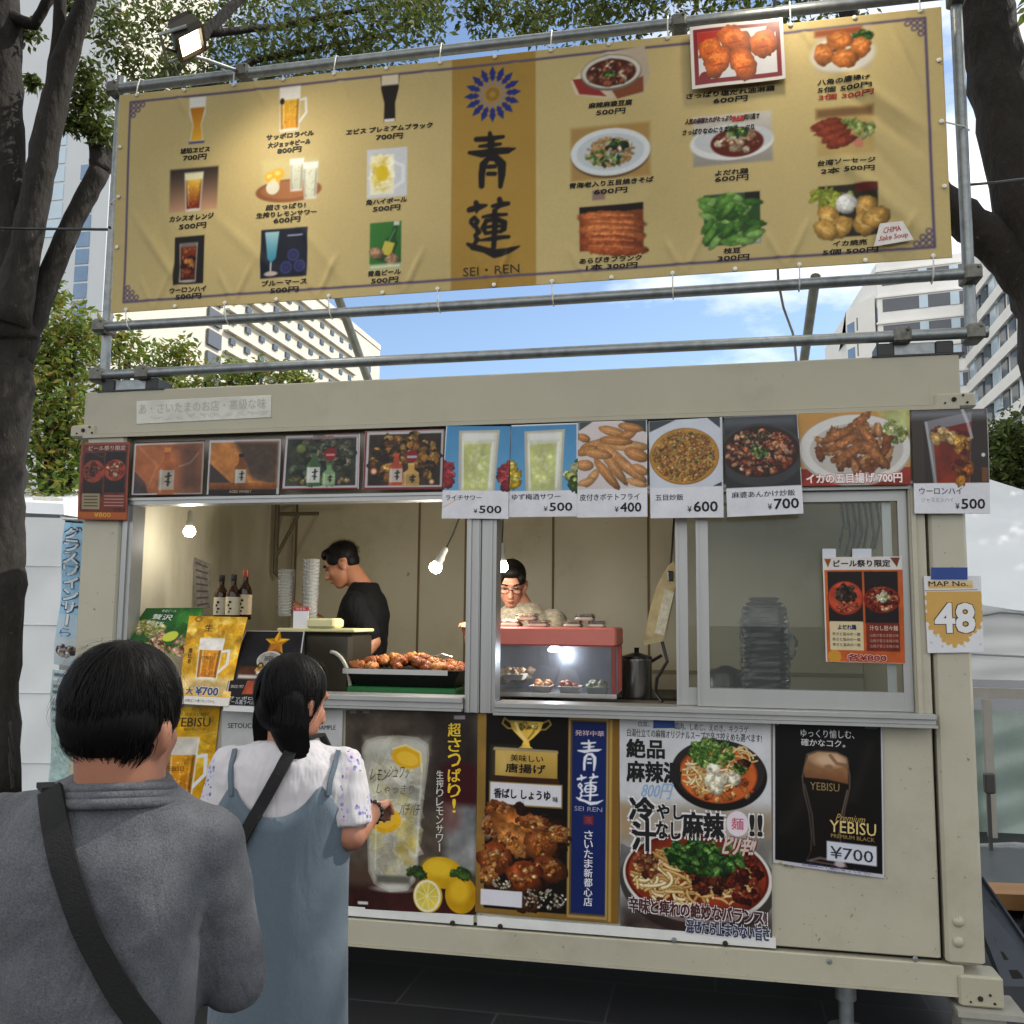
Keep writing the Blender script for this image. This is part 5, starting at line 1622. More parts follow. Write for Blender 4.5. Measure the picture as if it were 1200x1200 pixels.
def d(p, s):
    p.rect(665, 75, 1125, 725, '#c4c2ca'); p.rect(680, 92, 1108, 672, '#100e0d'); p.poly([(700, 560), (900, 150), (960, 100), (740, 520)], '#2a2624', soft=60, al=.7); p.poly([(980, 400), (1060, 160), (1075, 170), (1000, 400)], '#2a2725', soft=30, al=.6)
    g_ = [(808, 222), (850, 206), (930, 208), (972, 228), (985, 300), (984, 350), (965, 430), (948, 520), (942, 600), (955, 640), (972, 664), (805, 660), (822, 620), (826, 560), (815, 460), (795, 380), (788, 320)]
    p.poly(g_, '#5a4a40', soft=2); p.poly([(888 + (x - 888) * .94, 440 + (y - 440) * .97) for x, y in g_], '#15100d', soft=2)
    p.poly([(800, 320), (796, 290), (815, 228), (855, 212), (930, 214), (968, 236), (976, 290), (976, 335), (890, 322)], '#b08a64', col2='#6a4228', soft=3, tex=.15); p.ell(900, 245, 62, 26, '#c8a888', soft=12); p.stroke([(905, 225), (930, 255), (972, 262)], 14, '#7a5a40', .8); p.ell(898, 275, 18, 14, '#8a6648', soft=5)
    p.stroke([(800, 350), (830, 470), (838, 590)], 7, '#4a4442', .9, 3); p.stroke([(972, 360), (950, 450), (938, 540)], 6, '#6a605a', .9, 3)
    p.stroke([(822, 655), (860, 640), (950, 645)], 9, '#7a6a72', .8, 3); p.ell(940, 655, 22, 12, '#b0a0a8', soft=4)
    p.ell(690, 102, 7, 7, '#c8963a'); p.rect(665, 675, 1125, 725, '#b9b7c2'); p.ell(702, 690, 10, 12, '#b09040'); p.rect(1045, 100, 1095, 112, '#4a4a50')
    s.text('ゆっくり愉しむ、', (785, 120, 1002, 154), '#cfcdd0', .01); s.text('確かなコク。', (786, 160, 965, 190), '#cfcdd0', .02)
    s.text('YEBISU', (822, 336, 940, 368), '#8a7448', .0); s.text('Premium', (928, 455, 1042, 484), '#a88c50', .0, slant=.35); s.text('YEBISU', (900, 482, 1084, 530), '#d4ba78', .01); s.text('PREMIUM BLACK', (905, 537, 1078, 552), '#9a7f48', 0)
    p.rect(888, 568, 1086, 645, '#c9ccd6', soft=3); s.text('¥700', (902, 586, 1072, 634), '#2c3038', .015)
    s.text('お酒は二十歳になってから。', (790, 664, 1060, 680), '#2c3c68', 0); s.text('飲酒運転は法律で禁止されています。', (890, 682, 1060, 694), '#6a6a74', 0); s.text('黒生', (714, 684, 760, 698), '#6a5a34', 0)
card(C8, [(672, 80), (1110, 92), (1118, 718), (672, 656)], 0.015, 'wall_poster', 'black poster of a foaming dark beer glass priced 700 beside the corner post', d, 260, bend=curl(.004, .003), group=GP, mat=M_POST, seed=54)

# poster on the sliding window
C9 = (780, 600, 4.0)
def d(p, s):
    p.rect(730, 205, 1130, 720, '#cfcac6'); p.poly([(752, 218), (785, 218), (768, 260)], '#8a4a1c'); p.poly([(1060, 215), (1105, 215), (1090, 260)], '#6a3a28')
    p.rect(750, 272, 1118, 705, '#b3562a', tex=.12); p.rect(764, 280, 926, 522, '#211a1a'); p.rect(936, 280, 1092, 524, '#1f1a1c')
    p.ell(845, 405, 84, 80, '#8a3020'); p.ell(845, 402, 78, 72, '#b0442c', tex=.35); p.pile(848, 390, 42, 44, 40, 13, ['#3a2a22', '#54463a', '#241c18'], seed=3); p.pile(845, 450, 62, 24, 26, 10, ['#c8684a', '#a03a24'], seed=4)
    p.ell(1015, 412, 84, 62, '#7a2418'); p.pile(1015, 412, 70, 48, 110, 12, ['#b3432a', '#8a2a1c', '#d07a52', '#5a1c14', '#cfa27a'], seed=5); p.pile(1022, 400, 30, 16, 10, 12, ['#d8d8a0', '#e8e4d0'], seed=6)
    p.rect(766, 515, 925, 650, '#cdbd96'); p.rect(938, 520, 1094, 652, '#6e2a20', tex=.2); p.ell(785, 680, 32, 30, '#c08a34')
    s.text('よだれ鶏', (805, 530, 892, 554), '#1c2c54', .04)
    for k in range(3):
        s.text('辛さと旨みの一皿', (778, 566 + k * 25, 910, 582 + k * 25), '#2c3450', .02); s.text('山椒が香る本格の味', (955, 570 + k * 25, 1088, 586 + k * 25), '#b08a78', .01)
    s.text('汁なし担々麺', (955, 532, 1086, 556), '#c8b8a8', .02)
    s.text('ビール祭り限定', (795, 224, 1060, 258), '#1c1410', .04)
    s.outlined('各¥800', (845, 665, 1030, 700), '#8a1c18', '#d8c8c0', .03, .05)
o_ = card(C9, [(735, 212), (1108, 208), (1122, 712), (752, 702)], 0.022, 'window_poster', 'orange poster of two red spicy dishes taped on the right sliding window', d, 230, bend=curl(.004), group='posters on the windows', mat=M_POST, seed=55)
for x0, x1 in ((735, 798), (875, 965)):
    q = MB(); q.slab([at(780 + x / 4, 600 + y / 4, 0.027) for x, y in ((x0, 172), (x1, 172), (x1, 222), (x0, 222))], 0.001)
    build('masking_tape', q, paint('white_tape', '#c8ccd4', 0.6), o_)

# map number sign on the corner post
C10 = (1000, 640, 5.4545)
def d(p, s):
    p.rect(440, 185, 850, 690, '#d3d3d8')
    pts = []
    for i in range(25):
        t_ = i / 24
        pts.append((465 + 360 * t_, 292))
    drop = [(822, 470), (800, 520), (770, 545), (740, 565), (722, 600), (685, 618), (640, 636), (600, 618), (572, 600), (560, 572), (520, 550), (490, 520), (470, 470)]
    p.poly([(475, 290), (822, 290)] + drop, '#c49a4e', soft=2)
    for x, y in drop + [(822, 320), (826, 380), (824, 430), (472, 330), (468, 390), (470, 440)]:
        p.ell(x, y, 16, 16, '#c49a4e', soft=2)
    p.rect(488, 222, 772, 270, '#c9a35c', soft=6); p.rect(500, 222, 775, 250, '#d8d0c0', soft=6, al=.5)
    p.stroke([(465, 284), (800, 280)], 4, '#6a5a3c')
    s.text('MAP No.', (490, 224, 742, 256), '#14120e', .02)
    s.outlined('48', (520, 366, 776, 556), '#dededf', '#3c3028', .05, .012)
    for x, y in ((525, 572), (490, 615), (805, 630), (700, 640), (560, 640)):
        p.ell(x, y, 8, 8, '#b8b8c0', soft=3)
o_ = card(C10, [(450, 192), (815, 190), (835, 678), (475, 684)], -0.012, 'number_sign', 'white and gold map number sign reading 48 taped to the right corner post', d, 210, group='number plate of the stall', mat=printmat('print_matt', 0.6), seed=56, thick=0.004)
o_['category'] = 'sign'
del o_['group']
q = MB(); q.slab([at(1000 + x / C10[2], 640 + y / C10[2], -0.0165) for x, y in ((497, 136), (730, 136), (730, 212), (497, 212))], 0.001)
build('masking_tape', q, paint('blue_tape', '#1f3f86', 0.6, var=.06), o_)

# beer posters by the counter at the left
C11 = (140, 660, 4.6154)
def d(p, s):
    p.rect(160, 770, 560, 1340, '#c99a1c', col2='#b8860f', tex=.2); p.ice(420, 920, 120, 160, 40, 60, ['#d8ac2c', '#b8860f', '#e0bc4a'], seed=4)
    s.text('ほろよい時間', (330, 808, 455, 826), '#6a4a10', 0); s.text('YEBISU', (270, 835, 470, 885), '#3a2a0c', .02); s.text('恵比寿ビール', (330, 893, 452, 906), '#6a4a10', 0)
    p.mug(335, 940, 175, 330, '#c98a18', '#a8640c', '#cfc8bc'); s.text('YEBISU', (250, 1100, 355, 1125), '#6a4410', .0)
card(C11, [(170, 775), (545, 775), (480, 1345), (110, 1345)], 0.012, 'wall_poster', 'yellow poster of a beer mug on the lower wall at the left end', d, 190, '#c99a1c', group=GP, mat=M_POST, seed=57)
def d(p, s):
    p.rect(180, 240, 460, 440, '#2a5a2c', tex=.4); p.poly([(300, 250), (455, 240), (430, 440), (300, 440)], '#3f7a34', soft=20, tex=.4)
    p.pile(150, 370, 90, 40, 60, 17, ['#b8b060', '#8a9a48', '#d8d090'], seed=5); p.pile(300, 440, 110, 60, 60, 19, ['#c08a6a', '#d8b090', '#7a3a2a', '#9ab060'], seed=6); p.poly([(255, 420), (330, 310), (370, 330), (300, 440)], '#2c5a28', tex=.3); p.ell(290, 390, 40, 24, '#c0c84a', rot=-.5)
    s.text('青島ビール', (185, 252, 270, 268), '#c8d8c0', 0); s.text('贅沢', (150, 280, 262, 312), '#d8dcd4', .03); s.text('乾杯', (135, 322, 230, 344), '#d8dcd4', .03)
card(C11, [(145, 243), (455, 240), (380, 520), (20, 420)], 0.10, 'counter_poster', 'green drink poster leaning on the left of the counter', d, 170, '#2a5a2c', group='posters propped on the counter', mat=M_POST, seed=58, dy=(0.05, 0.05, -0.08, -0.08))
def d(p, s):
    p.rect(300, 280, 700, 780, '#d09a1c', tex=.3); p.ice(500, 400, 180, 150, 90, 36, ['#e0b838', '#c8921a', '#ecd07a', '#b07c10', '#8a5a0c'], seed=7); p.rect(320, 620, 640, 720, '#d8b878', soft=30, tex=.3)
    p.mug(490, 410, 130, 230, '#d08a1a', '#b0640c', '#e2dcd4'); s.text('YEBISU', (445, 512, 520, 530), '#7a4a10', 0); s.text('生', (440, 335, 480, 375), '#4a2a0c', .03); s.text('恵比寿', (375, 470, 395, 560), '#3a240c', .03, vert=True)
    p.rect(320, 725, 640, 780, '#d8d4cc'); s.outlined('¥700', (440, 675, 570, 718), '#30406a', '#dcd8d8', .02, .05); s.text('大', (385, 680, 425, 718), '#30406a', .03)
    s.text('お酒は二十歳になってから。', (385, 740, 560, 755), '#5a5a5a', 0)
    p.ell(400, 305, 18, 18, '#8a5a1c', ring=.4)
card(C11, [(378, 285), (692, 292), (590, 775), (320, 760)], 0.0, 'counter_poster', 'yellow poster of a beer mug propped on the counter above the white base', d, 190, '#d09a1c', bend=curl(.01), group='posters propped on the counter', mat=M_POST, seed=59, dy=(0.05, 0.05, -0.10, -0.10))
def d(p, s):
    p.rect(570, 360, 1010, 830, '#131216'); p.rect(690, 380, 985, 560, '#17171c', tex=.3)
    star = []
    for k in range(10):
        r_ = 78 if k % 2 == 0 else 33
        a = -math.pi / 2 + k * math.pi / 5
        star.append((838 + r_ * math.cos(a), 440 + r_ * math.sin(a)))
    p.poly(star, '#d8a018', tex=.15)
    for k in range(0, 10, 2):
        p.poly([(838, 440), star[k], star[(k + 1) % 10]], '#8a5a10', al=.7)
    p.rect(800, 440, 870, 500, '#9a5a18', soft=10, al=.8); p.ell(820, 545, 72, 55, '#b8b4ac'); p.ell(815, 540, 60, 42, '#8a8680', tex=.3); p.ell(775, 580, 18, 24, '#20201c'); p.ell(775, 580, 10, 15, '#c8a030')
    p.rect(660, 580, 860, 620, '#5a2c14', soft=8, tex=.6); p.pile(800, 600, 50, 16, 20, 13, ['#e0a040', '#8a4a1c', '#d8c8b0'], seed=6); p.rect(665, 625, 830, 645, '#c8b8a8', soft=6); p.poly([(720, 655), (800, 650), (790, 720), (700, 725)], '#a84a2c', tex=.3)
    p.rect(570, 780, 1010, 830, '#c8c8c8')
    p.stroke([(626, 366), (988, 366), (988, 700)], 7, '#c4c4c8'); p.stroke([(626, 366), (626, 800)], 7, '#c4c4c8')
    s.text('サッポロ', (640, 735, 760, 752), '#c8c8c8', .02); s.text('生ビール黒ラベル', (615, 752, 770, 775), '#b8b8b8', .02); s.text('SINCE 1977', (640, 680, 705, 695), '#c8b8a8', 0); s.text('BEER', (790, 520, 840, 545), '#303030', .02)
card(C11, [(680, 365), (1005, 368), (985, 820), (560, 800)], 0.0, 'counter_poster', 'black poster with a gold star curling over the edge of the counter', d, 190, '#131216', bend=lambda U, V: 0.03 * np.sin(V * 3.1), group='posters propped on the counter', mat=M_POST, seed=60, dy=(0.07, 0.07, -0.10, -0.10))
# pale sign board under the counter
pc = Pic(0, 0, 145, 120, 120, '#b9b8b8', .04, 61)
sh = Sheet(pc, at(260, 832, 0.012), at(402, 832, 0.012), at(398, 960, 0.012), at(258, 955, 0.012))
sh.text('SETOUCHI', (8, 15, 44, 21), '#26262a', .02); sh.text('SAMPLE', (117, 17, 137, 22), '#26262a', .02)
sh.make('sign_board', printmat('print_matt', 0.6), 'pale grey lettered board on the stall wall behind the woman', 'sign')

# ------------------------------------------------------------------ people
M_SKIN = paint('skin', '#a8745c', 0.5, var=0.07, scale=18, bump=0.04, bscale=120, dirt='#96604c', dscale=5)
M_SKIN2 = paint('skin_shade', '#98664a', 0.5, var=0.07, scale=18, dirt='#9c6448', dscale=5)
M_HAIR = paint('hair_black', '#0d0b0b', 0.55, var=0.35, scale=60, spec=0.12)
M_BELT = paint('webbing_black', '#0a0a0b', 0.85, var=0.3, scale=300, bump=0.3, bscale=300)

def cloth(name, col, var=0.12, scale=180, fold=0.35, fscale=6, sheen=0.2, dirt=None):
    if name in MATS:
        return MATS[name]
    m = paint(name, col, 0.85, var=var, scale=scale, sheen=sheen, spec=0.2, dirt=dirt, dscale=40)
    t = m.node_tree
    b = t.nodes['Principled BSDF']
    tx = t.nodes.new('ShaderNodeTexCoord')
    hs = []
    for sc, w in ((fscale, 1.0), (fscale * 2.2, 0.35), (420, 0.06)):
        n = t.nodes.new('ShaderNodeTexNoise')
        n.inputs['Scale'].default_value = sc
        n.inputs['Detail'].default_value = 3
        n.inputs['Distortion'].default_value = 0.6
        mq = t.nodes.new('ShaderNodeMapping')
        mq.inputs['Rotation'].default_value = (.5, .7, .3)
        mq.inputs['Scale'].default_value = (2.6, .8, 1.0) if sc < 100 else (1, 1, 1)
        t.links.new(tx.outputs['Object'], mq.inputs[0])
        t.links.new(mq.outputs[0], n.inputs['Vector'])
        mu = t.nodes.new('ShaderNodeMath'); mu.operation = 'MULTIPLY'; mu.inputs[1].default_value = w
        t.links.new(n.outputs['Fac'], mu.inputs[0]); hs.append(mu.outputs[0])
    a = t.nodes.new('ShaderNodeMath'); t.links.new(hs[0], a.inputs[0]); t.links.new(hs[1], a.inputs[1])
    c = t.nodes.new('ShaderNodeMath'); t.links.new(a.outputs[0], c.inputs[0]); t.links.new(hs[2], c.inputs[1])
    bp = t.nodes.new('ShaderNodeBump')
    bp.inputs['Strength'].default_value = fold
    bp.inputs['Distance'].default_value = 0.035
    t.links.new(c.outputs[0], bp.inputs['Height'])
    t.links.new(bp.outputs[0], b.inputs['Normal'])
    return m

def blob(name, mb, mat, parent=None, voxel=0.01, it=6, org=None, disp=None):
    """joins overlapping closed limbs into one continuous skin"""
    o = build(name, mb, mat, parent, smooth=True, org=org)
    r = o.modifiers.new('join', 'REMESH')
    r.mode = 'VOXEL'
    r.voxel_size = voxel
    r.use_smooth_shade = True
    s = o.modifiers.new('soften', 'SMOOTH')
    s.factor = 0.5
    s.iterations = it
    if disp:
        tx = bpy.data.textures.new(name + '_folds', 'CLOUDS')
        tx.noise_scale = disp[1]
        tx.noise_depth = 2
        d_ = o.modifiers.new('folds', 'DISPLACE')
        d_.texture = tx
        d_.strength = disp[0]
        d_.mid_level = 0.5
    return o

def ringz(T, z, rx, ry, yo=0.0, n=28, xo=0.0, p=2.3):
    r = []
    for i in range(n):
        th = 2 * math.pi * i / n
        c_, s_ = math.cos(th), math.sin(th)
        r.append(T(xo + rx * math.copysign(abs(c_) ** (2 / p), c_), yo + ry * math.copysign(abs(s_) ** (2 / p), s_), z))
    return r

def frame(x, y, az):
    c_, s_ = math.cos(az), math.sin(az)
    return lambda a, b, z: Vector((x + a * c_ + b * s_, y - a * s_ + b * c_, z))

def headframe(c, az, pitch, roll=0.0, k=1.0):
    """head coordinates: x right, y towards the face, z up"""
    M = Matrix.Rotation(-az, 3, 'Z') @ Matrix.Rotation(pitch, 3, 'X') @ Matrix.Rotation(roll, 3, 'Y')
    c = Vector(c)
    return (lambda a, b, z: c + M @ (Vector((a, b, z)) * k)), M

def head(q, H, M, k=1.0, ears=True):
    q.ball(H(0, -.012, .035), .074 * k, .092 * k, .088 * k, 20, 14, rot=M)
    q.ball(H(0, .02, -.035), .060 * k, .066 * k, .075 * k, 18, 12, rot=M)
    q.ball(H(0, .048, -.085), .036 * k, .034 * k, .030 * k, 14, 10, rot=M)
    q.cone(H(0, .082, .005), H(0, .104, -.030), .009 * k, .014 * k, 10)
    q.ball(H(.011, .096, -.034), .009 * k, rot=M); q.ball(H(-.011, .096, -.034), .009 * k, rot=M)
    q.ball(H(0, .082, -.062), .022 * k, .014 * k, .009 * k, rot=M)
    q.ball(H(.030, .060, -.022), .024 * k, .022 * k, .026 * k, rot=M); q.ball(H(-.030, .060, -.022), .024 * k, .022 * k, .026 * k, rot=M)
    q.ball(H(0, .070, .032), .05 * k, .02 * k, .014 * k, rot=M)
    if ears:
        for s_ in (-1, 1):
            q.ball(H(s_ * .077, -.012, -.012), .010 * k, .020 * k, .032 * k, rot=M)
            q.ball(H(s_ * .084, -.020, -.002), .007 * k, .016 * k, .022 * k, rot=M)

def hand(q, wrist, d, up, k=1.0, curl=0.7, thumb=1):
    """palm with five bent fingers"""
    d = Vector(d).normalized(); up = Vector(up); up = (up - d * up.dot(d)).normalized(); sd_ = d.cross(up)
    w = Vector(wrist)
    q.cone(w, w + d * .03 * k, .024 * k, .024 * k, 10)
    for i in range(4):
        o_ = (i - 1.5) * .019 * k
        b_ = w + d * .03 * k + sd_ * o_ * .8
        kn = w + d * (.088 - abs(i - 1.3) * .005) * k + sd_ * o_
        q.cone(b_, kn, .014 * k, .0115 * k, 8)
        L_ = (.040, .046, .042, .032)[i] * k
        a = curl
        p1 = kn + (d * math.cos(a) - up * math.sin(a)) * L_
        a *= 2.1
        p2 = p1 + (d * math.cos(a) - up * math.sin(a)) * L_ * .75
        q.cone(kn, p1, .0105 * k, .0092 * k, 8); q.cone(p1, p2, .0090 * k, .0078 * k, 8)
    t0 = w + d * .022 * k + sd_ * thumb * -.022 * k
    t1 = t0 + (d * .7 - sd_ * thumb * .6 - up * .3).normalized() * .04 * k
    t2 = t1 + (d * .95 - sd_ * thumb * .05 - up * .4).normalized() * .034 * k
    q.cone(t0, t1, .014 * k, .0115 * k, 8); q.cone(t1, t2, .011 * k, .0085 * k, 8)

def strands(q, H, k, n, root, flow, ln, width, seed, rough=0.006, lift=0.002):
    """locks of hair lying on the head: root(r) gives a start point in head space, flow(p, r) the next direction"""
    r = random.Random(seed)
    for i in range(n):
        p = Vector(root(r))
        L_ = ln * (0.7 + 0.6 * r.random())
        w = width * (0.6 + 0.8 * r.random())
        seg = 6
        pts = []
        off = (r.random()) * rough
        for s_ in range(seg + 1):
            pts.append(p + p.normalized() * (lift + off * (1 - abs(s_ / seg - .5))))
            p = p + Vector(flow(p, r)).normalized() * L_ / seg
        b = len(q.v)
        for s_, p in enumerate(pts):
            t = (pts[min(s_ + 1, seg)] - pts[max(s_ - 1, 0)]).normalized()
            sd_ = t.cross(p.normalized())
            ww = w * (1 - (s_ / seg) ** 2 * .85)
            q.v.append(H(*(p - sd_ * ww / 2)))
            q.v.append(H(*(p + sd_ * ww / 2)))
        for s_ in range(seg):
            q.f.append((b + 2 * s_, b + 2 * s_ + 1, b + 2 * s_ + 3, b + 2 * s_ + 2)); q.m.append(0)

def project_path(bv, pts, off=0.006, n=24):
    """points of a path laid on a body: the path is given in photograph pixels"""
    P = [Vector((x, y, 0)) for x, y in pts]
    d = [0]
    for i in range(1, len(P)):
        d.append(d[-1] + (P[i] - P[i - 1]).length)
    out = []
    for k in range(n + 1):
        t = d[-1] * k / n
        i = max(j for j in range(len(P) - 1) if d[j] <= t + 1e-9) if t < d[-1] else len(P) - 2
        u = (t - d[i]) / max(d[i + 1] - d[i], 1e-6)
        p = P[i].lerp(P[i + 1], u)
        dr = ray(p.x, p.y).normalized()
        h = bv.ray_cast(CAM_POS, dr)
        out.append((p, h[0], h[1], dr))
    return out

def strap(mb, bv, pts, width, thick=0.004, off=0.006, n=26):
    """a band of given width (m) lying on the body along a path; both edges are laid down separately"""
    base = [h for h in project_path(bv, pts, off, n) if h[1] is not None]
    rows = []
    for i, (p, h, nr, dr) in enumerate(base):
        a = base[max(i - 1, 0)][1]; c = base[min(i + 1, len(base) - 1)][1]
        t = (c - a).normalized()
        sd_ = t.cross(nr).normalized()
        if nr.dot(dr) > 0:
            nr = -nr
        row = []
        for u in (-.5, -.17, .17, .5):
            q_ = h + sd_ * width * u
            hh = bv.ray_cast(q_ + nr * 0.06, -nr, 0.12)
            g = hh[0] if hh[0] is not None else q_
            row.append(g + nr * off)
        rows.append((row, nr))
    # smooth along
    for _ in range(3):
        rows = [([(rows[max(i - 1, 0)][0][j] + rows[i][0][j] * 2 + rows[min(i + 1, len(rows) - 1)][0][j]) / 4 for j in range(4)], rows[i][1]) for i in range(len(rows))]
    rings = []
    for row, nr in rows:
        rings.append([p + nr * thick for p in row] + [p - nr * 0.004 for p in reversed(row)])
    mb.loft(rings)
    return rows

def bvh_of(mb):
    return BVHTree.FromPolygons([tuple(v) for v in mb.v], [f for f in mb.f])

# ---- the man in the grey shirt, nearest the camera
pm = at(150, 1000, -2.74)
pm.x -= .015
T0 = frame(pm.x, pm.y + 0.01, R(-24))
T = lambda a, b, z: T0(a * (.66 if a > 0 else 1.0), b, z)
hc = at(151, 834, -2.75)
H, HM = headframe((hc.x, hc.y, hc.z - .022), R(2), R(-3), k=.94)
neck0 = T(0, -.01, 1.34)
q = MB()
head(q, H, HM, .94)
q.cone(H(0, -.025, -.03), neck0, .062, .070, 18)
q.loft([ringz(T, z, rx, ry, yo) for z, rx, ry, yo in ((.86, .15, .10, 0), (1.0, .15, .10, 0), (1.2, .17, .105, 0), (1.32, .15, .085, 0), (1.39, .08, .06, 0))])
ShR, ElR, WrR = T(.185, -.005, 1.288), T(.262, .035, 1.075), T(.17, .26, 1.02)
ShL, ElL, WrL = T(-.182, -.005, 1.315), T(-.25, .00, 1.06), T(-.15, .22, 1.02)
for a, e_, w_ in ((ShR, ElR, WrR), (ShL, ElL, WrL)):
    q.cone(a, e_, .048, .040); q.cone(e_, w_, .040, .028)
hand(q, WrR, WrR - ElR, (0, 0, 1)); hand(q, WrL, WrL - ElL, (0, 0, 1), thumb=-1)
for s_ in (-1, 1):
    q.cone(T(s_ * .085, 0, .88), T(s_ * .095, .0, .48), .078, .055); q.cone(T(s_ * .095, 0, .48), T(s_ * .10, -.01, .08), .052, .036)
    q.cone(T(s_ * .10, -.04, .045), T(s_ * .115, .12, .03), .04, .03)
man = blob('person', q, M_SKIN, voxel=.008, it=4, org=(pm.x, pm.y, 0))
tag(man, 'man in a grey heather shirt seen from behind, black strap across his back', 'person', 'customers waiting at the stall')
# shirt
q = MB()
q.loft([ringz(T, z, rx, ry, yo) for z, rx, ry, yo in ((.84, .185, .13, -.005), (.95, .180, .125, -.005), (1.05, .184, .125, -.006), (1.15, .195, .128, -.010), (1.23, .205, .130, -.012), (1.30, .203, .118, -.012), (1.345, .175, .098, -.012), (1.380, .125, .082, -.012), (1.404, .092, .076, -.014))])
for s_, a, e_, w_ in ((1, ShR, ElR, WrR), (-1, ShL, ElL, WrL)):
    q.cone(T(s_ * .08, -.012, 1.356), a, .040, .056, 18)
    q.cone(a, a.lerp(e_, .5), .064, .060, 18)
    q.cone(a.lerp(e_, .5), e_, .060, .054, 18)
    q.cone(e_, e_.lerp(w_, .93), .054, .040, 16)
bv_man = bvh_of(q)
M_GREY = cloth('shirt_grey', '#56585d', var=.42, scale=330, fold=.85, fscale=4, sheen=.1)
blob('shirt', q, M_GREY, man, voxel=.0085, it=5, disp=(.020, .10))
q = MB()
n0_, n1_ = H(0, -.025, -.03), neck0
nk = n0_.lerp(n1_, (n0_.z - 1.386) / (n0_.z - n1_.z))
bk = (T0(0, -1, 0) - T0(0, 0, 0)).normalized()
sdv = (T0(1, 0, 0) - T0(0, 0, 0)).normalized()
rr = [nk + sdv * .076 * math.cos(2 * math.pi * i / 32) + bk * (.072 * math.sin(2 * math.pi * i / 32) + .004) + Vector((0, 0, .012 * math.sin(2 * math.pi * i / 32))) for i in range(33)]
q.tube(rr, .0075, 8, cap=False)
q.tube([p - Vector((0, 0, .011)) + (p - nk).normalized() * .004 for p in rr], .0080, 8, cap=False)
q.tube([p - Vector((0, 0, .022)) + (p - nk).normalized() * .010 for p in rr], .0085, 8, cap=False)
build('collar', q, M_GREY, man, smooth=True)
q = MB()
for s_ in (-1, 1):
    q.cone(T(s_ * .082, 0, .90), T(s_ * .095, .0, .48), .098, .072); q.cone(T(s_ * .095, 0, .48), T(s_ * .10, -.01, .10), .07, .058)
q.cone(T(-.06, 0, .88), T(.06, 0, .88), .125, .125)
blob('trousers', q, cloth('denim_navy', '#1c2030', var=.15), man, voxel=.014, it=4)
for s_ in (-1, 1):
    q = MB(); q.cone(T(s_ * .10, -.04, .05), T(s_ * .118, .14, .045), .05, .042)
    blob('shoe', q, M_BLACK, man, voxel=.012, it=2)
# hair
q = MB()
q.ball(H(0, -.020, .050), .084, .098, .086, 24, 16, rot=HM)
q.ball(H(0, -.045, .016), .081, .074, .068, 22, 14, rot=HM)
q.ball(H(.0, -.058, -.012), .066, .044, .036, 18, 10, rot=HM)
q.ball(H(-.072, .0, .01), .014, .03, .035, rot=HM); q.ball(H(.073, .0, .02), .012, .03, .03, rot=HM)
hair = blob('hair', q, M_HAIR, man, voxel=.006, it=3)
q = MB()
wh = Vector((.012, -.045, .142))
def root(r):
    while True:
        a, z = r.uniform(0, 6.283), r.uniform(-.95, 1)
        s_ = math.sqrt(max(0, 1 - z * z))
        x, y = s_ * math.cos(a), s_ * math.sin(a)
        if (y < .55 and z > -.35) or z > .3 or (z <= -.35 and y < -.15):
            if z > -.35:
                return (x * .085, -.022 + y * .098, .046 + z * .090)
            th = r.uniform(-1.35, 1.35)
            return (.084 * math.sin(th), -.030 - .076 * math.cos(th), r.uniform(-.028, .035))
def flow(p, r):
    t = p - wh
    n_ = Vector((p.x / .08 ** 2, (p.y + .024) / .096 ** 2, (p.z - .035) / .095 ** 2)).normalized()
    t = t - n_ * t.dot(n_)
    t = t.normalized() + Vector((0, 0, -.5)) + Vector((r.uniform(-.3, .3), r.uniform(-.3, .3), r.uniform(-.25, .2)))
    return t - n_ * t.dot(n_) * 1.15
strands(q, H, 1, 6500, root, flow, .042, .0019, 3, rough=.005, lift=.0005)
strands(q, H, 1, 260, root, flow, .05, .0009, 13, rough=.022, lift=.004)
build('hair_lock', q, M_HAIR, hair)
# his bag strap and bag
bag = MB()
rows = strap(bag, bv_man, [(62, 890), (64, 925), (66, 960), (76, 1010), (96, 1070), (122, 1125), (152, 1178), (196, 1238), (240, 1290)], .036, off=.010, n=40)
top = [p.copy() for p in rows[0][0]]
a0 = (top[1] + top[2]) / 2
q = MB()
c_ = T(-.115, .03, 1.395)
rings = []
for p, wx in ((a0, 1), (T(-.112, -.03, 1.394), 1), (T(-.105, .05, 1.378), 1), (T(-.07, .135, 1.28), 1), (T(.03, .15, 1.10), 1), (T(.14, .135, .93), 1)):
    rings.append(p)
sd_ = (T(1, 0, 0) - T(0, 0, 0))
bag.loft([[p - sd_ * .018 + Vector((0, 0, .004)), p + sd_ * .018 + Vector((0, 0, .004)), p + sd_ * .018 - Vector((0, 0, .004)), p - sd_ * .018 - Vector((0, 0, .004))] for p in rings])
bagroot = thing('shoulder_bag', 'black cross-body bag with a broad strap over the back of the man in grey', 'bag', tuple(T(.21, .1, .80)))
build('strap', bag, M_BELT, bagroot)
q = MB(); e0 = T(.20, .07, .80)
q.box(e0.x - .03, e0.x + .05, e0.y - .11, e0.y + .11, .74, .94, c=.02)
build('pouch', q, M_BELT, bagroot)

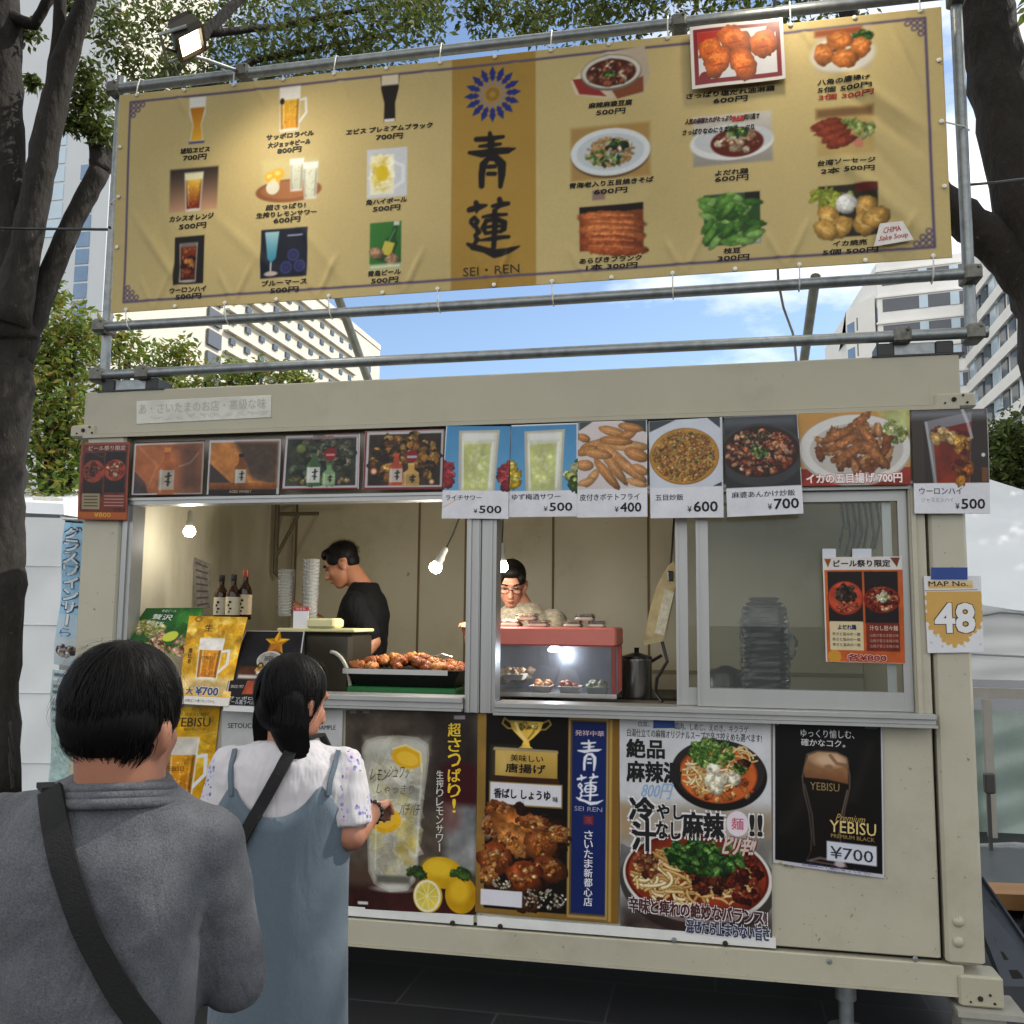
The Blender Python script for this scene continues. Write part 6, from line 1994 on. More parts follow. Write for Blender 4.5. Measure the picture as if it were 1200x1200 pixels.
# ---- the woman in the blue-grey dress
pw = at(333, 1000, -1.77)
T = frame(pw.x, pw.y, R(-10))
hc = at(346, 822, -1.76)
H, HM = headframe((hc.x, hc.y, hc.z - .002), R(26), R(-14), k=.97)
q = MB()
head(q, H, HM, .97)
q.cone(H(0, -.02, -.03), T(0, -.005, 1.29), .047, .052, 16)
q.loft([ringz(T, z, rx, ry) for z, rx, ry in ((.5, .12, .09), (.85, .15, .10), (1.0, .13, .09), (1.18, .145, .095), (1.27, .13, .075), (1.32, .06, .05))])
ShR, ElR, WrR = T(.150, 0, 1.262), at(411, 978, -1.76), at(437, 950, -1.54)
ShL, ElL, WrL = T(-.150, 0, 1.262), at(254, 975, -1.82), at(285, 985, -1.60)
for a, e_, w_ in ((ShR, ElR, WrR), (ShL, ElL, WrL)):
    q.cone(a, e_, .046, .040); q.cone(e_, w_, .041, .027)
hand(q, WrR, WrR - ElR, (-.2, -.4, 1), .92, .75); hand(q, WrL, WrL - ElL, (0, 0, 1), .92, thumb=-1)
for s_ in (-1, 1):
    q.cone(T(s_ * .07, 0, .8), T(s_ * .075, 0, .45), .085, .055); q.cone(T(s_ * .075, 0, .45), T(s_ * .08, -.01, .07), .05, .034)
    q.cone(T(s_ * .08, -.03, .035), T(s_ * .09, .11, .025), .034, .027)
woman = blob('person', q, M_SKIN, voxel=.007, it=4, org=(pw.x, pw.y, 0))
tag(woman, 'woman in a blue-grey strap dress over a white flowered T-shirt at the counter', 'person', 'customers waiting at the stall')
# T-shirt with flowered sleeves
mt = paint('tshirt_white', '#bdbabd', .8, var=.03, scale=30, sheen=.2, spec=.2)
t_ = mt.node_tree; b_ = t_.nodes['Principled BSDF']
tx_ = t_.nodes.new('ShaderNodeTexCoord')
sx_ = t_.nodes.new('ShaderNodeSeparateXYZ'); t_.links.new(tx_.outputs['Object'], sx_.inputs[0])
vo = t_.nodes.new('ShaderNodeTexVoronoi'); vo.inputs['Scale'].default_value = 85; t_.links.new(tx_.outputs['Object'], vo.inputs['Vector'])
no = t_.nodes.new('ShaderNodeTexNoise'); no.inputs['Scale'].default_value = 11; t_.links.new(tx_.outputs['Object'], no.inputs['Vector'])
ab = t_.nodes.new('ShaderNodeMath'); ab.operation = 'ABSOLUTE'; t_.links.new(sx_.outputs[0], ab.inputs[0])
gt = t_.nodes.new('ShaderNodeMath'); gt.operation = 'GREATER_THAN'; gt.inputs[1].default_value = .162; t_.links.new(ab.outputs[0], gt.inputs[0])
lt = t_.nodes.new('ShaderNodeMath'); lt.operation = 'LESS_THAN'; lt.inputs[1].default_value = .42; t_.links.new(vo.outputs['Distance'], lt.inputs[0])
g2 = t_.nodes.new('ShaderNodeMath'); g2.operation = 'GREATER_THAN'; g2.inputs[1].default_value = .44; t_.links.new(no.outputs['Fac'], g2.inputs[0])
m1 = t_.nodes.new('ShaderNodeMath'); m1.operation = 'MULTIPLY'; t_.links.new(gt.outputs[0], m1.inputs[0]); t_.links.new(lt.outputs[0], m1.inputs[1])
m2 = t_.nodes.new('ShaderNodeMath'); m2.operation = 'MULTIPLY'; t_.links.new(m1.outputs[0], m2.inputs[0]); t_.links.new(g2.outputs[0], m2.inputs[1])
cr2 = t_.nodes.new('ShaderNodeValToRGB'); cr2.color_ramp.interpolation = 'CONSTANT'
for i, (ps, c) in enumerate(((0, '#8a86b4'), (.3, '#a8a0cc'), (.55, '#bfa2c4'), (.75, '#6a6c94'))):
    e = cr2.color_ramp.elements[i] if i < 2 else cr2.color_ramp.elements.new(ps)
    e.position = ps; e.color = lin(c) + (1,)
sr = t_.nodes.new('ShaderNodeSeparateXYZ'); t_.links.new(vo.outputs['Color'], sr.inputs[0]); t_.links.new(sr.outputs[0], cr2.inputs[0])
mi = t_.nodes.new('ShaderNodeMix'); mi.data_type = 'RGBA'; t_.links.new(m2.outputs[0], mi.inputs[0])
old = b_.inputs['Base Color'].links[0].from_socket
t_.links.new(old, mi.inputs[6]); t_.links.new(cr2.outputs[0], mi.inputs[7]); t_.links.new(mi.outputs[2], b_.inputs['Base Color'])
wv = t_.nodes.new('ShaderNodeTexNoise'); wv.inputs['Scale'].default_value = 10
mp_ = t_.nodes.new('ShaderNodeMapping'); mp_.inputs['Scale'].default_value = (3, 3, .5); t_.links.new(tx_.outputs['Object'], mp_.inputs[0]); t_.links.new(mp_.outputs[0], wv.inputs['Vector'])
bp_ = t_.nodes.new('ShaderNodeBump'); bp_.inputs['Strength'].default_value = .6; bp_.inputs['Distance'].default_value = .02; t_.links.new(wv.outputs['Fac'], bp_.inputs['Height']); t_.links.new(bp_.outputs[0], b_.inputs['Normal'])
q = MB()
q.loft([ringz(T, z, rx, ry, yo) for z, rx, ry, yo in ((.93, .155, .105, 0), (1.05, .158, .108, 0), (1.16, .168, .112, -.004), (1.23, .172, .106, -.006), (1.28, .150, .090, -.008), (1.315, .105, .072, -.008), (1.335, .075, .062, -.008))])
for s_, a, e_ in ((1, ShR, ElR), (-1, ShL, ElL)):
    q.cone(T(s_ * .07, -.008, 1.295), a, .034, .052, 16)
    hem = a.lerp(e_, .86)
    ax = (hem - a).normalized()
    q.lathe(a, [(.010, -.058), (.040, -.04), (.053, 0.0), (.056, (hem - a).length * .5), (.059, (hem - a).length), (.052, (hem - a).length + .002)], 20, axis=ax)
bv_w1 = bvh_of(q)
blob('t_shirt', q, mt, woman, voxel=.007, it=4, disp=(.010, .05))
# dress: a hanging tube, cut low at the back between two thin straps
M_DRESS = cloth('dress_blue_grey', '#586570', var=.08, scale=200, fold=.35, fscale=4)
prof = [(.20, .186, .155), (.45, .178, .148), (.70, .170, .140), (.90, .166, .132), (1.02, .166, .126), (1.12, .172, .124), (1.19, .178, .122), (1.24, .176, .114), (1.29, .160, .100)]
def rad(z):
    for (z0, a0_, b0), (z1, a1, b1) in zip(prof, prof[1:]):
        if z <= z1:
            u = (z - z0) / (z1 - z0); return a0_ + (a1 - a0_) * u, b0 + (b1 - b0) * u
    return prof[-1][1:]
q = MB()
N = 72
rings = []
def top_z(th):
    s_ = math.sin(th)     # -1 at the middle of the back
    c_ = abs(math.cos(th))
    scoop = 1.165 + .075 * min(1.0, (c_ / .62)) ** 2.4
    arm = 1.235 - .10 * max(0, (c_ - .66) / .34) ** 1.0
    return min(scoop, arm) if c_ < .99 else arm
for k in range(26):
    r_ = []
    for i in range(N):
        th = 2 * math.pi * i / N
        z = .20 + (top_z(th) - .20) * k / 25
        a, b = rad(z)
        f_ = 1 + .018 * math.sin(th * 9 + 1.3) * (1 - k / 25) + .012 * math.sin(th * 5 + k * .1)
        r_.append(T(a * f_ * math.cos(th), -.006 + b * f_ * math.sin(th), z))
    rings.append(r_)
for k in range(3):      # turned-in top edge
    r_ = []
    for i in range(N):
        th = 2 * math.pi * i / N
        z = top_z(th) - .006 * (k + 1)
        a, b = rad(z)
        r_.append(T((a - .008) * math.cos(th), -.006 + (b - .008) * math.sin(th), z))
    rings.append(r_)
q.loft(rings, cap=False)
dress = build('dress', q, M_DRESS, woman, smooth=True)
bv_d = bvh_of(q)
both = MB(); both.v = [v.copy() for v in q.v]; both.f = list(q.f); both.m = list(q.m)
q1 = MB()
q1.loft([ringz(T, z, rx, ry, yo) for z, rx, ry, yo in ((1.16, .168, .112, -.004), (1.23, .172, .106, -.006), (1.28, .150, .090, -.008), (1.315, .105, .072, -.008), (1.335, .075, .062, -.008))])
both.add(q1.v, q1.f)
bv_both = bvh_of(both)
for path in ([(273, 935), (272, 905), (276, 880), (282, 862)], [(384, 935), (386, 912), (396, 885), (410, 858)]):
    q = MB(); strap(q, bv_w1, path, .012, thick=.003, off=.007, n=14)
    build('dress_strap', q, M_DRESS, woman)
# hair: parted, a lock to the left and a tail forward over the right shoulder
q = MB()
q.ball(H(0, -.02, .043), .080, .094, .083, 22, 14, rot=HM)
q.ball(H(0, -.040, -.01), .076, .068, .078, 20, 12, rot=HM)
TR = [(.040, -.050, .00), (.044, -.040, -.07), (.056, -.005, -.135), (.066, .028, -.20)]
TL = [(-.050, -.040, .00), (-.058, -.036, -.07), (-.062, -.026, -.125), (-.060, -.014, -.165)]
for P_, R_ in ((TR, (.048, .046, .034, .010)), (TL, (.036, .030, .018, .006))):
    for i in range(3):
        q.cone(H(*P_[i]), H(*P_[i + 1]), R_[i], R_[i + 1], 14)
whair = blob('hair', q, M_HAIR, woman, voxel=.006, it=3)
q = MB()
def root(r):
    while True:
        a, z = r.uniform(0, 6.283), r.uniform(-.2, 1)
        s_ = math.sqrt(max(0, 1 - z * z)); x, y = s_ * math.cos(a), s_ * math.sin(a)
        if y < .35:
            return (x * .078, -.022 + y * .092, .038 + z * .088)
def flow(p, r):
    sg = 1 if p.x > -.01 else -1
    tgt = Vector((.070, .005, -.15)) if sg > 0 else Vector((-.072, -.015, -.12))
    n_ = Vector((p.x / .078 ** 2, (p.y + .022) / .092 ** 2, (p.z - .02) / .1 ** 2)).normalized()
    t = (tgt - p).normalized() + Vector((r.uniform(-.15, .15), r.uniform(-.15, .15), -.2))
    return t - n_ * t.dot(n_) * .9
strands(q, H, 1, 3000, root, flow, .10, .0020, 5, rough=.006, lift=.0005)
def tail(P_, R_, n, sd0):
    r = random.Random(sd0)
    for i in range(n):
        th = r.uniform(0, 6.283); g = r.uniform(.9, 1.12); u0_ = r.uniform(0, 1.6)
        pts = []
        for k in range(8):
            u = min(2.999, u0_ + k * (3 - u0_) / 8)
            j = int(u); f_ = u - j
            c = Vector(P_[j]).lerp(Vector(P_[j + 1]), f_); rr = R_[j] * (1 - f_) + R_[j + 1] * f_
            pts.append(H(c.x + rr * g * math.cos(th), c.y + rr * g * math.sin(th), c.z))
        q.tube(pts, [.0016] * 7 + [.0005], 3, cap=False)
tail(TR, (.048, .046, .034, .010), 900, 1)
tail(TL, (.036, .030, .018, .006), 500, 2)
strands(q, H, 1, 160, root, flow, .11, .0009, 15, rough=.018, lift=.004)
build('hair_lock', q, M_HAIR, whair)
q = MB()
wd = (WrR - ElR).normalized()
for k in range(14):
    th = k * .4488
    a_ = wd.orthogonal().normalized(); c_ = wd.cross(a_)
    q.ball(WrR - wd * .018 + (a_ * math.cos(th) + c_ * math.sin(th)) * .030, .0068, n=8, m=6)
build('bracelet', q, paint('beads_dark', '#22242c', .3), woman, smooth=True)
bg_ = thing('shoulder_bag', 'black strap of a small bag crossing the back of the woman in the dress', 'bag', tuple(T(-.2, .1, .82)))
q = MB()
rows = strap(q, bv_both, [(356, 858), (338, 888), (318, 925), (298, 960), (280, 995), (268, 1018), (262, 1030)], .030, off=.010, n=30)
build('strap', q, M_BELT, bg_)
q = MB()
pts = [(rows[0][0][1] + rows[0][0][2]) / 2, T(.08, .03, 1.345), T(.09, .08, 1.30), T(.05, .135, 1.15), T(-.06, .15, .99), T(-.17, .12, .90)]
q.loft([[p - sd_ * .014 + Vector((0, 0, .004)), p + sd_ * .014 + Vector((0, 0, .004)), p + sd_ * .014 - Vector((0, 0, .004)), p - sd_ * .014 - Vector((0, 0, .004))] for p in pts])
build('front_strap', q, M_BELT, bg_)
q = MB(); e0 = T(-.20, .08, .82); q.box(e0.x - .04, e0.x + .04, e0.y - .09, e0.y + .09, .74, .92, c=.015)
build('pouch', q, M_BELT, bg_)

# ---- the cook in black, in profile
hc = at(401, 660, .78)
pc_ = at(424, 745, .80)
T = frame(pc_.x - .02, pc_.y, R(-95))
H, HM = headframe((hc.x, hc.y, hc.z - .012), R(-104), R(-26), k=1.0)
q = MB()
head(q, H, HM)
zs = at(424, 686, .80).z
q.cone(H(0, -.03, -.03), T(0, -.02, zs - .02), .054, .062, 16)
q.loft([ringz(T, z, rx, ry) for z, rx, ry in ((.9, .15, .10), (1.2, .15, .10), (1.5, .17, .11), (zs - .10, .16, .09), (zs - .02, .08, .06))])
ShL, ElL, WrL = T(-.17, -.02, zs - .11), at(437, 752, .64), at(406, 792, .50)
ShR, ElR, WrR = T(.17, .0, zs - .11), T(.18, .18, zs - .26), at(350, 712, 1.0)
for a, e_, w_ in ((ShR, ElR, WrR), (ShL, ElL, WrL)):
    q.cone(a, e_, .05, .042); q.cone(e_, w_, .042, .029)
hand(q, WrR, WrR - ElR, (0, 0, 1)); hand(q, WrL, WrL - ElL, (0, 0, 1), thumb=-1)
for s_ in (-1, 1):
    q.cone(T(s_ * .08, 0, .95), T(s_ * .09, 0, .42), .085, .05); q.cone(T(s_ * .09, -.03, .40), T(s_ * .1, .12, .39), .04, .03)
cook = blob('person', q, M_SKIN2, voxel=.008, it=3, org=(pc_.x, pc_.y, .36))
tag(cook, 'cook with short black hair and a black T-shirt bending over his work inside the stall', 'person', 'cooks inside the stall')
M_BLK = cloth('tshirt_black', '#08080a', var=.15, fold=.4, sheen=0)
q = MB()
q.loft([ringz(T, z, rx, ry, yo) for z, rx, ry, yo in ((.85, .18, .125, 0), (1.2, .18, .12, 0), (1.5, .19, .13, -.02), (zs - .16, .205, .13, -.03), (zs - .08, .19, .11, -.03), (zs - .02, .11, .085, -.03), (zs + .015, .075, .07, -.03))])
for a, e_ in ((ShR, ElR), (ShL, ElL)):
    q.cone(T(0, -.02, zs - .04).lerp(a, .5), a, .055, .07); q.cone(a, a.lerp(e_, .75), .075, .066)
blob('t_shirt', q, M_BLK, cook, voxel=.009, it=4, disp=(.012, .07))
q = MB(); q.cone(T(-.07, 0, .92), T(.07, 0, .92), .125, .125)
for s_ in (-1, 1):
    q.cone(T(s_ * .08, 0, .92), T(s_ * .09, 0, .42), .1, .07)
blob('trousers', q, cloth('trousers_dark', '#1b1c20'), cook, voxel=.014, it=3)
q = MB()
q.ball(H(0, -.022, .055), .079, .092, .076, 20, 12, rot=HM); q.ball(H(0, -.048, .012), .068, .056, .062, 18, 12, rot=HM); q.ball(H(0, .045, .085), .060, .040, .034, rot=HM)
for s_ in (-1, 1):
    q.ball(H(s_ * .064, .018, .045), .014, .045, .038, rot=HM)
chair_ = blob('hair', q, M_HAIR, cook, voxel=.006, it=2)
def short_root(r):
    while True:
        a, z = r.uniform(0, 6.283), r.uniform(-.3, 1)
        s_ = math.sqrt(max(0, 1 - z * z)); x, y = s_ * math.cos(a), s_ * math.sin(a)
        if y < .5 or z > .45:
            return (x * .080, -.022 + y * .094, .050 + z * .080)
def short_flow(p, r):
    return Vector((p.x + r.uniform(-.03, .03), p.y + .03 + r.uniform(-.03, .03), p.z * .6 + r.uniform(-.05, .02)))
q = MB(); strands(q, H, 1, 2200, short_root, short_flow, .014, .0022, 8, rough=.004, lift=-.002)
build('hair_lock', q, M_HAIR, chair_)
def face(H, HM, par, k=1.0, brow=True):
    for s_ in (-1, 1):
        q = MB(); q.ball(H(s_ * .030, .083, .008), .012, .006, .0045, 10, 6, rot=HM); build('eye', q, paint('eye_dark', '#15100e', .25), par, smooth=True)
        q = MB(); q.tube([H(s_ * .016, .092, .029), H(s_ * .032, .089, .034), H(s_ * .046, .076, .030)], .0035, 6); build('eyebrow', q, M_HAIR, par, smooth=True)
    q = MB(); q.ball(H(0, .092, -.063), .021, .006, .004, 10, 6, rot=HM); build('mouth', q, paint('lips', '#7d4438', .5), par, smooth=True)
face(H, HM, cook)

# ---- the cook with glasses behind the hot case
hc = at(599, 684, .80)
H, HM = headframe((hc.x, hc.y, hc.z - .004), R(170), R(-24), k=.98)
T = frame(hc.x + .05, hc.y + .07, R(172))
zs = at(600, 706, .86).z
q = MB()
head(q, H, HM, .98)
q.cone(H(0, -.025, -.03), T(0, 0, zs - .03), .05, .058, 16)
q.loft([ringz(T, z, rx, ry) for z, rx, ry in ((.9, .15, .10), (1.3, .15, .10), (zs - .12, .15, .09), (zs - .03, .07, .06))])
ShR, ElR, WrR = T(.17, 0, zs - .10), T(.24, .06, zs - .34), at(550, 745, .62)
ShL, ElL, WrL = T(-.17, 0, zs - .10), T(-.22, .04, zs - .34), T(-.12, .22, zs - .40)
for a, e_, w_ in ((ShR, ElR, WrR), (ShL, ElL, WrL)):
    q.cone(a, e_, .046, .038); q.cone(e_, w_, .04, .027)
hand(q, WrR, WrR - ElR, (0, 0, 1), .95); hand(q, WrL, WrL - ElL, (0, 0, 1), .95, thumb=-1)
for s_ in (-1, 1):
    q.cone(T(s_ * .08, 0, .95), T(s_ * .09, 0, .42), .085, .05); q.cone(T(s_ * .09, -.03, .40), T(s_ * .1, .12, .39), .04, .03)
cook2 = blob('person', q, M_SKIN, voxel=.007, it=3, org=(hc.x, hc.y + .06, .36))
tag(cook2, 'cook with glasses and pulled-back dark hair looking down beside the window mullion', 'person', 'cooks inside the stall')
M_PAT = paint('blouse_patterned', '#8d8470', .8, var=.6, scale=55, sheen=.2)
q = MB()
q.loft([ringz(T, z, rx, ry, yo) for z, rx, ry, yo in ((.85, .17, .12, 0), (1.2, .175, .115, 0), (zs - .2, .185, .12, 0), (zs - .10, .175, .10, 0), (zs - .03, .11, .08, 0), (zs + .0, .08, .065, 0))])
for a, e_ in ((ShR, ElR), (ShL, ElL)):
    q.cone(T(0, 0, zs - .05).lerp(a, .5), a, .05, .062); q.cone(a, e_, .068, .058); q.cone(e_, e_ + Vector((0, 0, .001)), .055, .055)
blob('blouse', q, M_PAT, cook2, voxel=.009, it=3, disp=(.005, .07))
q = MB(); q.cone(T(-.07, 0, .92), T(.07, 0, .92), .12, .12)
for s_ in (-1, 1):
    q.cone(T(s_ * .08, 0, .92), T(s_ * .09, 0, .42), .1, .07)
blob('trousers', q, cloth('trousers_dark', '#1b1c20'), cook2, voxel=.014, it=3)
q = MB()
q.ball(H(0, -.024, .052), .080, .088, .080, 20, 12, rot=HM); q.ball(H(0, -.045, -.01), .078, .062, .072, 18, 12, rot=HM); q.ball(H(.052, .034, .055), .030, .036, .042, rot=HM); q.ball(H(-.052, .034, .055), .030, .036, .042, rot=HM); q.ball(H(0, .050, .088), .056, .034, .034, rot=HM)
blob('hair', q, M_HAIR, cook2, voxel=.006, it=2)
face(H, HM, cook2)
q = MB()
for s_ in (-1, 1):
    q.tube([H(s_ * .032 + .024 * math.cos(t), .098, .004 + .018 * math.sin(t)) for t in [k * .4488 for k in range(15)]], .0020, 6, cap=False)
    q.tube([H(s_ * .056, .096, .008), H(s_ * .078, .03, .010), H(s_ * .078, -.01, .004)], .0018, 6)
q.tube([H(-.008, .098, .006), H(0, .101, .009), H(.008, .098, .006)], .0018, 6)
build('glasses', q, paint('glasses_frame', '#2a2220', .3), cook2, smooth=True)

# ------------------------------------------------------------------ things inside the stall
# hanging bulbs
def bulb(px_, py_, Y, label, top, power, tilt=None):
    p = at(px_, py_, Y)
    root = thing('light_bulb', label, 'light bulb', tuple(p), 'bare bulbs lit inside the stall')
    ax = Vector(tilt) if tilt else Vector((0, 0, 1))
    ax.normalize()
    q = MB(); q.lathe(p, [(.003, -.032), (.018, -.030), (.029, -.018), (.032, -.004), (.028, .008), (.020, .022)], 16, axis=ax)
    build('globe', q, glow('bulb_glow', '#fff6e6', 30), root, smooth=True)
    q = MB(); q.lathe(p, [(.021, .023), (.022, .05), (.017, .06), (.015, .10), (.006, .11)], 14, axis=ax)
    build('socket', q, paint('socket_white', '#b9b8b0', .4), root, smooth=True, angle=40)
    q = MB()
    s0 = p + ax * .105
    q.tube([s0, s0.lerp(top, .35) + Vector((0, 0, -.01)), s0.lerp(top, .7), top], .004, 6)
    build('cord', q, M_BLACK, root)
    ld = bpy.data.lights.new('bulb_light', 'POINT')
    ld.energy = power
    ld.color = (1.0, .94, .82)
    ld.shadow_soft_size = .034
    lo = bpy.data.objects.new('bulb_light', ld)
    COL.objects.link(lo)
    lo.parent = root
    lo.location = tuple(-ax * .07)
    return root
p = at(222, 612, .45)
bulb(222, 622, .45, 'lit bulb hanging straight down at the left of the open window', Vector((p.x, .45, 2.17)), 2.4)
p = at(545, 610, .30)
bulb(511, 664, .40, 'lit bulb tilted on a bent wire left of the mullion', Vector((p.x, .30, 2.20)), 9, tilt=(.5, -.1, .86))
p = at(592, 640, .35)
bulb(588, 663, .35, 'round lit bulb half hidden behind the mullion', Vector((p.x - .01, .35, 2.2)), 5)

def on(px_, Y, z=1.262):
    """point on the counter at picture column px"""
    p = at(px_, 760, Y)
    return Vector((p.x, Y, z))

# tray of fried chicken on a green crate
tray = thing('serving_tray', 'black deep tray heaped with fried chicken on a green crate', 'tray', tuple(on(470, .36, 1.31)))
x0, x1 = at(403, 790, .22).x, at(541, 790, .22).x
zt = at(470, 786, .20).z
q = MB()
def tr(z, g):
    return [(x0 + g, .20 + g, z), (x1 - g, .20 + g, z), (x1 - g, .52 - g, z), (x0 + g, .52 - g, z)]
q.loft([tr(zt - .075, .05), tr(zt - .008, .012), tr(zt, .0), tr(zt + .004, .0), tr(zt + .004, .02), tr(zt - .02, .03), tr(zt - .06, .06)])
build('tray_body', q, M_BLACK, tray)
q = MB(); q.box(x0 + .004, x1 - .06, .192, .200, zt - .018, zt + .006)
build('steel_lip', q, M_STEEL, tray)
M_CHK = [paint('fried_' + str(i), c, .45, var=.5, scale=34, bump=.9, bscale=55, dirt=d_, dscale=22) for i, (c, d_) in enumerate((('#a8602a', '#5a2410'), ('#944c20', '#45180a'), ('#bd7c3e', '#6a3212')))]
kk_ = 0
proto = []
for i in range(6):
    q = MB()
    rr_ = random.Random(40 + i)
    q.ball((0, 0, .018), .030, .024, .022, 14, 10, lump=.6, seed=i)
    q.ball((.020, .006, .022), .018, .016, .016, 12, 8, lump=.35, seed=i + 9)
    q.ball((-.016, -.010, .024), .017, .015, .014, 12, 8, lump=.4, seed=i + 19)
    proto.append((q, M_CHK[i % 3]))
chk = []
q_ = random.Random(77)
for i in range(46):
    u, w = q_.random(), q_.random()
    x = x0 + .05 + (x1 - x0 - .10) * u
    y = .24 + .22 * w
    z = zt - .035 + .060 * math.sin(math.pi * min(1, max(0, .15 + .8 * u))) * (.5 + .6 * math.sin(math.pi * w)) + q_.random() * .018
    if i < 6:
        src, m_ = proto[i]
        o = build('fried_chicken', src, m_, None, smooth=True, org=(0, 0, 0))
        tag(o, 'golden brown piece of fried chicken heaped in the black tray', 'fried chicken', 'fried chicken pieces in the tray')
        chk.append(o)
    else:
        o = chk[i % 6].copy()
        COL.objects.link(o)
    o.location = (x, y, z)
    o.rotation_euler = (q_.uniform(-.6, .6), q_.uniform(-.6, .6), q_.uniform(0, 6.28))
    s_ = q_.uniform(.8, 1.15)
    o.scale = (s_, s_, s_)
q = MB(); q.box(x0 + .02, x1 - .02, .205, .50, 1.263, zt - .078, c=.006); q.box(x0 + .02, x1 - .06, .198, .205, 1.285, 1.300)
tag(build('plastic_crate', q, paint('green_plastic', '#12602c', .4)), 'low green plastic crate under the black tray', 'crate')
# wok and pan behind
q = MB()
p = on(500, .85, 1.36)
q.lathe(p, [(.05, -.10), (.13, -.06), (.17, 0), (.175, .004), (.165, .0), (.125, -.055), (.04, -.09)], 24)
q.tube([p + Vector((.17, 0, 0)), p + Vector((.33, -.03, .03))], .012, 8)
tag(build('wok', q, paint('iron_black', '#161616', .45, metal=.4), smooth=True, angle=50), 'black wok behind the tray of fried chicken', 'wok')
q = MB()
p = on(520, .75, 1.262); q.box(p.x - .25, p.x + .2, .64, .98, .90, 1.255, c=.01); q.box(p.x - .23, p.x + .18, .66, .96, 1.255, 1.272)
tag(build('gas_stove', q, paint('stove_steel', '#3a3a38', .4, metal=.7)), 'low dark cooking stove under the wok', 'stove')
# drink dispenser behind the black star poster
disp_ = thing('drink_dispenser', 'dark steel drink dispenser with a curved hose beside the cook', 'dispenser', tuple(on(375, .38, 1.262)))
x0, x1 = at(345, 760, .36).x, at(417, 760, .36).x
za, zb_ = 1.262, at(380, 741, .36).z
q = MB(); q.box(x0, x1, .30, .60, za, zb_, c=.02)
build('cabinet', q, paint('dispenser_steel', '#4e4a40', .35, metal=.6, var=.1), disp_)
q = MB(); q.box(x0 - .02, x0 + .09, .27, .30, za + .02, zb_ - .005, c=.008)
build('front_panel', q, M_BLACK, disp_)
q = MB(); cx_ = (x0 + x1) / 2 + .06
q.tube([(cx_ + .11 * math.cos(t), .285, za + .02 + .20 * math.sin(t)) for t in [k * .13 for k in range(13)]], .010, 8)
build('hose', q, paint('hose_grey', '#b0ada0', .4), disp_, smooth=True)
q = MB(); q.box(x0 - .06, x1 + .02, .28, .56, zb_ + .003, zb_ + .020, c=.004); q.box(x0 + .10, x1 - .08, .27, .40, zb_ + .021, zb_ + .07, c=.01)
tag(build('folded_cloth', q, paint('cloth_yellow', '#d2cc9a', .8, var=.1, bump=.4, bscale=20)), 'pale yellow folded cloth lying on the drink dispenser', 'cloth')
# cup stacks
def cups(px_, Y, ytop, ybot, label, group):
    zt_, zb2 = at(px_, ytop, Y).z, at(px_, ybot, Y).z
    p = at(px_, ybot, Y)
    root = thing('cup_stack', label, 'cup stack', (p.x, Y, zb2), group)
    n = 16
    q = MB()
    prof = [(.034, 0)]
    for k in range(n):
        z = (zt_ - zb2) * k / n
        prof += [(.036 + .006 * (k / n), z + .004), (.040 + .005 * (k / n), z + (zt_ - zb2) / n * .8), (.0425 + .005 * (k / n), z + (zt_ - zb2) / n * .9)]
    q.lathe((p.x, Y, zb2), prof, 18)
    build('cups', q, glassy('clear_cup', '#f0f2f0', .30, .06, 1.2), root, smooth=False)
    return root
zc = zb_ + .02
cups(334, .46, 667, 722, 'shorter stack of clear plastic cups on the dispenser', 'stacks of clear cups')
cups(363, .42, 655, 727, 'taller stack of clear plastic cups on the dispenser', 'stacks of clear cups')
# price stand
pc = Pic(0, 0, 20, 26, 60, '#d8d8dc', 0, 71)
pc.rect(0, 0, 20, 5, '#b02630')
sh = Sheet(pc, at(344, 711, .34), at(362, 711, .34), at(361, 737, .31), at(343, 737, .31))
sh.text('お支払', (4, 1, 16, 4), '#e8d8d8', 0)
sh.make('counter_card', printmat('print_matt', .6), 'small white counter card with a red top edge standing by the clear cups', 'card')
# bottles
GB = 'brown bottles at the left of the counter'
def bottle_thing(px_, Y, hgt, capc, lab, label):
    p = at(px_, 726, Y)
    root = thing('bottle', label, 'bottle', (p.x, Y, p.z), GB)
    r_ = .037
    q = MB(); q.lathe((p.x, Y, p.z), [(r_ * .9, 0), (r_, .006), (r_, hgt * .55), (r_ * .85, hgt * .64), (r_ * .42, hgt * .74), (r_ * .36, hgt * .93)], 18)
    build('glass', q, paint('bottle_brown', '#2a1408', .12, var=.2), root, smooth=True, angle=50)
    q = MB(); q.lathe((p.x, Y, p.z), [(r_ * .42, hgt * .86), (r_ * .44, hgt * .87), (r_ * .44, hgt), (r_ * .3, hgt * 1.005)], 14)
    build('cap', q, paint('cap_' + capc.strip('#'), capc, .35), root, smooth=True, angle=40)
    q = MB(); q.lathe((p.x, Y, p.z), [(r_ * 1.01, hgt * .10), (r_ * 1.015, hgt * .10), (r_ * 1.015, hgt * .50), (r_ * 1.01, hgt * .50)], 18)
    l_ = build('paper_label', q, paint('label_' + lab.strip('#'), lab, .7), root, smooth=True, angle=40)
    q = MB()
    for dx, dz, w_, h_ in ((.004, .36, .014, .012), (-.004, .29, .01, .012), (.006, .22, .014, .010), (.0, .15, .008, .010)):
        q.box(p.x + dx - w_ / 2, p.x + dx + w_ / 2, Y - r_ * 1.03, Y - r_ * .98, p.z + hgt * dz, p.z + hgt * dz + h_)
    build('lettering', q, ink('#1a1512'), l_)
bottle_thing(258, .55, .235, '#14110f', '#b9b3a2', 'brown bottle with a black cap, leftmost of the three')
bottle_thing(272, .50, .235, '#161a22', '#c4bca2', 'brown bottle with a dark blue cap in the middle of the three')
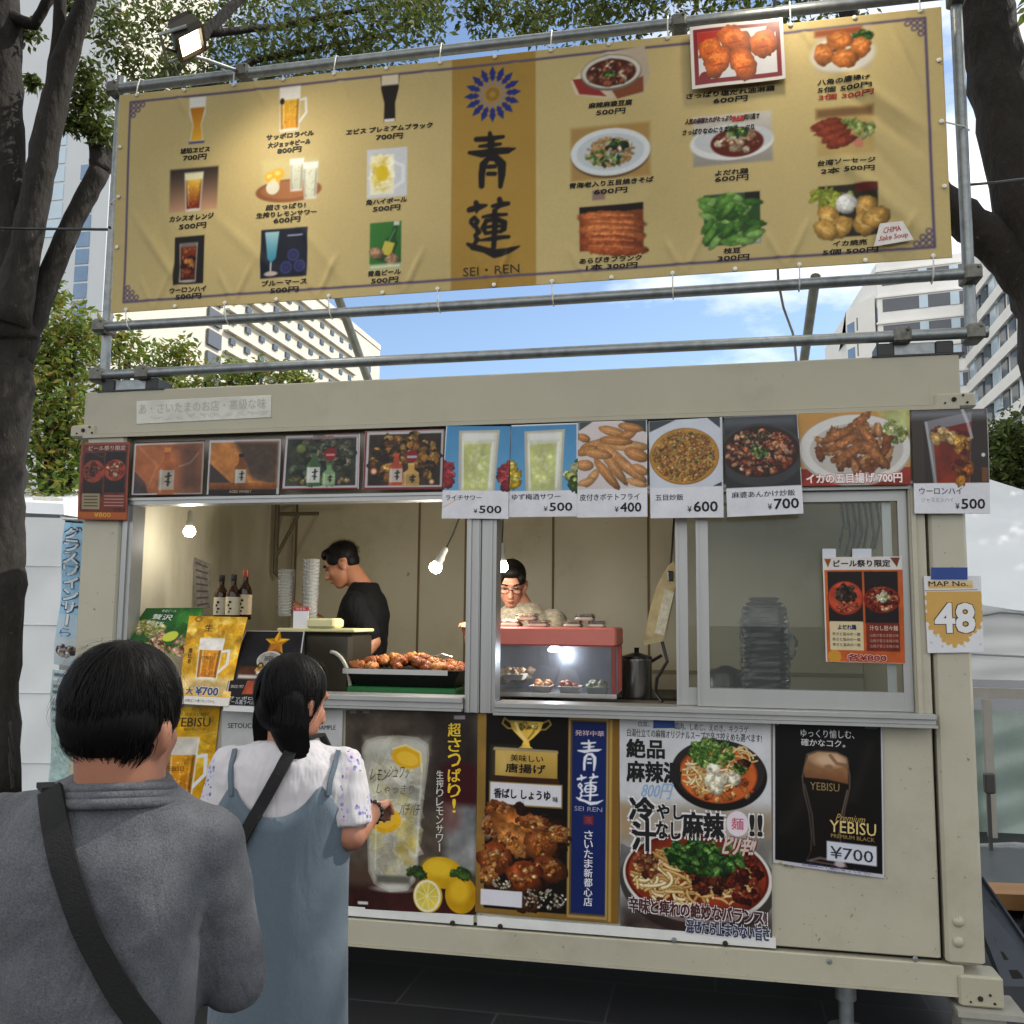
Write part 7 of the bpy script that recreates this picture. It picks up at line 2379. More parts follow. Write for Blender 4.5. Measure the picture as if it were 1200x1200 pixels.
bottle_thing(286, .55, .262, '#8a3a22', '#c2b092', 'taller brown bottle with a red-brown cap')
# papers pinned on the side wall
p0, p1 = at(226, 652, 1.05), at(247, 660, 1.30)
pc = Pic(0, 0, 30, 60, 60, '#77716a', .2, 72)
for k in range(7):
    pc.rect(4, 5 + k * 8, 26, 7 + k * 8, '#3c3833')
sh = Sheet(pc, at(226, 652, .95), at(246, 661, 1.05), at(246, 712, 1.05), at(229, 716, .95))
sh.make('price_sheet', printmat('print_matt', .6), 'grey list sheet standing behind the brown bottles', 'sheet')
# hot showcase with a red top
x0, x1 = at(560, 790, .30).x, at(723, 790, .30).x
zb2, zm, zt2 = 1.292, at(650, 757, .30).z, at(650, 735, .30).z
case = thing('food_showcase', 'heated glass showcase with a red top full of food trays beside the mullion', 'showcase', ((x0 + x1) / 2, .45, zb2))
M_RED = paint('salmon_red', '#c97064', .45, var=.06, bump=.1)
q = MB(); q.box(x0, x1, .27, .62, zm, zt2, c=.008)
build('top', q, M_RED, case)
for x_, y_ in ((x0 + .004, .285), (x1 - .024, .285), (x0 + .004, .585), (x1 - .024, .585)):
    q = MB(); q.box(x_, x_ + .020, y_, y_ + .02, zb2 + .02, zm - .001)
    build('post', q, paint('post_red', '#7e3226', .4), case)
q = MB(); q.box(x0 + .026, x1 - .026, .292, .296, zb2 + .021, zm - .001)
build('front_glass', q, glassy('case_glass', '#e4e8ec', .06, .01, .6), case)
q = MB(); q.box(x0, x1, .28, .61, zb2, zb2 + .02)
build('base', q, M_STEEL, case)
q = MB(); q.box(x0 + .01, x1 - .01, .604, .608, zb2 + .021, zm - .002)
build('back_panel', q, paint('case_back', '#6d7076', .3, metal=.6), case)
q = MB(); pl = at(650, 772, .42)
q.lathe((pl.x, .42, zm - .03), [(.03, 0), (.034, .01), (.02, .025)], 14)
build('lamp', q, glow('case_lamp', '#f4faff', 14), case)
ld = bpy.data.lights.new('case_light', 'POINT'); ld.energy = 2.2; ld.color = (.92, .97, 1); ld.shadow_soft_size = .03
lo = bpy.data.objects.new('case_light', ld); COL.objects.link(lo); lo.parent = case; lo.location = (pl.x - (x0 + x1) / 2, -.06, zm - .06 - zb2)
q_ = random.Random(5)
GF = 'paper trays of food in the showcase'
lab_ = ['paper tray of pale dumplings at the left in the showcase', 'paper tray of golden dumplings in the middle of the showcase', 'paper tray of brown fried food in the showcase', 'tray with green and white wrapped food at the right of the showcase']
for i, px_ in enumerate((603, 634, 668, 700)):
    p = at(px_, 806, .36)
    root = thing('food_tray', lab_[i], 'food tray', (p.x, .37, zb2 + .021), GF)
    q = MB()
    def tr2(z, g):
        return [(p.x - .052 + g, .31 + g, z), (p.x + .052 - g, .31 + g, z), (p.x + .052 - g, .43 - g, z), (p.x - .052 + g, .43 - g, z)]
    b0 = zb2 + .0215 + (.05 if i == 0 else 0)
    q.loft([tr2(b0, .012), tr2(b0 + .026, 0), tr2(b0 + .027, .003), tr2(b0 + .006, .014)])
    build('paper_boat', q, paint('paper_white', '#d8d2c4', .7), root)
    for j in range(7):
        q = MB()
        q.ball((p.x + q_.uniform(-.034, .034), .37 + q_.uniform(-.04, .03), b0 + .026 + q_.random() * .02), .018, .016, .014, 10, 7, lump=.4, seed=j)
        build('food_piece', q, [paint('dumpling', '#c9b48a', .5, var=.3, scale=30), M_CHK[2], M_CHK[1], paint('wrapped_green', '#a9b89a', .4, var=.6, scale=40)][i], root, smooth=True)
q = MB()
for k in range(12):
    q.ball((at(590, 800, .5).x + q_.uniform(-.02, .14), .50 + q_.uniform(-.03, .05), zb2 + .06 + q_.random() * .05), .03, .03, .024, 10, 7, lump=.5, seed=k)
o_ = build('food_heap', q, paint('noodle_heap', '#6d5c46', .6, var=.6, scale=45), smooth=True)
o_['kind'] = 'stuff'; o_['label'] = 'brown heap of cooked food at the back of the showcase'; o_['category'] = 'food'
# packs on top of the showcase
GK = 'wrapped food packs on the showcase'
packs = [(600, 728, .09, .030, '#b08a62', 'flat wrapped pack at the left on the red showcase top'), (632, 728, .09, .028, '#c79a66', 'wrapped pack of pale food lying low in the middle of the showcase top'),
         (618, 716, .095, .028, '#a5763c', 'brown wrapped pack stacked on top of two others'), (672, 729, .08, .026, '#5f6e4a', 'dark green wrapped pack lying low at the right'),
         (700, 729, .075, .026, '#74825c', 'pale green wrapped pack at the right end of the showcase top'), (686, 717, .085, .028, '#3f5a30', 'green wrapped pack stacked on top of two others')]
for i, (px_, py_, w_, h_, c_, lb) in enumerate(packs):
    p = at(px_, py_, .42)
    zz = zt2 + .001 + (0 if i not in (2, 5) else .031)
    root = thing('food_pack', lb, 'food pack', (p.x, .42, zz), GK)
    q = MB(); q.box(p.x - w_ / 2, p.x + w_ / 2, .36, .48, zz, zz + h_ * .55, c=.006)
    build('tray', q, paint('pack_white', '#cfc8ba', .5), root)
    q = MB()
    for j in range(9):
        q.ball((p.x + (j % 3 - 1) * w_ * .28 + q_.uniform(-.006, .006), .39 + (j // 3) * .03, zz + h_ * .55), w_ * .17, .016, h_ * .42, 10, 6, lump=.35, seed=j + i)
    build('filling', q, paint('filling_' + c_.strip('#'), c_, .4, var=.45, scale=40), root, smooth=True)
    q = MB(); q.box(p.x - w_ / 2 - .003, p.x + w_ / 2 + .003, .358, .482, zz + h_ * .56, zz + h_ + .004, c=.007)
    build('wrap', q, glassy('wrap_film', '#f0f0ee', .12, .12, .9), root)
# steel pot
p = on(746, .72, 1.262)
pot = thing('stock_pot', 'tall shiny steel stock pot beside the red showcase', 'pot', tuple(p))
r_ = .075
zt3 = at(745, 772, .72).z
q = MB(); q.lathe(p, [(r_ * .96, 0), (r_, .008), (r_, zt3 - p.z - .02), (r_ * 1.05, zt3 - p.z - .01), (r_ * 1.05, zt3 - p.z)], 28)
build('body', q, M_STEEL, pot, smooth=True, angle=40)
q = MB(); q.lathe((p.x, p.y, zt3 + .001), [(r_ * 1.04, 0), (r_ * 1.0, .012), (r_ * .3, .028), (.012, .03), (.012, .05), (.016, .055)], 24)
build('lid', q, paint('lid_dark', '#2b2a28', .3, metal=.6), pot, smooth=True, angle=40)
q = MB(); q.tube([(p.x + r_ * .8, p.y, zt3 - .02), (p.x + r_ + .05, p.y - .01, zt3 + .02)], .008, 8)
build('handle', q, M_BLACK, pot)
# hanging paper bag with a black cord
p0, p1 = at(783, 668, .55), at(772, 750, .55)
bagp = thing('paper_bag', 'beige paper bag hanging from a black cord near the sliding window stile', 'bag', tuple(p1))
q = MB()
def sl(px_, py_, w_, dp):
    c_ = at(px_, py_, .55); return [c_ + Vector((-w_, -dp, -.01)), c_ + Vector((w_, -dp, .012)), c_ + Vector((w_, dp, .012)), c_ + Vector((-w_, dp, -.01))]
q.loft([sl(766, 754, .046, .030), sl(768, 746, .052, .038), sl(774, 715, .052, .038), sl(781, 686, .048, .034), sl(786, 671, .036, .026), sl(786, 661, .012, .012)])
build('paper', q, paint('kraft_beige', '#c2b084', .75, var=.25, scale=12, bump=.7, bscale=12), bagp)
q = MB(); c_ = at(786, 674, .50); q.box(c_.x - .014, c_.x + .014, c_.y - .02, c_.y - .004, c_.z - .03, c_.z + .02, c=.004)
build('clip', q, M_BLACK, bagp)
q = MB(); q.slab([at(779, 690, .505), at(790, 694, .505), at(778, 745, .505), at(767, 742, .505)], .004)
build('paper_label', q, paint('label_grey', '#d4cdb4', .6, var=.3, scale=40), bagp)
q = MB()
a_, b_ = at(786, 662, .55), at(790, 606, .5)
q.tube([a_, at(788, 640, .55), at(789, 620, .52), b_, Vector((b_.x, .5, 2.5))], .005, 6)
build('cord', q, M_BLACK, bagp)
q = MB()
q.tube([at(776, 752, .55), at(782, 775, .54), at(770, 795, .5), at(768, 812, .45), at(776, 822, .4)], .008, 6)
build('cord', q, M_BLACK, bagp)
# wrapped stack of black trays behind the right pane
p = on(896, .46, 1.262)
zt4 = at(896, 700, .46).z
st = thing('tray_stack', 'tall stack of black food trays wrapped in clear film behind the right window', 'tray stack', tuple(p))
q = MB()
n = 22
hh = zt4 - p.z
rings = []
for k in range(n):
    z = p.z + hh * k / n
    g = .094 if k < n - 3 else .094 - (k - n + 3) * .014
    for dz, gg in ((0, -.012), (hh / n * .55, 0), (hh / n * .7, .003), (hh / n * .95, -.010)):
        w_ = g + gg
        rings.append([(p.x - w_, p.y - w_ * .7, z + dz), (p.x - w_ * .8, p.y - w_ * .85, z + dz), (p.x + w_ * .8, p.y - w_ * .85, z + dz), (p.x + w_, p.y - w_ * .7, z + dz), (p.x + w_, p.y + w_ * .7, z + dz), (p.x - w_, p.y + w_ * .7, z + dz)])
q.loft(rings)
build('trays', q, M_BLACK, st)
q = MB()
rings = []
rr_ = random.Random(3)
for k in range(30):
    z = p.z + hh * .92 * k / 29
    ring_ = []
    for i in range(26):
        th = 2 * math.pi * i / 26
        w_ = .107 * (1 + .06 * rr_.random() + (.03 if k % 4 == 0 else 0)) * (1 if k < 26 else 1 - (k - 25) * .04)
        c_, s_ = math.cos(th), math.sin(th)
        ring_.append((p.x + w_ * math.copysign(abs(c_) ** .6, c_), p.y + w_ * .88 * math.copysign(abs(s_) ** .6, s_), z + rr_.uniform(-.004, .004)))
    rings.append(ring_)
q.loft(rings, cap=False)
q.ball((p.x + .112, p.y - .05, p.z + hh * .55), .03, .03, .05, 9, 6, lump=.7, seed=2)
build('film', q, glassy('crumpled_film', '#eef2f4', .03, .10, .45), st)

# more of the kitchen's clutter
p = at(590, 716, .44)
q = MB()
for k in range(5):
    q.lathe((p.x, .44, zt2 + .001 + k * .007), [(.035, 0), (.052, .005), (.055, .006), (.03, .003)], 20)
tag(build('plate_stack', q, M_WHITE, smooth=True, angle=40), 'stack of small white plates at the left end of the red showcase top', 'plates')
q = MB()
p = at(530, 770, .30)
q.tube([p, p + Vector((-.06, .03, .012)), p + Vector((-.15, .06, -.01))], .004, 6); q.tube([p, p + Vector((-.06, .045, .012)), p + Vector((-.15, .085, -.01))], .004, 6)
tag(build('tongs', q, M_STEEL), 'steel tongs resting on the fried chicken tray', 'tongs')
p = at(1000, 640, .62)
q = MB()
for k in range(7):
    x_ = at(985 + k * 7, 640, .75).x
    q.tube([(x_, .75, 2.48), (x_, .74, 2.30 - .02 * (k % 3)), (x_ + .015, .73, 2.12 - .05 * (k % 2)), (x_ - .01, .74, 2.0 - .03 * (k % 3))], .007, 6)
tag(build('hanging_wires', q, paint('wire_grey', '#4a4a46', .6)), 'bundle of dark wires hanging at the right end inside the window', 'wires')
q = MB()
p = on(850, .7, 1.262)
q.lathe(p, [(.10, 0), (.11, .01), (.115, .11), (.10, .14), (.04, .16), (.02, .17)], 24)
tag(build('rice_cooker', q, paint('cooker_dark', '#3c3b38', .35, metal=.4), smooth=True, angle=40), 'dark round rice cooker left of the wrapped tray stack', 'cooker')

# ------------------------------------------------------------------ trees
def barkmat(name, a, b_):
    if name in MATS:
        return MATS[name]
    m = paint(name, a, .9, var=.35, scale=14, bump=1.0, bscale=20, stretch=(1, 1, .45), dirt=b_, dscale=7, bdist=.025, specks=('#5d574c', 30, .67))
    return m
M_BARK = barkmat('bark', '#2e2a27', '#1b1917')
M_BARK2 = barkmat('bark_dark', '#2c2724', '#1b1816')

def leafmat(name, cols, trans=.35):
    if name in MATS:
        return MATS[name]
    m = bpy.data.materials.new(name)
    m.use_nodes = True
    t = m.node_tree
    t.nodes.clear()
    o = t.nodes.new('ShaderNodeOutputMaterial')
    g = t.nodes.new('ShaderNodeNewGeometry')
    r = t.nodes.new('ShaderNodeValToRGB')
    n = len(cols)
    for i, c in enumerate(cols):
        e = r.color_ramp.elements[i] if i < 2 else r.color_ramp.elements.new(i / (n - 1))
        e.position = i / (n - 1)
        e.color = lin(c) + (1,)
    t.links.new(g.outputs['Random Per Island'], r.inputs[0])
    d_ = t.nodes.new('ShaderNodeBsdfPrincipled')
    d_.inputs['Roughness'].default_value = .5
    d_.inputs['Specular IOR Level'].default_value = .3
    tr = t.nodes.new('ShaderNodeBsdfTranslucent')
    mix = t.nodes.new('ShaderNodeMixShader')
    mix.inputs[0].default_value = trans
    t.links.new(r.outputs[0], d_.inputs['Base Color'])
    t.links.new(r.outputs[0], tr.inputs[0])
    t.links.new(d_.outputs[0], mix.inputs[1])
    t.links.new(tr.outputs[0], mix.inputs[2])
    t.links.new(mix.outputs[0], o.inputs[0])
    MATS[name] = m
    return m
L_OLIVE = leafmat('leaves_olive', ['#404a28', '#5a6a30', '#748240', '#4a5a2a', '#807c48'])
L_GREEN = leafmat('leaves_green', ['#4a6428', '#6c8436', '#83963f', '#5a7030', '#9a9a4c', '#a0883c'])
L_BACK = leafmat('leaves_back', ['#3d4a26', '#566432', '#6e7a40', '#48582c'])

def leaves(q, clumps, per, size, seed, droop=.3):
    """clumps: list of (centre, radius); many small pointed leaves, sparser outwards"""
    r = random.Random(seed)
    for (c, rad_) in clumps:
        c = Vector(c)
        rv = rad_ if isinstance(rad_, (tuple, list)) else (rad_,) * 3
        n = int(per * (rv[0] * rv[1] * rv[2]) ** (1 / 3))
        for i in range(n):
            d_ = Vector((r.gauss(0, 1), r.gauss(0, 1), r.gauss(0, 1))).normalized() * (r.random() ** .55)
            p = c + Vector((d_.x * rv[0], d_.y * rv[1], d_.z * rv[2]))
            ax = Vector((r.gauss(0, 1), r.gauss(0, 1), r.gauss(0, .7) - droop)).normalized()
            nn_ = ax.cross(Vector((r.gauss(0, 1), r.gauss(0, 1), r.gauss(0, 1)))).normalized()
            L_ = size * r.uniform(.7, 1.3)
            w = L_ * .20
            m_ = p + ax * L_ * .45
            up = ax.cross(nn_) * L_ * .06
            b = len(q.v)
            q.v += [p, m_ + nn_ * w + up, p + ax * L_, m_ - nn_ * w + up]
            q.f.append((b, b + 1, b + 2, b + 3)); q.m.append(0)

def limb(pts, Y, rads, seed=0, wob=.10, n=14):
    """pixel path at distance Y -> list of points (Y a number or one per point), subdivided and slightly crooked"""
    Ys = Y if isinstance(Y, (list, tuple)) else [Y] * len(pts)
    P = [at(x, y, yy) for (x, y), yy in zip(pts, Ys)]
    rr_ = random.Random(seed)
    out, ro = [], []
    for i in range(len(P) - 1):
        for k in range(5):
            u = k / 5
            out.append(P[i].lerp(P[i + 1], u) + Vector((rr_.uniform(-1, 1), rr_.uniform(-1, 1), 0)) * rads[i] * .06); ro.append(rads[i] * (1 - u) + rads[i + 1] * u)
    out.append(P[-1]); ro.append(rads[-1])
    return out, ro

GT = 'plane trees on the plaza'
tl_ = at(-8, 900, .55)
t1 = thing('zelkova_tree', 'big tree at the left edge with a forked grey trunk and drooping olive leaves', 'tree', (tl_.x, .55, 0))
q = MB()
def addlimb(pts, Y, rads, seed):
    p, r_ = limb(pts, Y, rads, seed); q.tube(p, r_, 14, wob=.14, seed=seed)
b0 = at(-12, 930, .55)
q.tube([(b0.x - .02, .55, -.05), (b0.x - .01, .55, .25), b0], [.27, .19, .155], 14, wob=.12)
addlimb([(-12, 930), (-10, 800), (-3, 700), (-6, 640), (-2, 560), (4, 470), (8, 390), (10, 330)], .55, [.155, .145, .15, .16, .14, .15, .165, .16], 1)
addlimb([(8, 400), (12, 300), (6, 200), (2, 120), (0, 20), (-6, -90)], .5, [.15, .13, .115, .12, .11, .10], 2)
addlimb([(10, 380), (30, 290), (46, 205), (62, 125), (76, 70), (100, 0), (118, -60)], .45, [.12, .085, .082, .078, .07, .055, .05], 3)
addlimb([(56, 150), (64, 90), (70, 20), (72, -60)], .45, [.05, .042, .035, .03], 4)
addlimb([(14, 420), (44, 360), (66, 305), (92, 245), (117, 200)], [.55, .6, .65, .7, .75], [.11, .068, .062, .06, .062], 5)
addlimb([(117, 200), (114, 175), (104, 150), (84, 143)], .75, [.058, .045, .03, .014], 6)
addlimb([(115, 205), (150, 150), (190, 95), (240, 40), (300, -20)], [.75, 1.0, 1.3, 1.6, 1.9], [.055, .05, .045, .04, .03], 7)
addlimb([(150, 150), (220, 110), (300, 70), (380, 55), (450, 40)], [1.0, 1.4, 1.8, 2.0, 2.2], [.04, .032, .026, .02, .012], 8)
addlimb([(240, 40), (330, 30), (430, 10), (520, 0)], [1.6, 2.0, 2.2, 2.4], [.03, .024, .018, .01], 9)
addlimb([(10, 20), (40, 30), (62, -10)], .5, [.05, .03, .03], 10)
o_ = build('trunk', q, M_BARK, t1, smooth=True)
q = MB()
cl = []
r_ = random.Random(11)
def clump_px(x, y, Y, rad_):
    cl.append((at(x, y, Y), rad_))
for x, y, rr_ in ((180, 20, .38), (235, 45, .36), (290, 28, .40), (340, 50, .36), (390, 30, .36), (440, 42, .33), (480, 22, .28), (500, 8, .22), (310, 80, .22), (250, 90, .22), (200, 95, .24), (150, 70, .26), (170, 120, .20), (360, 75, .2), (415, 62, .2), (130, 25, .22), (270, -10, .4), (370, -10, .4), (455, -10, .3)):
    clump_px(x, y, r_.uniform(1.2, 2.4), rr_)
for x, y, rr_ in ((110, 110, .13), (100, 85, .12), (90, 120, .10), (105, 140, .14), (88, 145, .09), (120, 155, .10), (34, 38, .09), (38, 95, .06), (88, 10, .12), (46, 230, .04), (12, 185, .05)):
    clump_px(x, y, .7, rr_)
for x, y, rr_ in ((590, 4, .30), (650, 4, .28), (710, 6, .30), (560, 10, .18), (740, -2, .26), (800, -10, .28), (860, -6, .26), (930, -8, .26), (1000, -14, .25), (620, 22, .16), (700, 24, .14)):
    clump_px(x, y, r_.uniform(1.4, 2.2), rr_)
leaves(q, cl, 1650, .056, 5, .6)
# the rest of the crown, above the frame and over the people
cl2 = []
for k in range(70):
    cl2.append(((r_.uniform(-5.2, 2.0), r_.uniform(-4.4, 0.1), r_.uniform(5.9, 7.4)), .62))
for k in range(26):
    cl2.append(((r_.uniform(-7.0, -4.2), r_.uniform(-3.4, -0.2), r_.uniform(5.2, 6.8)), .6))
leaves(q, cl2, 420, .13, 6)
build('crown', q, L_OLIVE, t1)
q = MB()
# peeling bark tufts low on the trunk
for k in range(9):
    p = at(12 + k % 3, 846 + k * 6, .46)
    q.tube([p, p + Vector((.03, -.02, -.05 - .01 * k)), p + Vector((.05, -.02, -.12))], [.012, .008, .002], 5)
build('loose_bark', q, M_BARK2, t1)

tr_ = at(1262, 700, 1.5)
t2 = thing('zelkova_tree', 'dark thick leaning trunk with a crossing branch behind the right end of the banner', 'tree', (tr_.x, 1.5, 0))
q = MB()
addlimb([(1136, -90), (1147, -20), (1166, 80), (1186, 160), (1216, 280), (1240, 360), (1258, 500), (1264, 800)], 1.5, [.13, .145, .16, .165, .19, .21, .22, .23], 21)
pp = at(1264, 800, 1.5)
q.tube([pp, (pp.x, 1.5, .3), (pp.x, 1.5, -.05)], [.23, .26, .36], 14)
addlimb([(1250, 380), (1205, 330), (1170, 290), (1140, 264), (1105, 236), (1075, 205)], [1.5, 1.5, 1.5, 1.45, 1.4, 1.35], [.14, .12, .115, .11, .10, .09], 22)
addlimb([(1075, 205), (1040, 150), (1010, 80), (990, 0), (970, -80)], [1.35, 1.35, 1.3, 1.3, 1.2], [.085, .07, .06, .05, .05], 23)
build('trunk', q, M_BARK2, t2, smooth=True)
q = MB()
cl2 = []
for k in range(80):
    cl2.append(((r_.uniform(2.6, 7.5), r_.uniform(-4.0, 4.0), r_.uniform(5.4, 7.6)), .7))
leaves(q, cl2, 420, .13, 8)
cl2 = [((r_.uniform(4.9, 9.5), r_.uniform(2.5, 10.0), r_.uniform(5.0, 7.6)), .8) for k in range(80)]  # unseen clumps off frame, added to shade the tent at the right
leaves(q, cl2, 420, .24, 9)
build('crown', q, L_OLIVE, t2)

def bushy(name, label, base, crown, per, size, seed, mat, trunk_r=.12, group=None, twigs=()):
    root = thing(name, label, 'tree', tuple(base), group)
    c0 = Vector(crown[0][0])
    q = MB(); q.tube([base, Vector(base).lerp(c0, .5), c0], [trunk_r, trunk_r * .7, trunk_r * .3], 10)
    for c, rr_ in crown[1:]:
        q.tube([Vector(base).lerp(c0, .6), Vector(base).lerp(c0, .6).lerp(Vector(c), .6) + Vector((0, 0, -.1)), Vector(c)], [trunk_r * .4, trunk_r * .25, trunk_r * .08], 6)
    build('trunk', q, M_BARK2, root, smooth=True)
    q = MB(); leaves(q, crown, per, size, seed)
    build('crown', q, mat, root)
    return root
GT2 = 'small trees behind the stall'
# young green tree between the left trunk and the stall
Y_ = 3.6
cr = [(at(x, y, Y_), rr_) for x, y, rr_ in ((68, 480, .55), (60, 400, .38), (75, 440, .45), (45, 520, .5), (85, 560, .45), (60, 590, .4), (95, 500, .4), (55, 345, .22), (40, 440, .4), (90, 390, .3), (78, 610, .3))]
bushy('young_tree', 'leafy bright green tree filling the gap between the left trunk and the stall', (cr[0][0].x, Y_, 0), cr, 1500, .085, 31, L_GREEN, group=GT2)
Y_ = 6.5
cr = [(at(x, y, Y_), rr_) for x, y, rr_ in ((150, 420, .45), (140, 395, .3), (190, 425, .35), (215, 410, .22), (120, 400, .25), (180, 450, .4))]
bushy('young_tree', 'sparse yellow-green treetop showing above the left end of the stall roof', (cr[0][0].x, Y_, 0), cr, 850, .10, 32, L_GREEN, group=GT2)
Y_ = 7.5
cr = [(at(x, y, Y_), rr_) for x, y, rr_ in ((270, 440, .3), (240, 445, .32), (300, 438, .26), (330, 440, .26), (352, 445, .2), (285, 455, .4), (210, 450, .3))]
bushy('young_tree', 'low row of yellow-green leaves peeping over the roof beam under the white building', (cr[0][0].x, Y_, 0), cr, 800, .10, 33, L_GREEN, group=GT2)
Y_ = 9.0
cr = [(at(x, y, Y_), rr_) for x, y, rr_ in ((1185, 540, .5), (1172, 515, .3), (1200, 515, .5), (1165, 560, .4), (1190, 600, .55), (1225, 560, .7), (1215, 620, .6), (1160, 600, .35), (1180, 640, .4))]
bushy('young_tree', 'dull green tree behind the white tent at the right', (cr[5][0].x, Y_, 0), cr, 1500, .11, 34, L_BACK, group=GT2)

# ------------------------------------------------------------------ buildings
M_WWALL = paint('tower_wall', '#d8d2c2', .7, var=.04, scale=.15)
M_SHADE_WALL = paint('tower_wall_shade_tone', '#c6cacd', .7, var=.04, scale=.15)  # shaded copy of the tower wall, shade mixed into its colour
M_WIN = paint('window_dark', '#44525e', .12, var=.25, scale=.3, spec=.8)
M_WINB = paint('window_blue', '#5f7f9f', .08, var=.25, scale=.3, spec=1.0)
M_WINW = paint('window_pale', '#b8cbd8', .15, var=.1, scale=.3, spec=.8)
M_BAND = paint('window_band_grey', '#5b5f66', .4, var=.1, scale=.3)
M_LEDGE = paint('ledge_shade', '#8a857a', .7)

def flat(px_, z):
    """ground plan point seen at picture column px at forward distance z"""
    p = atz(px_, 745, z)
    return Vector((p.x, p.y, 0))

class Face:
    """an upright wall from a to b (plan points, left to right as seen), with things set on it"""
    def __init__(s, a, b):
        s.a, s.b = a, b
        s.d = (b - a).normalized()
        s.L = (b - a).length
        n = Vector((s.d.y, -s.d.x, 0))
        s.n = n if n.dot(CAM_POS - a) > 0 else -n
    def at(s, u, z, out=0.0):
        return s.a + s.d * u + s.n * out + Vector((0, 0, z))
    def slab(s, q, u0, u1, z0, z1, out, back=0.3, mi=0):
        f = [s.at(u0, z1, out), s.at(u1, z1, out), s.at(u1, z0, out), s.at(u0, z0, out)]
        k = [p - s.n * (out + back) for p in f]
        q.add(f + k, [(0, 3, 2, 1), (4, 5, 6, 7), (0, 1, 5, 4), (1, 2, 6, 5), (2, 3, 7, 6), (3, 0, 4, 7)], mi)

def prism(q, pts, z0, z1, mi=0):
    n = len(pts)
    vs = [(p.x, p.y, z0) for p in pts] + [(p.x, p.y, z1) for p in pts]
    fs = [tuple(range(n)), tuple(range(2 * n - 1, n - 1, -1))] + [(i, (i + 1) % n, (i + 1) % n + n, i + n) for i in range(n)]
    q.add(vs, fs, mi)

def height(px_, py_, z):
    return atz(px_, py_, z).z

# white tower and its long wing at the left: its sunny wall runs away from us, the wall facing us has shade in its grey colour
XB = -75.0
def onwall(px_):
    d_ = ray(px_, 745); return Vector((XB, CAM_POS.y + d_.y * (XB / d_.x), 0))
A0, A1, A2 = onwall(98), onwall(216), onwall(437)
tw = thing('tower_block', 'tall white tower block behind the left tree with a shade-toned face and long sunlit wing', 'building', tuple(A0))
q = MB()
prism(q, [A0, A1, A1 + Vector((-40, 0, 0)), A0 + Vector((-60, 0, 0))], 0, 150)
build('wall', q, M_WWALL, tw)
q = MB()
zw = 64.0
prism(q, [A1 + Vector((-.4, .05, 0)), A2, A2 + Vector((-40, 0, 0)), A1 + Vector((-40.4, .05, 0))], 0, zw)
build('wing_wall', q, M_WWALL, tw)
F = Face(A1, A2)
fl = 3.45
for k in range(8):           # shadow-throwing ledges with small windows below them
    z = zw - 3.0 - k * fl
    if z < 24:
        break
    u0, u1 = F.L * .10, F.L * .80
    q = MB(); F.slab(q, u0, u1, z - .25, z, .55)
    build('ledge', q, M_WWALL, tw)
    nW = 11
    for i in range(nW):
        u = u0 + (u1 - u0) * (i + .5) / nW
        q = MB(); F.slab(q, u - .8, u + .8, z - 1.9, z - 1.0, .06)
        build('window', q, M_WIN, tw)
for fu in (.035, .875):
    for k in range(7):
        z = zw - 4.5 - k * fl
        q = MB(); F.slab(q, F.L * fu, F.L * (fu + .05), z - 2.4, z, .08)
        build('window', q, M_BAND, tw)
q = MB(); F.slab(q, 0, F.L, zw, zw + 1.2, .15)
build('parapet', q, M_WWALL, tw)
# face towards us, its shade put in as grey colour, with a glass strip
F = Face(A0 + Vector((-60, 0, 0)), A0)
q = MB(); F.slab(q, 0, F.L, 0, 150, .2, .1)
build('shade_toned_wall', q, M_SHADE_WALL, tw)
zA = (A0 - CAM_POS).dot(fw)
def upx(px_):
    d_ = ray(px_, 745); t_ = (A0.y - CAM_POS.y) / d_.y; return (CAM_POS.x + d_.x * t_) - (A0.x - 60)
for (pa, pb2, yt, yb_, step) in ((62, 78, 160, 380, 22), (18, 42, -10, 235, 24)):
    u0, u1 = upx(pa), upx(pb2)
    y = yt
    while y < yb_:
        z1_, z0_ = height((pa + pb2) / 2, y, zA), height((pa + pb2) / 2, y + step * .86, zA)
        q = MB(); F.slab(q, u0, u1, z0_, z1_, .28)
        build('window', q, M_WINB if pa > 50 else [M_WINW, M_WIN][int(y) % 2], tw)
        y += step

# white banded block at the right
zR = 115.0
P0, P1, P2, P3 = flat(1003, 127), flat(1042, 120), flat(1150, 116), flat(1238, 88)
bl = thing('apartment_building', 'white building with grey window bands behind the right end of the stall', 'building', tuple(P1))
fh = 3.55
zt_m = height(1095, 283, 118)
zt_l = height(1022, 338, 123)
zt_r = height(1195, 262, 100)
M_WHT = paint('block_white', '#eae8e4', .7, var=.05, scale=.3)
q = MB(); prism(q, [P1, P2, P2 + Vector((10, 40, 0)), P1 + Vector((-2, 40, 0))], 0, zt_m)
build('wall', q, M_WHT, bl)
q = MB(); prism(q, [P0, P1 + Vector((-.3, .3, 0)), P1 + Vector((-.3, 40, 0)), P0 + Vector((4, 30, 0))], 0, zt_l)
build('side_wall', q, M_WHT, bl)
q = MB(); prism(q, [P2 + Vector((.3, -.2, 0)), P3, P3 + Vector((20, 40, 0)), P2 + Vector((12, 44, 0))], 0, zt_r)
build('wing_wall', q, M_WHT, bl)
q = MB(); pa, pb2 = flat(1148, 125), flat(1185, 122); prism(q, [pa, pb2, pb2 + Vector((4, 10, 0)), pa + Vector((4, 10, 0))], zt_r * .8, height(1166, 228, 123))
build('penthouse', q, paint('block_grey', '#a9aaab', .7), bl)
F = Face(P1, P2)
k = 0
zrow = height(1095, 372, 118)
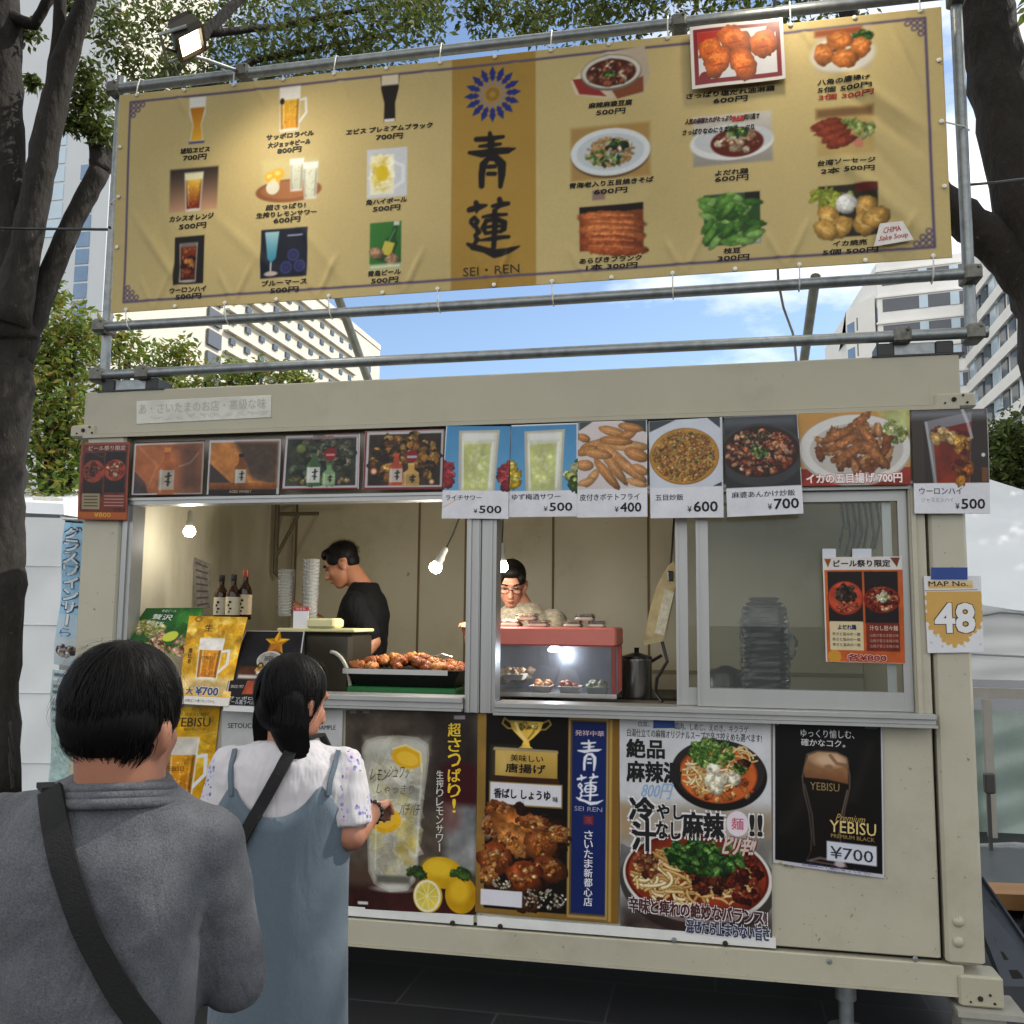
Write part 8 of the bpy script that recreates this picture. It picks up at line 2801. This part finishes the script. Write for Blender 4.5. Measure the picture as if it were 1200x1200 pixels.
for i in range(-2, 7):
    z = zrow - i * fh
    if z < 20 or z + 1.6 > zt_m:
        continue
    q = MB(); F.slab(q, F.L * .06, F.L * .99, z - .85, z + .85, .05); build('window_band', q, M_BAND, bl)
    for fu in (.48, .83):
        q = MB(); F.slab(q, F.L * fu, F.L * (fu + .10), z - .85, z + .85, .12)
        w_ = build('window', q, M_WINW, bl)
    q = MB(); F.slab(q, -.2, F.L + .2, z + 1.05, z + 1.30, .22); build('ledge', q, M_WHT, bl)
F = Face(P0, P1)
for i in range(-4, 6):
    z = zrow - i * fh - 1.0
    if z + 1.3 > zt_l:
        continue
    q = MB(); F.slab(q, F.L * .35, F.L * .62, z - .9, z + .9, .06); build('window', q, M_BAND, bl)
    q = MB(); F.slab(q, F.L * .04, F.L * .28, z - 1.2, z + .6, .06); build('window', q, M_WINB, bl)
    q = MB(); F.slab(q, F.L * .88, F.L * .98, z - .9, z + .9, .06); build('window', q, M_WIN, bl)
F = Face(P2, P3)
zrow = height(1153, 395, 116)
for i in range(-4, 7):
    z = zrow - i * fh
    if z < 14 or z + 1.5 > zt_r:
        continue
    q = MB(); F.slab(q, 0, F.L, z + .95, z + 2.3, .35, .6); build('balcony_band', q, M_WHT, bl)
    for j in range(8):
        u = F.L * (j + .15) / 8
        q = MB(); F.slab(q, u, u + F.L * .085, z - 1.0, z + .9, .05); build('window', q, M_WIN if j % 3 else M_WINW, bl)

# ------------------------------------------------------------------ tents, flag, ramp, cables
M_TENT = paint('tent_white', '#eaedef', .6, var=.03, scale=4, bump=.18, bscale=2.2)
M_TENT2 = paint('tent_roof_white', '#e2e7ec', .6, var=.03, scale=3, bump=.25, bscale=2.0)
M_CLEAR = paint('clear_sheet', '#a3b5ae', .25, var=.12, scale=3, bump=.5, bscale=5, dirt='#c4d0cc', dscale=2)

def wall_grid(q, tl, tr2, br2, bl2, amp, seed, nx=26, ny=40, fold=None):
    """a hanging sheet with soft vertical and tension folds, two-sided with thickness"""
    r = random.Random(seed)
    ph = [r.uniform(0, 6.28) for _ in range(5)]
    n_ = (Vector(tr2) - Vector(tl)).cross(Vector(bl2) - Vector(tl)).normalized()
    b = len(q.v)
    for side in (0, 1):
        for j in range(ny + 1):
            for i in range(nx + 1):
                u, v = i / nx, j / ny
                p = Vector(tl).lerp(Vector(tr2), u).lerp(Vector(bl2).lerp(Vector(br2), u), v)
                z = amp * (math.sin(u * 11 + ph[0] + 1.5 * math.sin(v * 4 + ph[1])) * .5 + math.sin(u * 5 + v * 7 + ph[2]) * .6 + .35 * math.sin(v * 23 + u * 9 + ph[3]))
                q.v.append(p + n_ * (z + side * .006))
    N_ = (nx + 1) * (ny + 1)
    for side in (0, 1):
        for j in range(ny):
            for i in range(nx):
                a = b + side * N_ + j * (nx + 1) + i
                q.f.append((a, a + 1, a + nx + 2, a + nx + 1)); q.m.append(0)

Y_ = 2.8
lt_ = thing('market_tent', 'white market tent with hanging side walls at the left edge behind the tree trunk', 'tent', tuple(Vector((at(20, 900, Y_).x, Y_ + 1, 0))))
g_ = lambda x, y, yy=Y_: at(x, y, yy)
q = MB()
b1, b2 = g_(-60, 600), g_(75, 606)
wall_grid(q, g_(-60, 604), g_(75, 607), g_(64, 986), g_(-60, 983), .012, 6, 40, 60)
build('side_wall', q, M_TENT, lt_, smooth=True)
for y in (664, 733, 813, 895):
    q = MB(); q.tube([g_(-60, y - 2, Y_ - .014), g_(75 - (y - 606) * .028, y, Y_ - .014)], .0035, 6)
    build('seam', q, paint('tent_seam_pale', '#b4babc', .6), lt_)
q = MB()
a_, b_ = b1 + Vector((0, 0, .02)), b2 + Vector((0, 0, .02))
q.loft([[a_, b_, b_ + Vector((0, 2.6, .0)), a_ + Vector((0, 2.6, 0))], [a_ + Vector((.0, .05, .10)), b_ + Vector((-.05, .05, .10)), b_ + Vector((-.05, 2.5, .1)), a_ + Vector((0, 2.5, .1))], [a_.lerp(b_, .35) + Vector((0, 1.2, .35)), a_.lerp(b_, .5) + Vector((0, 1.2, .35)), a_.lerp(b_, .5) + Vector((0, 1.5, .35)), a_.lerp(b_, .35) + Vector((0, 1.5, .35))]])
build('roof', q, M_TENT2, lt_)
for x_ in (b1.x, b2.x - .05):
    for y_ in (Y_ + .05, Y_ + 2.5):
        q = MB(); q.tube([(x_, y_, 0), (x_, y_, b1.z)], .02, 8); build('pole', q, M_WHITE, lt_)
# a little signboard on top of the tent
pc = Pic(0, 0, 40, 22, 60, '#d8d4cc', .05, 81); pc.rect(4, 5, 22, 17, '#c8a030', tex=.3); pc.rect(24, 5, 38, 16, '#c05a6a', tex=.3)
sh = Sheet(pc, at(38, 581, 3.0), at(74, 584, 3.0), at(74, 604, 3.0), at(38, 602, 3.0))
sh.text('祭', (6, 6, 20, 16), '#8a4a1c', .02); sh.text('夏', (26, 6, 36, 15), '#e8d8d8', .02)
sh.make('small_sign', printmat('print_matt', .6), 'small yellow and pink sign just above the left white tent', 'sign', thick=.01)

# tall blue flag lettered in Japanese
fl_ = thing('banner_flag', 'tall narrow light blue flag with white Japanese lettering beside the stall', 'flag', tuple(Vector((at(82, 900, 1.6).x, 1.6, 0))))
pc = Pic(0, 0, 30, 170, 70, '#9ccbea', .06, 82)
pc.rect(0, 110, 30, 140, '#b8d0e0', soft=6); pc.rect(0, 138, 30, 170, '#c8d4da', soft=3)
pc.pile(15, 153, 15, 6, 30, 3.2, ['#8a6a4a', '#c8b0a0', '#4a4a6a', '#2a2a30', '#d8d0c8'], seed=4)
sh = Sheet(pc, at(76, 612, 1.6), at(100, 614, 1.6), at(89, 782, 1.6), at(64, 778, 1.6), bend=lambda U, V: .015 * np.sin(V * 9) + .01 * np.sin(U * 4))
sh.outlined('グラスワインサーバー'[:8], (4, 6, 25, 124), '#e8eef2', '#31506e', .05, .07, vert=True)
sh.text('ら', (6, 126, 22, 136), '#4a78a8', .02)
sh.make('cloth', printmat('print_flag', .7), parent=fl_)
q = MB(); q.tube([(at(101, 614, 1.63).x, 1.63, 0), at(101, 606, 1.63)], .012, 8); q.tube([at(101, 609, 1.63), at(74, 608, 1.63)], .008, 6)
build('pole', q, M_WHITE, fl_)
# printed grey-green sheet standing below the flag
pc = Pic(0, 0, 26, 150, 60, '#b4c8c6', .08, 83)
for k in range(9):
    pc.rect(2, 4 + k * 7, 22, 8 + k * 7, ['#5d6a78', '#c8ccd0', '#8a9098'][k % 3], tex=.3)
pc.rect(0, 70, 26, 150, '#a8c2be', tex=.15)
sh = Sheet(pc, at(62, 784, 1.9), at(90, 788, 1.9), at(86, 935, 1.9), at(56, 930, 1.9), bend=lambda U, V: .015 * np.sin(V * 7))
sh.make('vinyl_sheet', printmat('print_flag', .7), 'pale green vinyl sheet with small printed lines below the blue flag', 'sheet', thick=.008)

# tent at the right
Y_ = 4.2
rt = thing('market_tent', 'white tent with a sloping roof and clear lower curtain right of the stall', 'tent', tuple(Vector((at(1220, 980, Y_).x, Y_ + 1, 0))))
q = MB()
e0, e1, e2 = at(1120, 575, Y_), at(1160, 600, Y_), at(1330, 690, Y_)
wall_grid(q, at(1100, 545, Y_ + 1.4), at(1330, 610, Y_ + 1.8), at(1330, 735, Y_), at(1100, 700, Y_), .012, 5, 30, 24)
build('roof', q, M_TENT2, rt, smooth=True)
q = MB()
wall_grid(q, at(1090, 700, Y_ + .02), at(1330, 735, Y_ + .02), at(1330, 800, Y_ + .02), at(1090, 795, Y_ + .02), .02, 6, 40, 20)
build('valance', q, M_TENT, rt, smooth=True)
q = MB()
q.tube([at(1100 + k * 24, 742 - 30 * math.sin(math.pi * min(1, k / 7)) + k * 1.5, Y_ - .03) for k in range(10)], .012, 8)
q.tube([at(1090, 764, Y_ - .03), at(1330, 776, Y_ - .03)], .008, 6)
build('edge_seam', q, paint('tent_seam', '#9aa0a2', .6), rt)
q = MB(); p0, p1 = at(1090, 806, Y_ - .05), at(1330, 816, Y_ - .05)
q.box(p0.x, p1.x, Y_ - .07, Y_ - .02, p1.z - .04, p1.z + .04)
build('beam', q, paint('tent_beam', '#a9a49c', .5), rt)
q = MB()
wall_grid(q, at(1090, 830, Y_ + .06), at(1330, 838, Y_ + .06), at(1330, 1010, Y_ + .06), at(1090, 1000, Y_ + .06), .03, 8, 40, 30)
build('curtain', q, M_CLEAR, rt, smooth=True)
for x_ in (at(1155, 900, Y_).x, at(1330, 900, Y_).x):
    q = MB(); q.box(x_ - .03, x_ + .03, Y_ - .14, Y_ - .08, 0, p1.z - .045); build('pole', q, paint('tent_beam', '#a9a49c', .5), rt)
q = MB(); p = at(1159, 918, 3.2); q.box(p.x - .03, p.x + .04, 3.18, 3.24, p.z - .07, p.z + .07, c=.01); q.box(p.x - .015, p.x + .005, 3.19, 3.22, 0, p.z - .07); q.box(p.x - .12, p.x + .10, 3.1, 3.3, 0, .03)
tag(build('lamp_post_base', q, paint('post_dark', '#4a4845', .5)), 'thin dark post with a square clamp beside the stall corner', 'post')
# grey rolled sheets, ramp and plank behind the corner
q = MB()
for k in range(3):
    q.tube([at(1120, 996 + k * 9, 3.6), at(1190, 993 + k * 9, 3.55), at(1300, 1003 + k * 9, 3.5)], .035, 10, wob=.2, seed=k)
tag(build('rolled_sheet', q, paint('sheet_grey', '#8f9498', .5, var=.2, bump=.4)), 'grey rolled plastic sheets lying at the foot of the clear curtain', 'rolled sheet')
q = MB()
p0, p1 = at(1150, 1020, 2.6), at(1260, 1030, 2.6)
q.box(p0.x - .3, p1.x, 2.2, 3.3, p0.z - .10, p0.z, c=.01); q.box(p0.x, p0.x + .05, 2.3, 2.35, 0, p0.z - .1); q.box(p1.x - .1, p1.x - .05, 2.3, 2.35, 0, p0.z - .1)
tag(build('low_table', q, paint('table_dark', '#565a5e', .4)), 'dark grey low table top behind the right corner of the stall', 'table')
q = MB()
pts = [at(x, y, yy) for x, y, yy in ((1130, 1046, 1.9), (1290, 1052, 1.9), (1290, 1072, 1.9), (1130, 1064, 1.9))]
q.slab(pts, .25)
tag(build('wood_plank', q, paint('plank_wood', '#b98a58', .6, var=.3, scale=6, stretch=(.3, 3, 3), dirt='#5e3a20', dscale=3)), 'weathered brown plank lying by the dark ramp', 'plank')
rp_ = thing('metal_ramp', 'slotted blue-grey metal ramp sloping down beside the stall corner', 'ramp', tuple(at(1180, 1150, .9)))
q = MB()
R0, R1, R2, R3 = at(1128, 1030, 1.3), at(1150, 1030, 1.35), at(1262, 1190, .75), at(1190, 1190, .7)
def qp(u, v, off=0.0):
    p = R0.lerp(R1, u).lerp(R3.lerp(R2, u), v)
    nn_ = (R1 - R0).cross(R3 - R0).normalized()
    if nn_.dot(CAM_POS - R0) < 0: nn_ = -nn_
    return p + nn_ * off
q.slab([qp(0, 0), qp(1, 0), qp(1, 1), qp(0, 1)], .03)
q.slab([qp(.93, 0, .02), qp(1, 0, .02), qp(1, 1, .02), qp(.93, 1, .02)], .02)
build('plate', q, paint('ramp_metal', '#474d57', .45, metal=.4, var=.12, scale=8), rp_)
for j in range(6):
    for u in (.22, .6):
        q = MB(); v = .18 + j * .13
        q.slab([qp(u, v, .003), qp(u + .22, v, .003), qp(u + .22, v + .06, .003), qp(u, v + .06, .003)], .002)
        build('slot', q, M_DARK, rp_)
# cables
q = MB(); q.tube([at(-60, 266, .2), at(30, 268, .2), at(136, 269, .1), Vector((PXL, .02, at(136, 269, .05).z))], .0075, 6)
tag(build('overhead_cable', q, M_BLACK), 'black cable strung from the left tree trunk to the banner frame', 'cable')
q = MB(); q.tube([Vector((PXR, .05, at(1130, 217, .05).z)), at(1165, 214, .3), at(1230, 206, .5)], .006, 6)
tag(build('overhead_cable', q, M_BLACK), 'black cable running right from the banner frame past the dark trunk', 'cable')
q = MB(); q.tube([at(911, 300, .3), at(912, 330, .3), at(918, 360, .3), at(929, 390, .32), at(932, 410, .34), at(934, 432, .4)], .006, 6)
tag(build('hanging_cable', q, paint('cable_grey', '#9a9ca0', .5)), 'thin grey cable hanging down behind the banner by the right brace', 'cable')
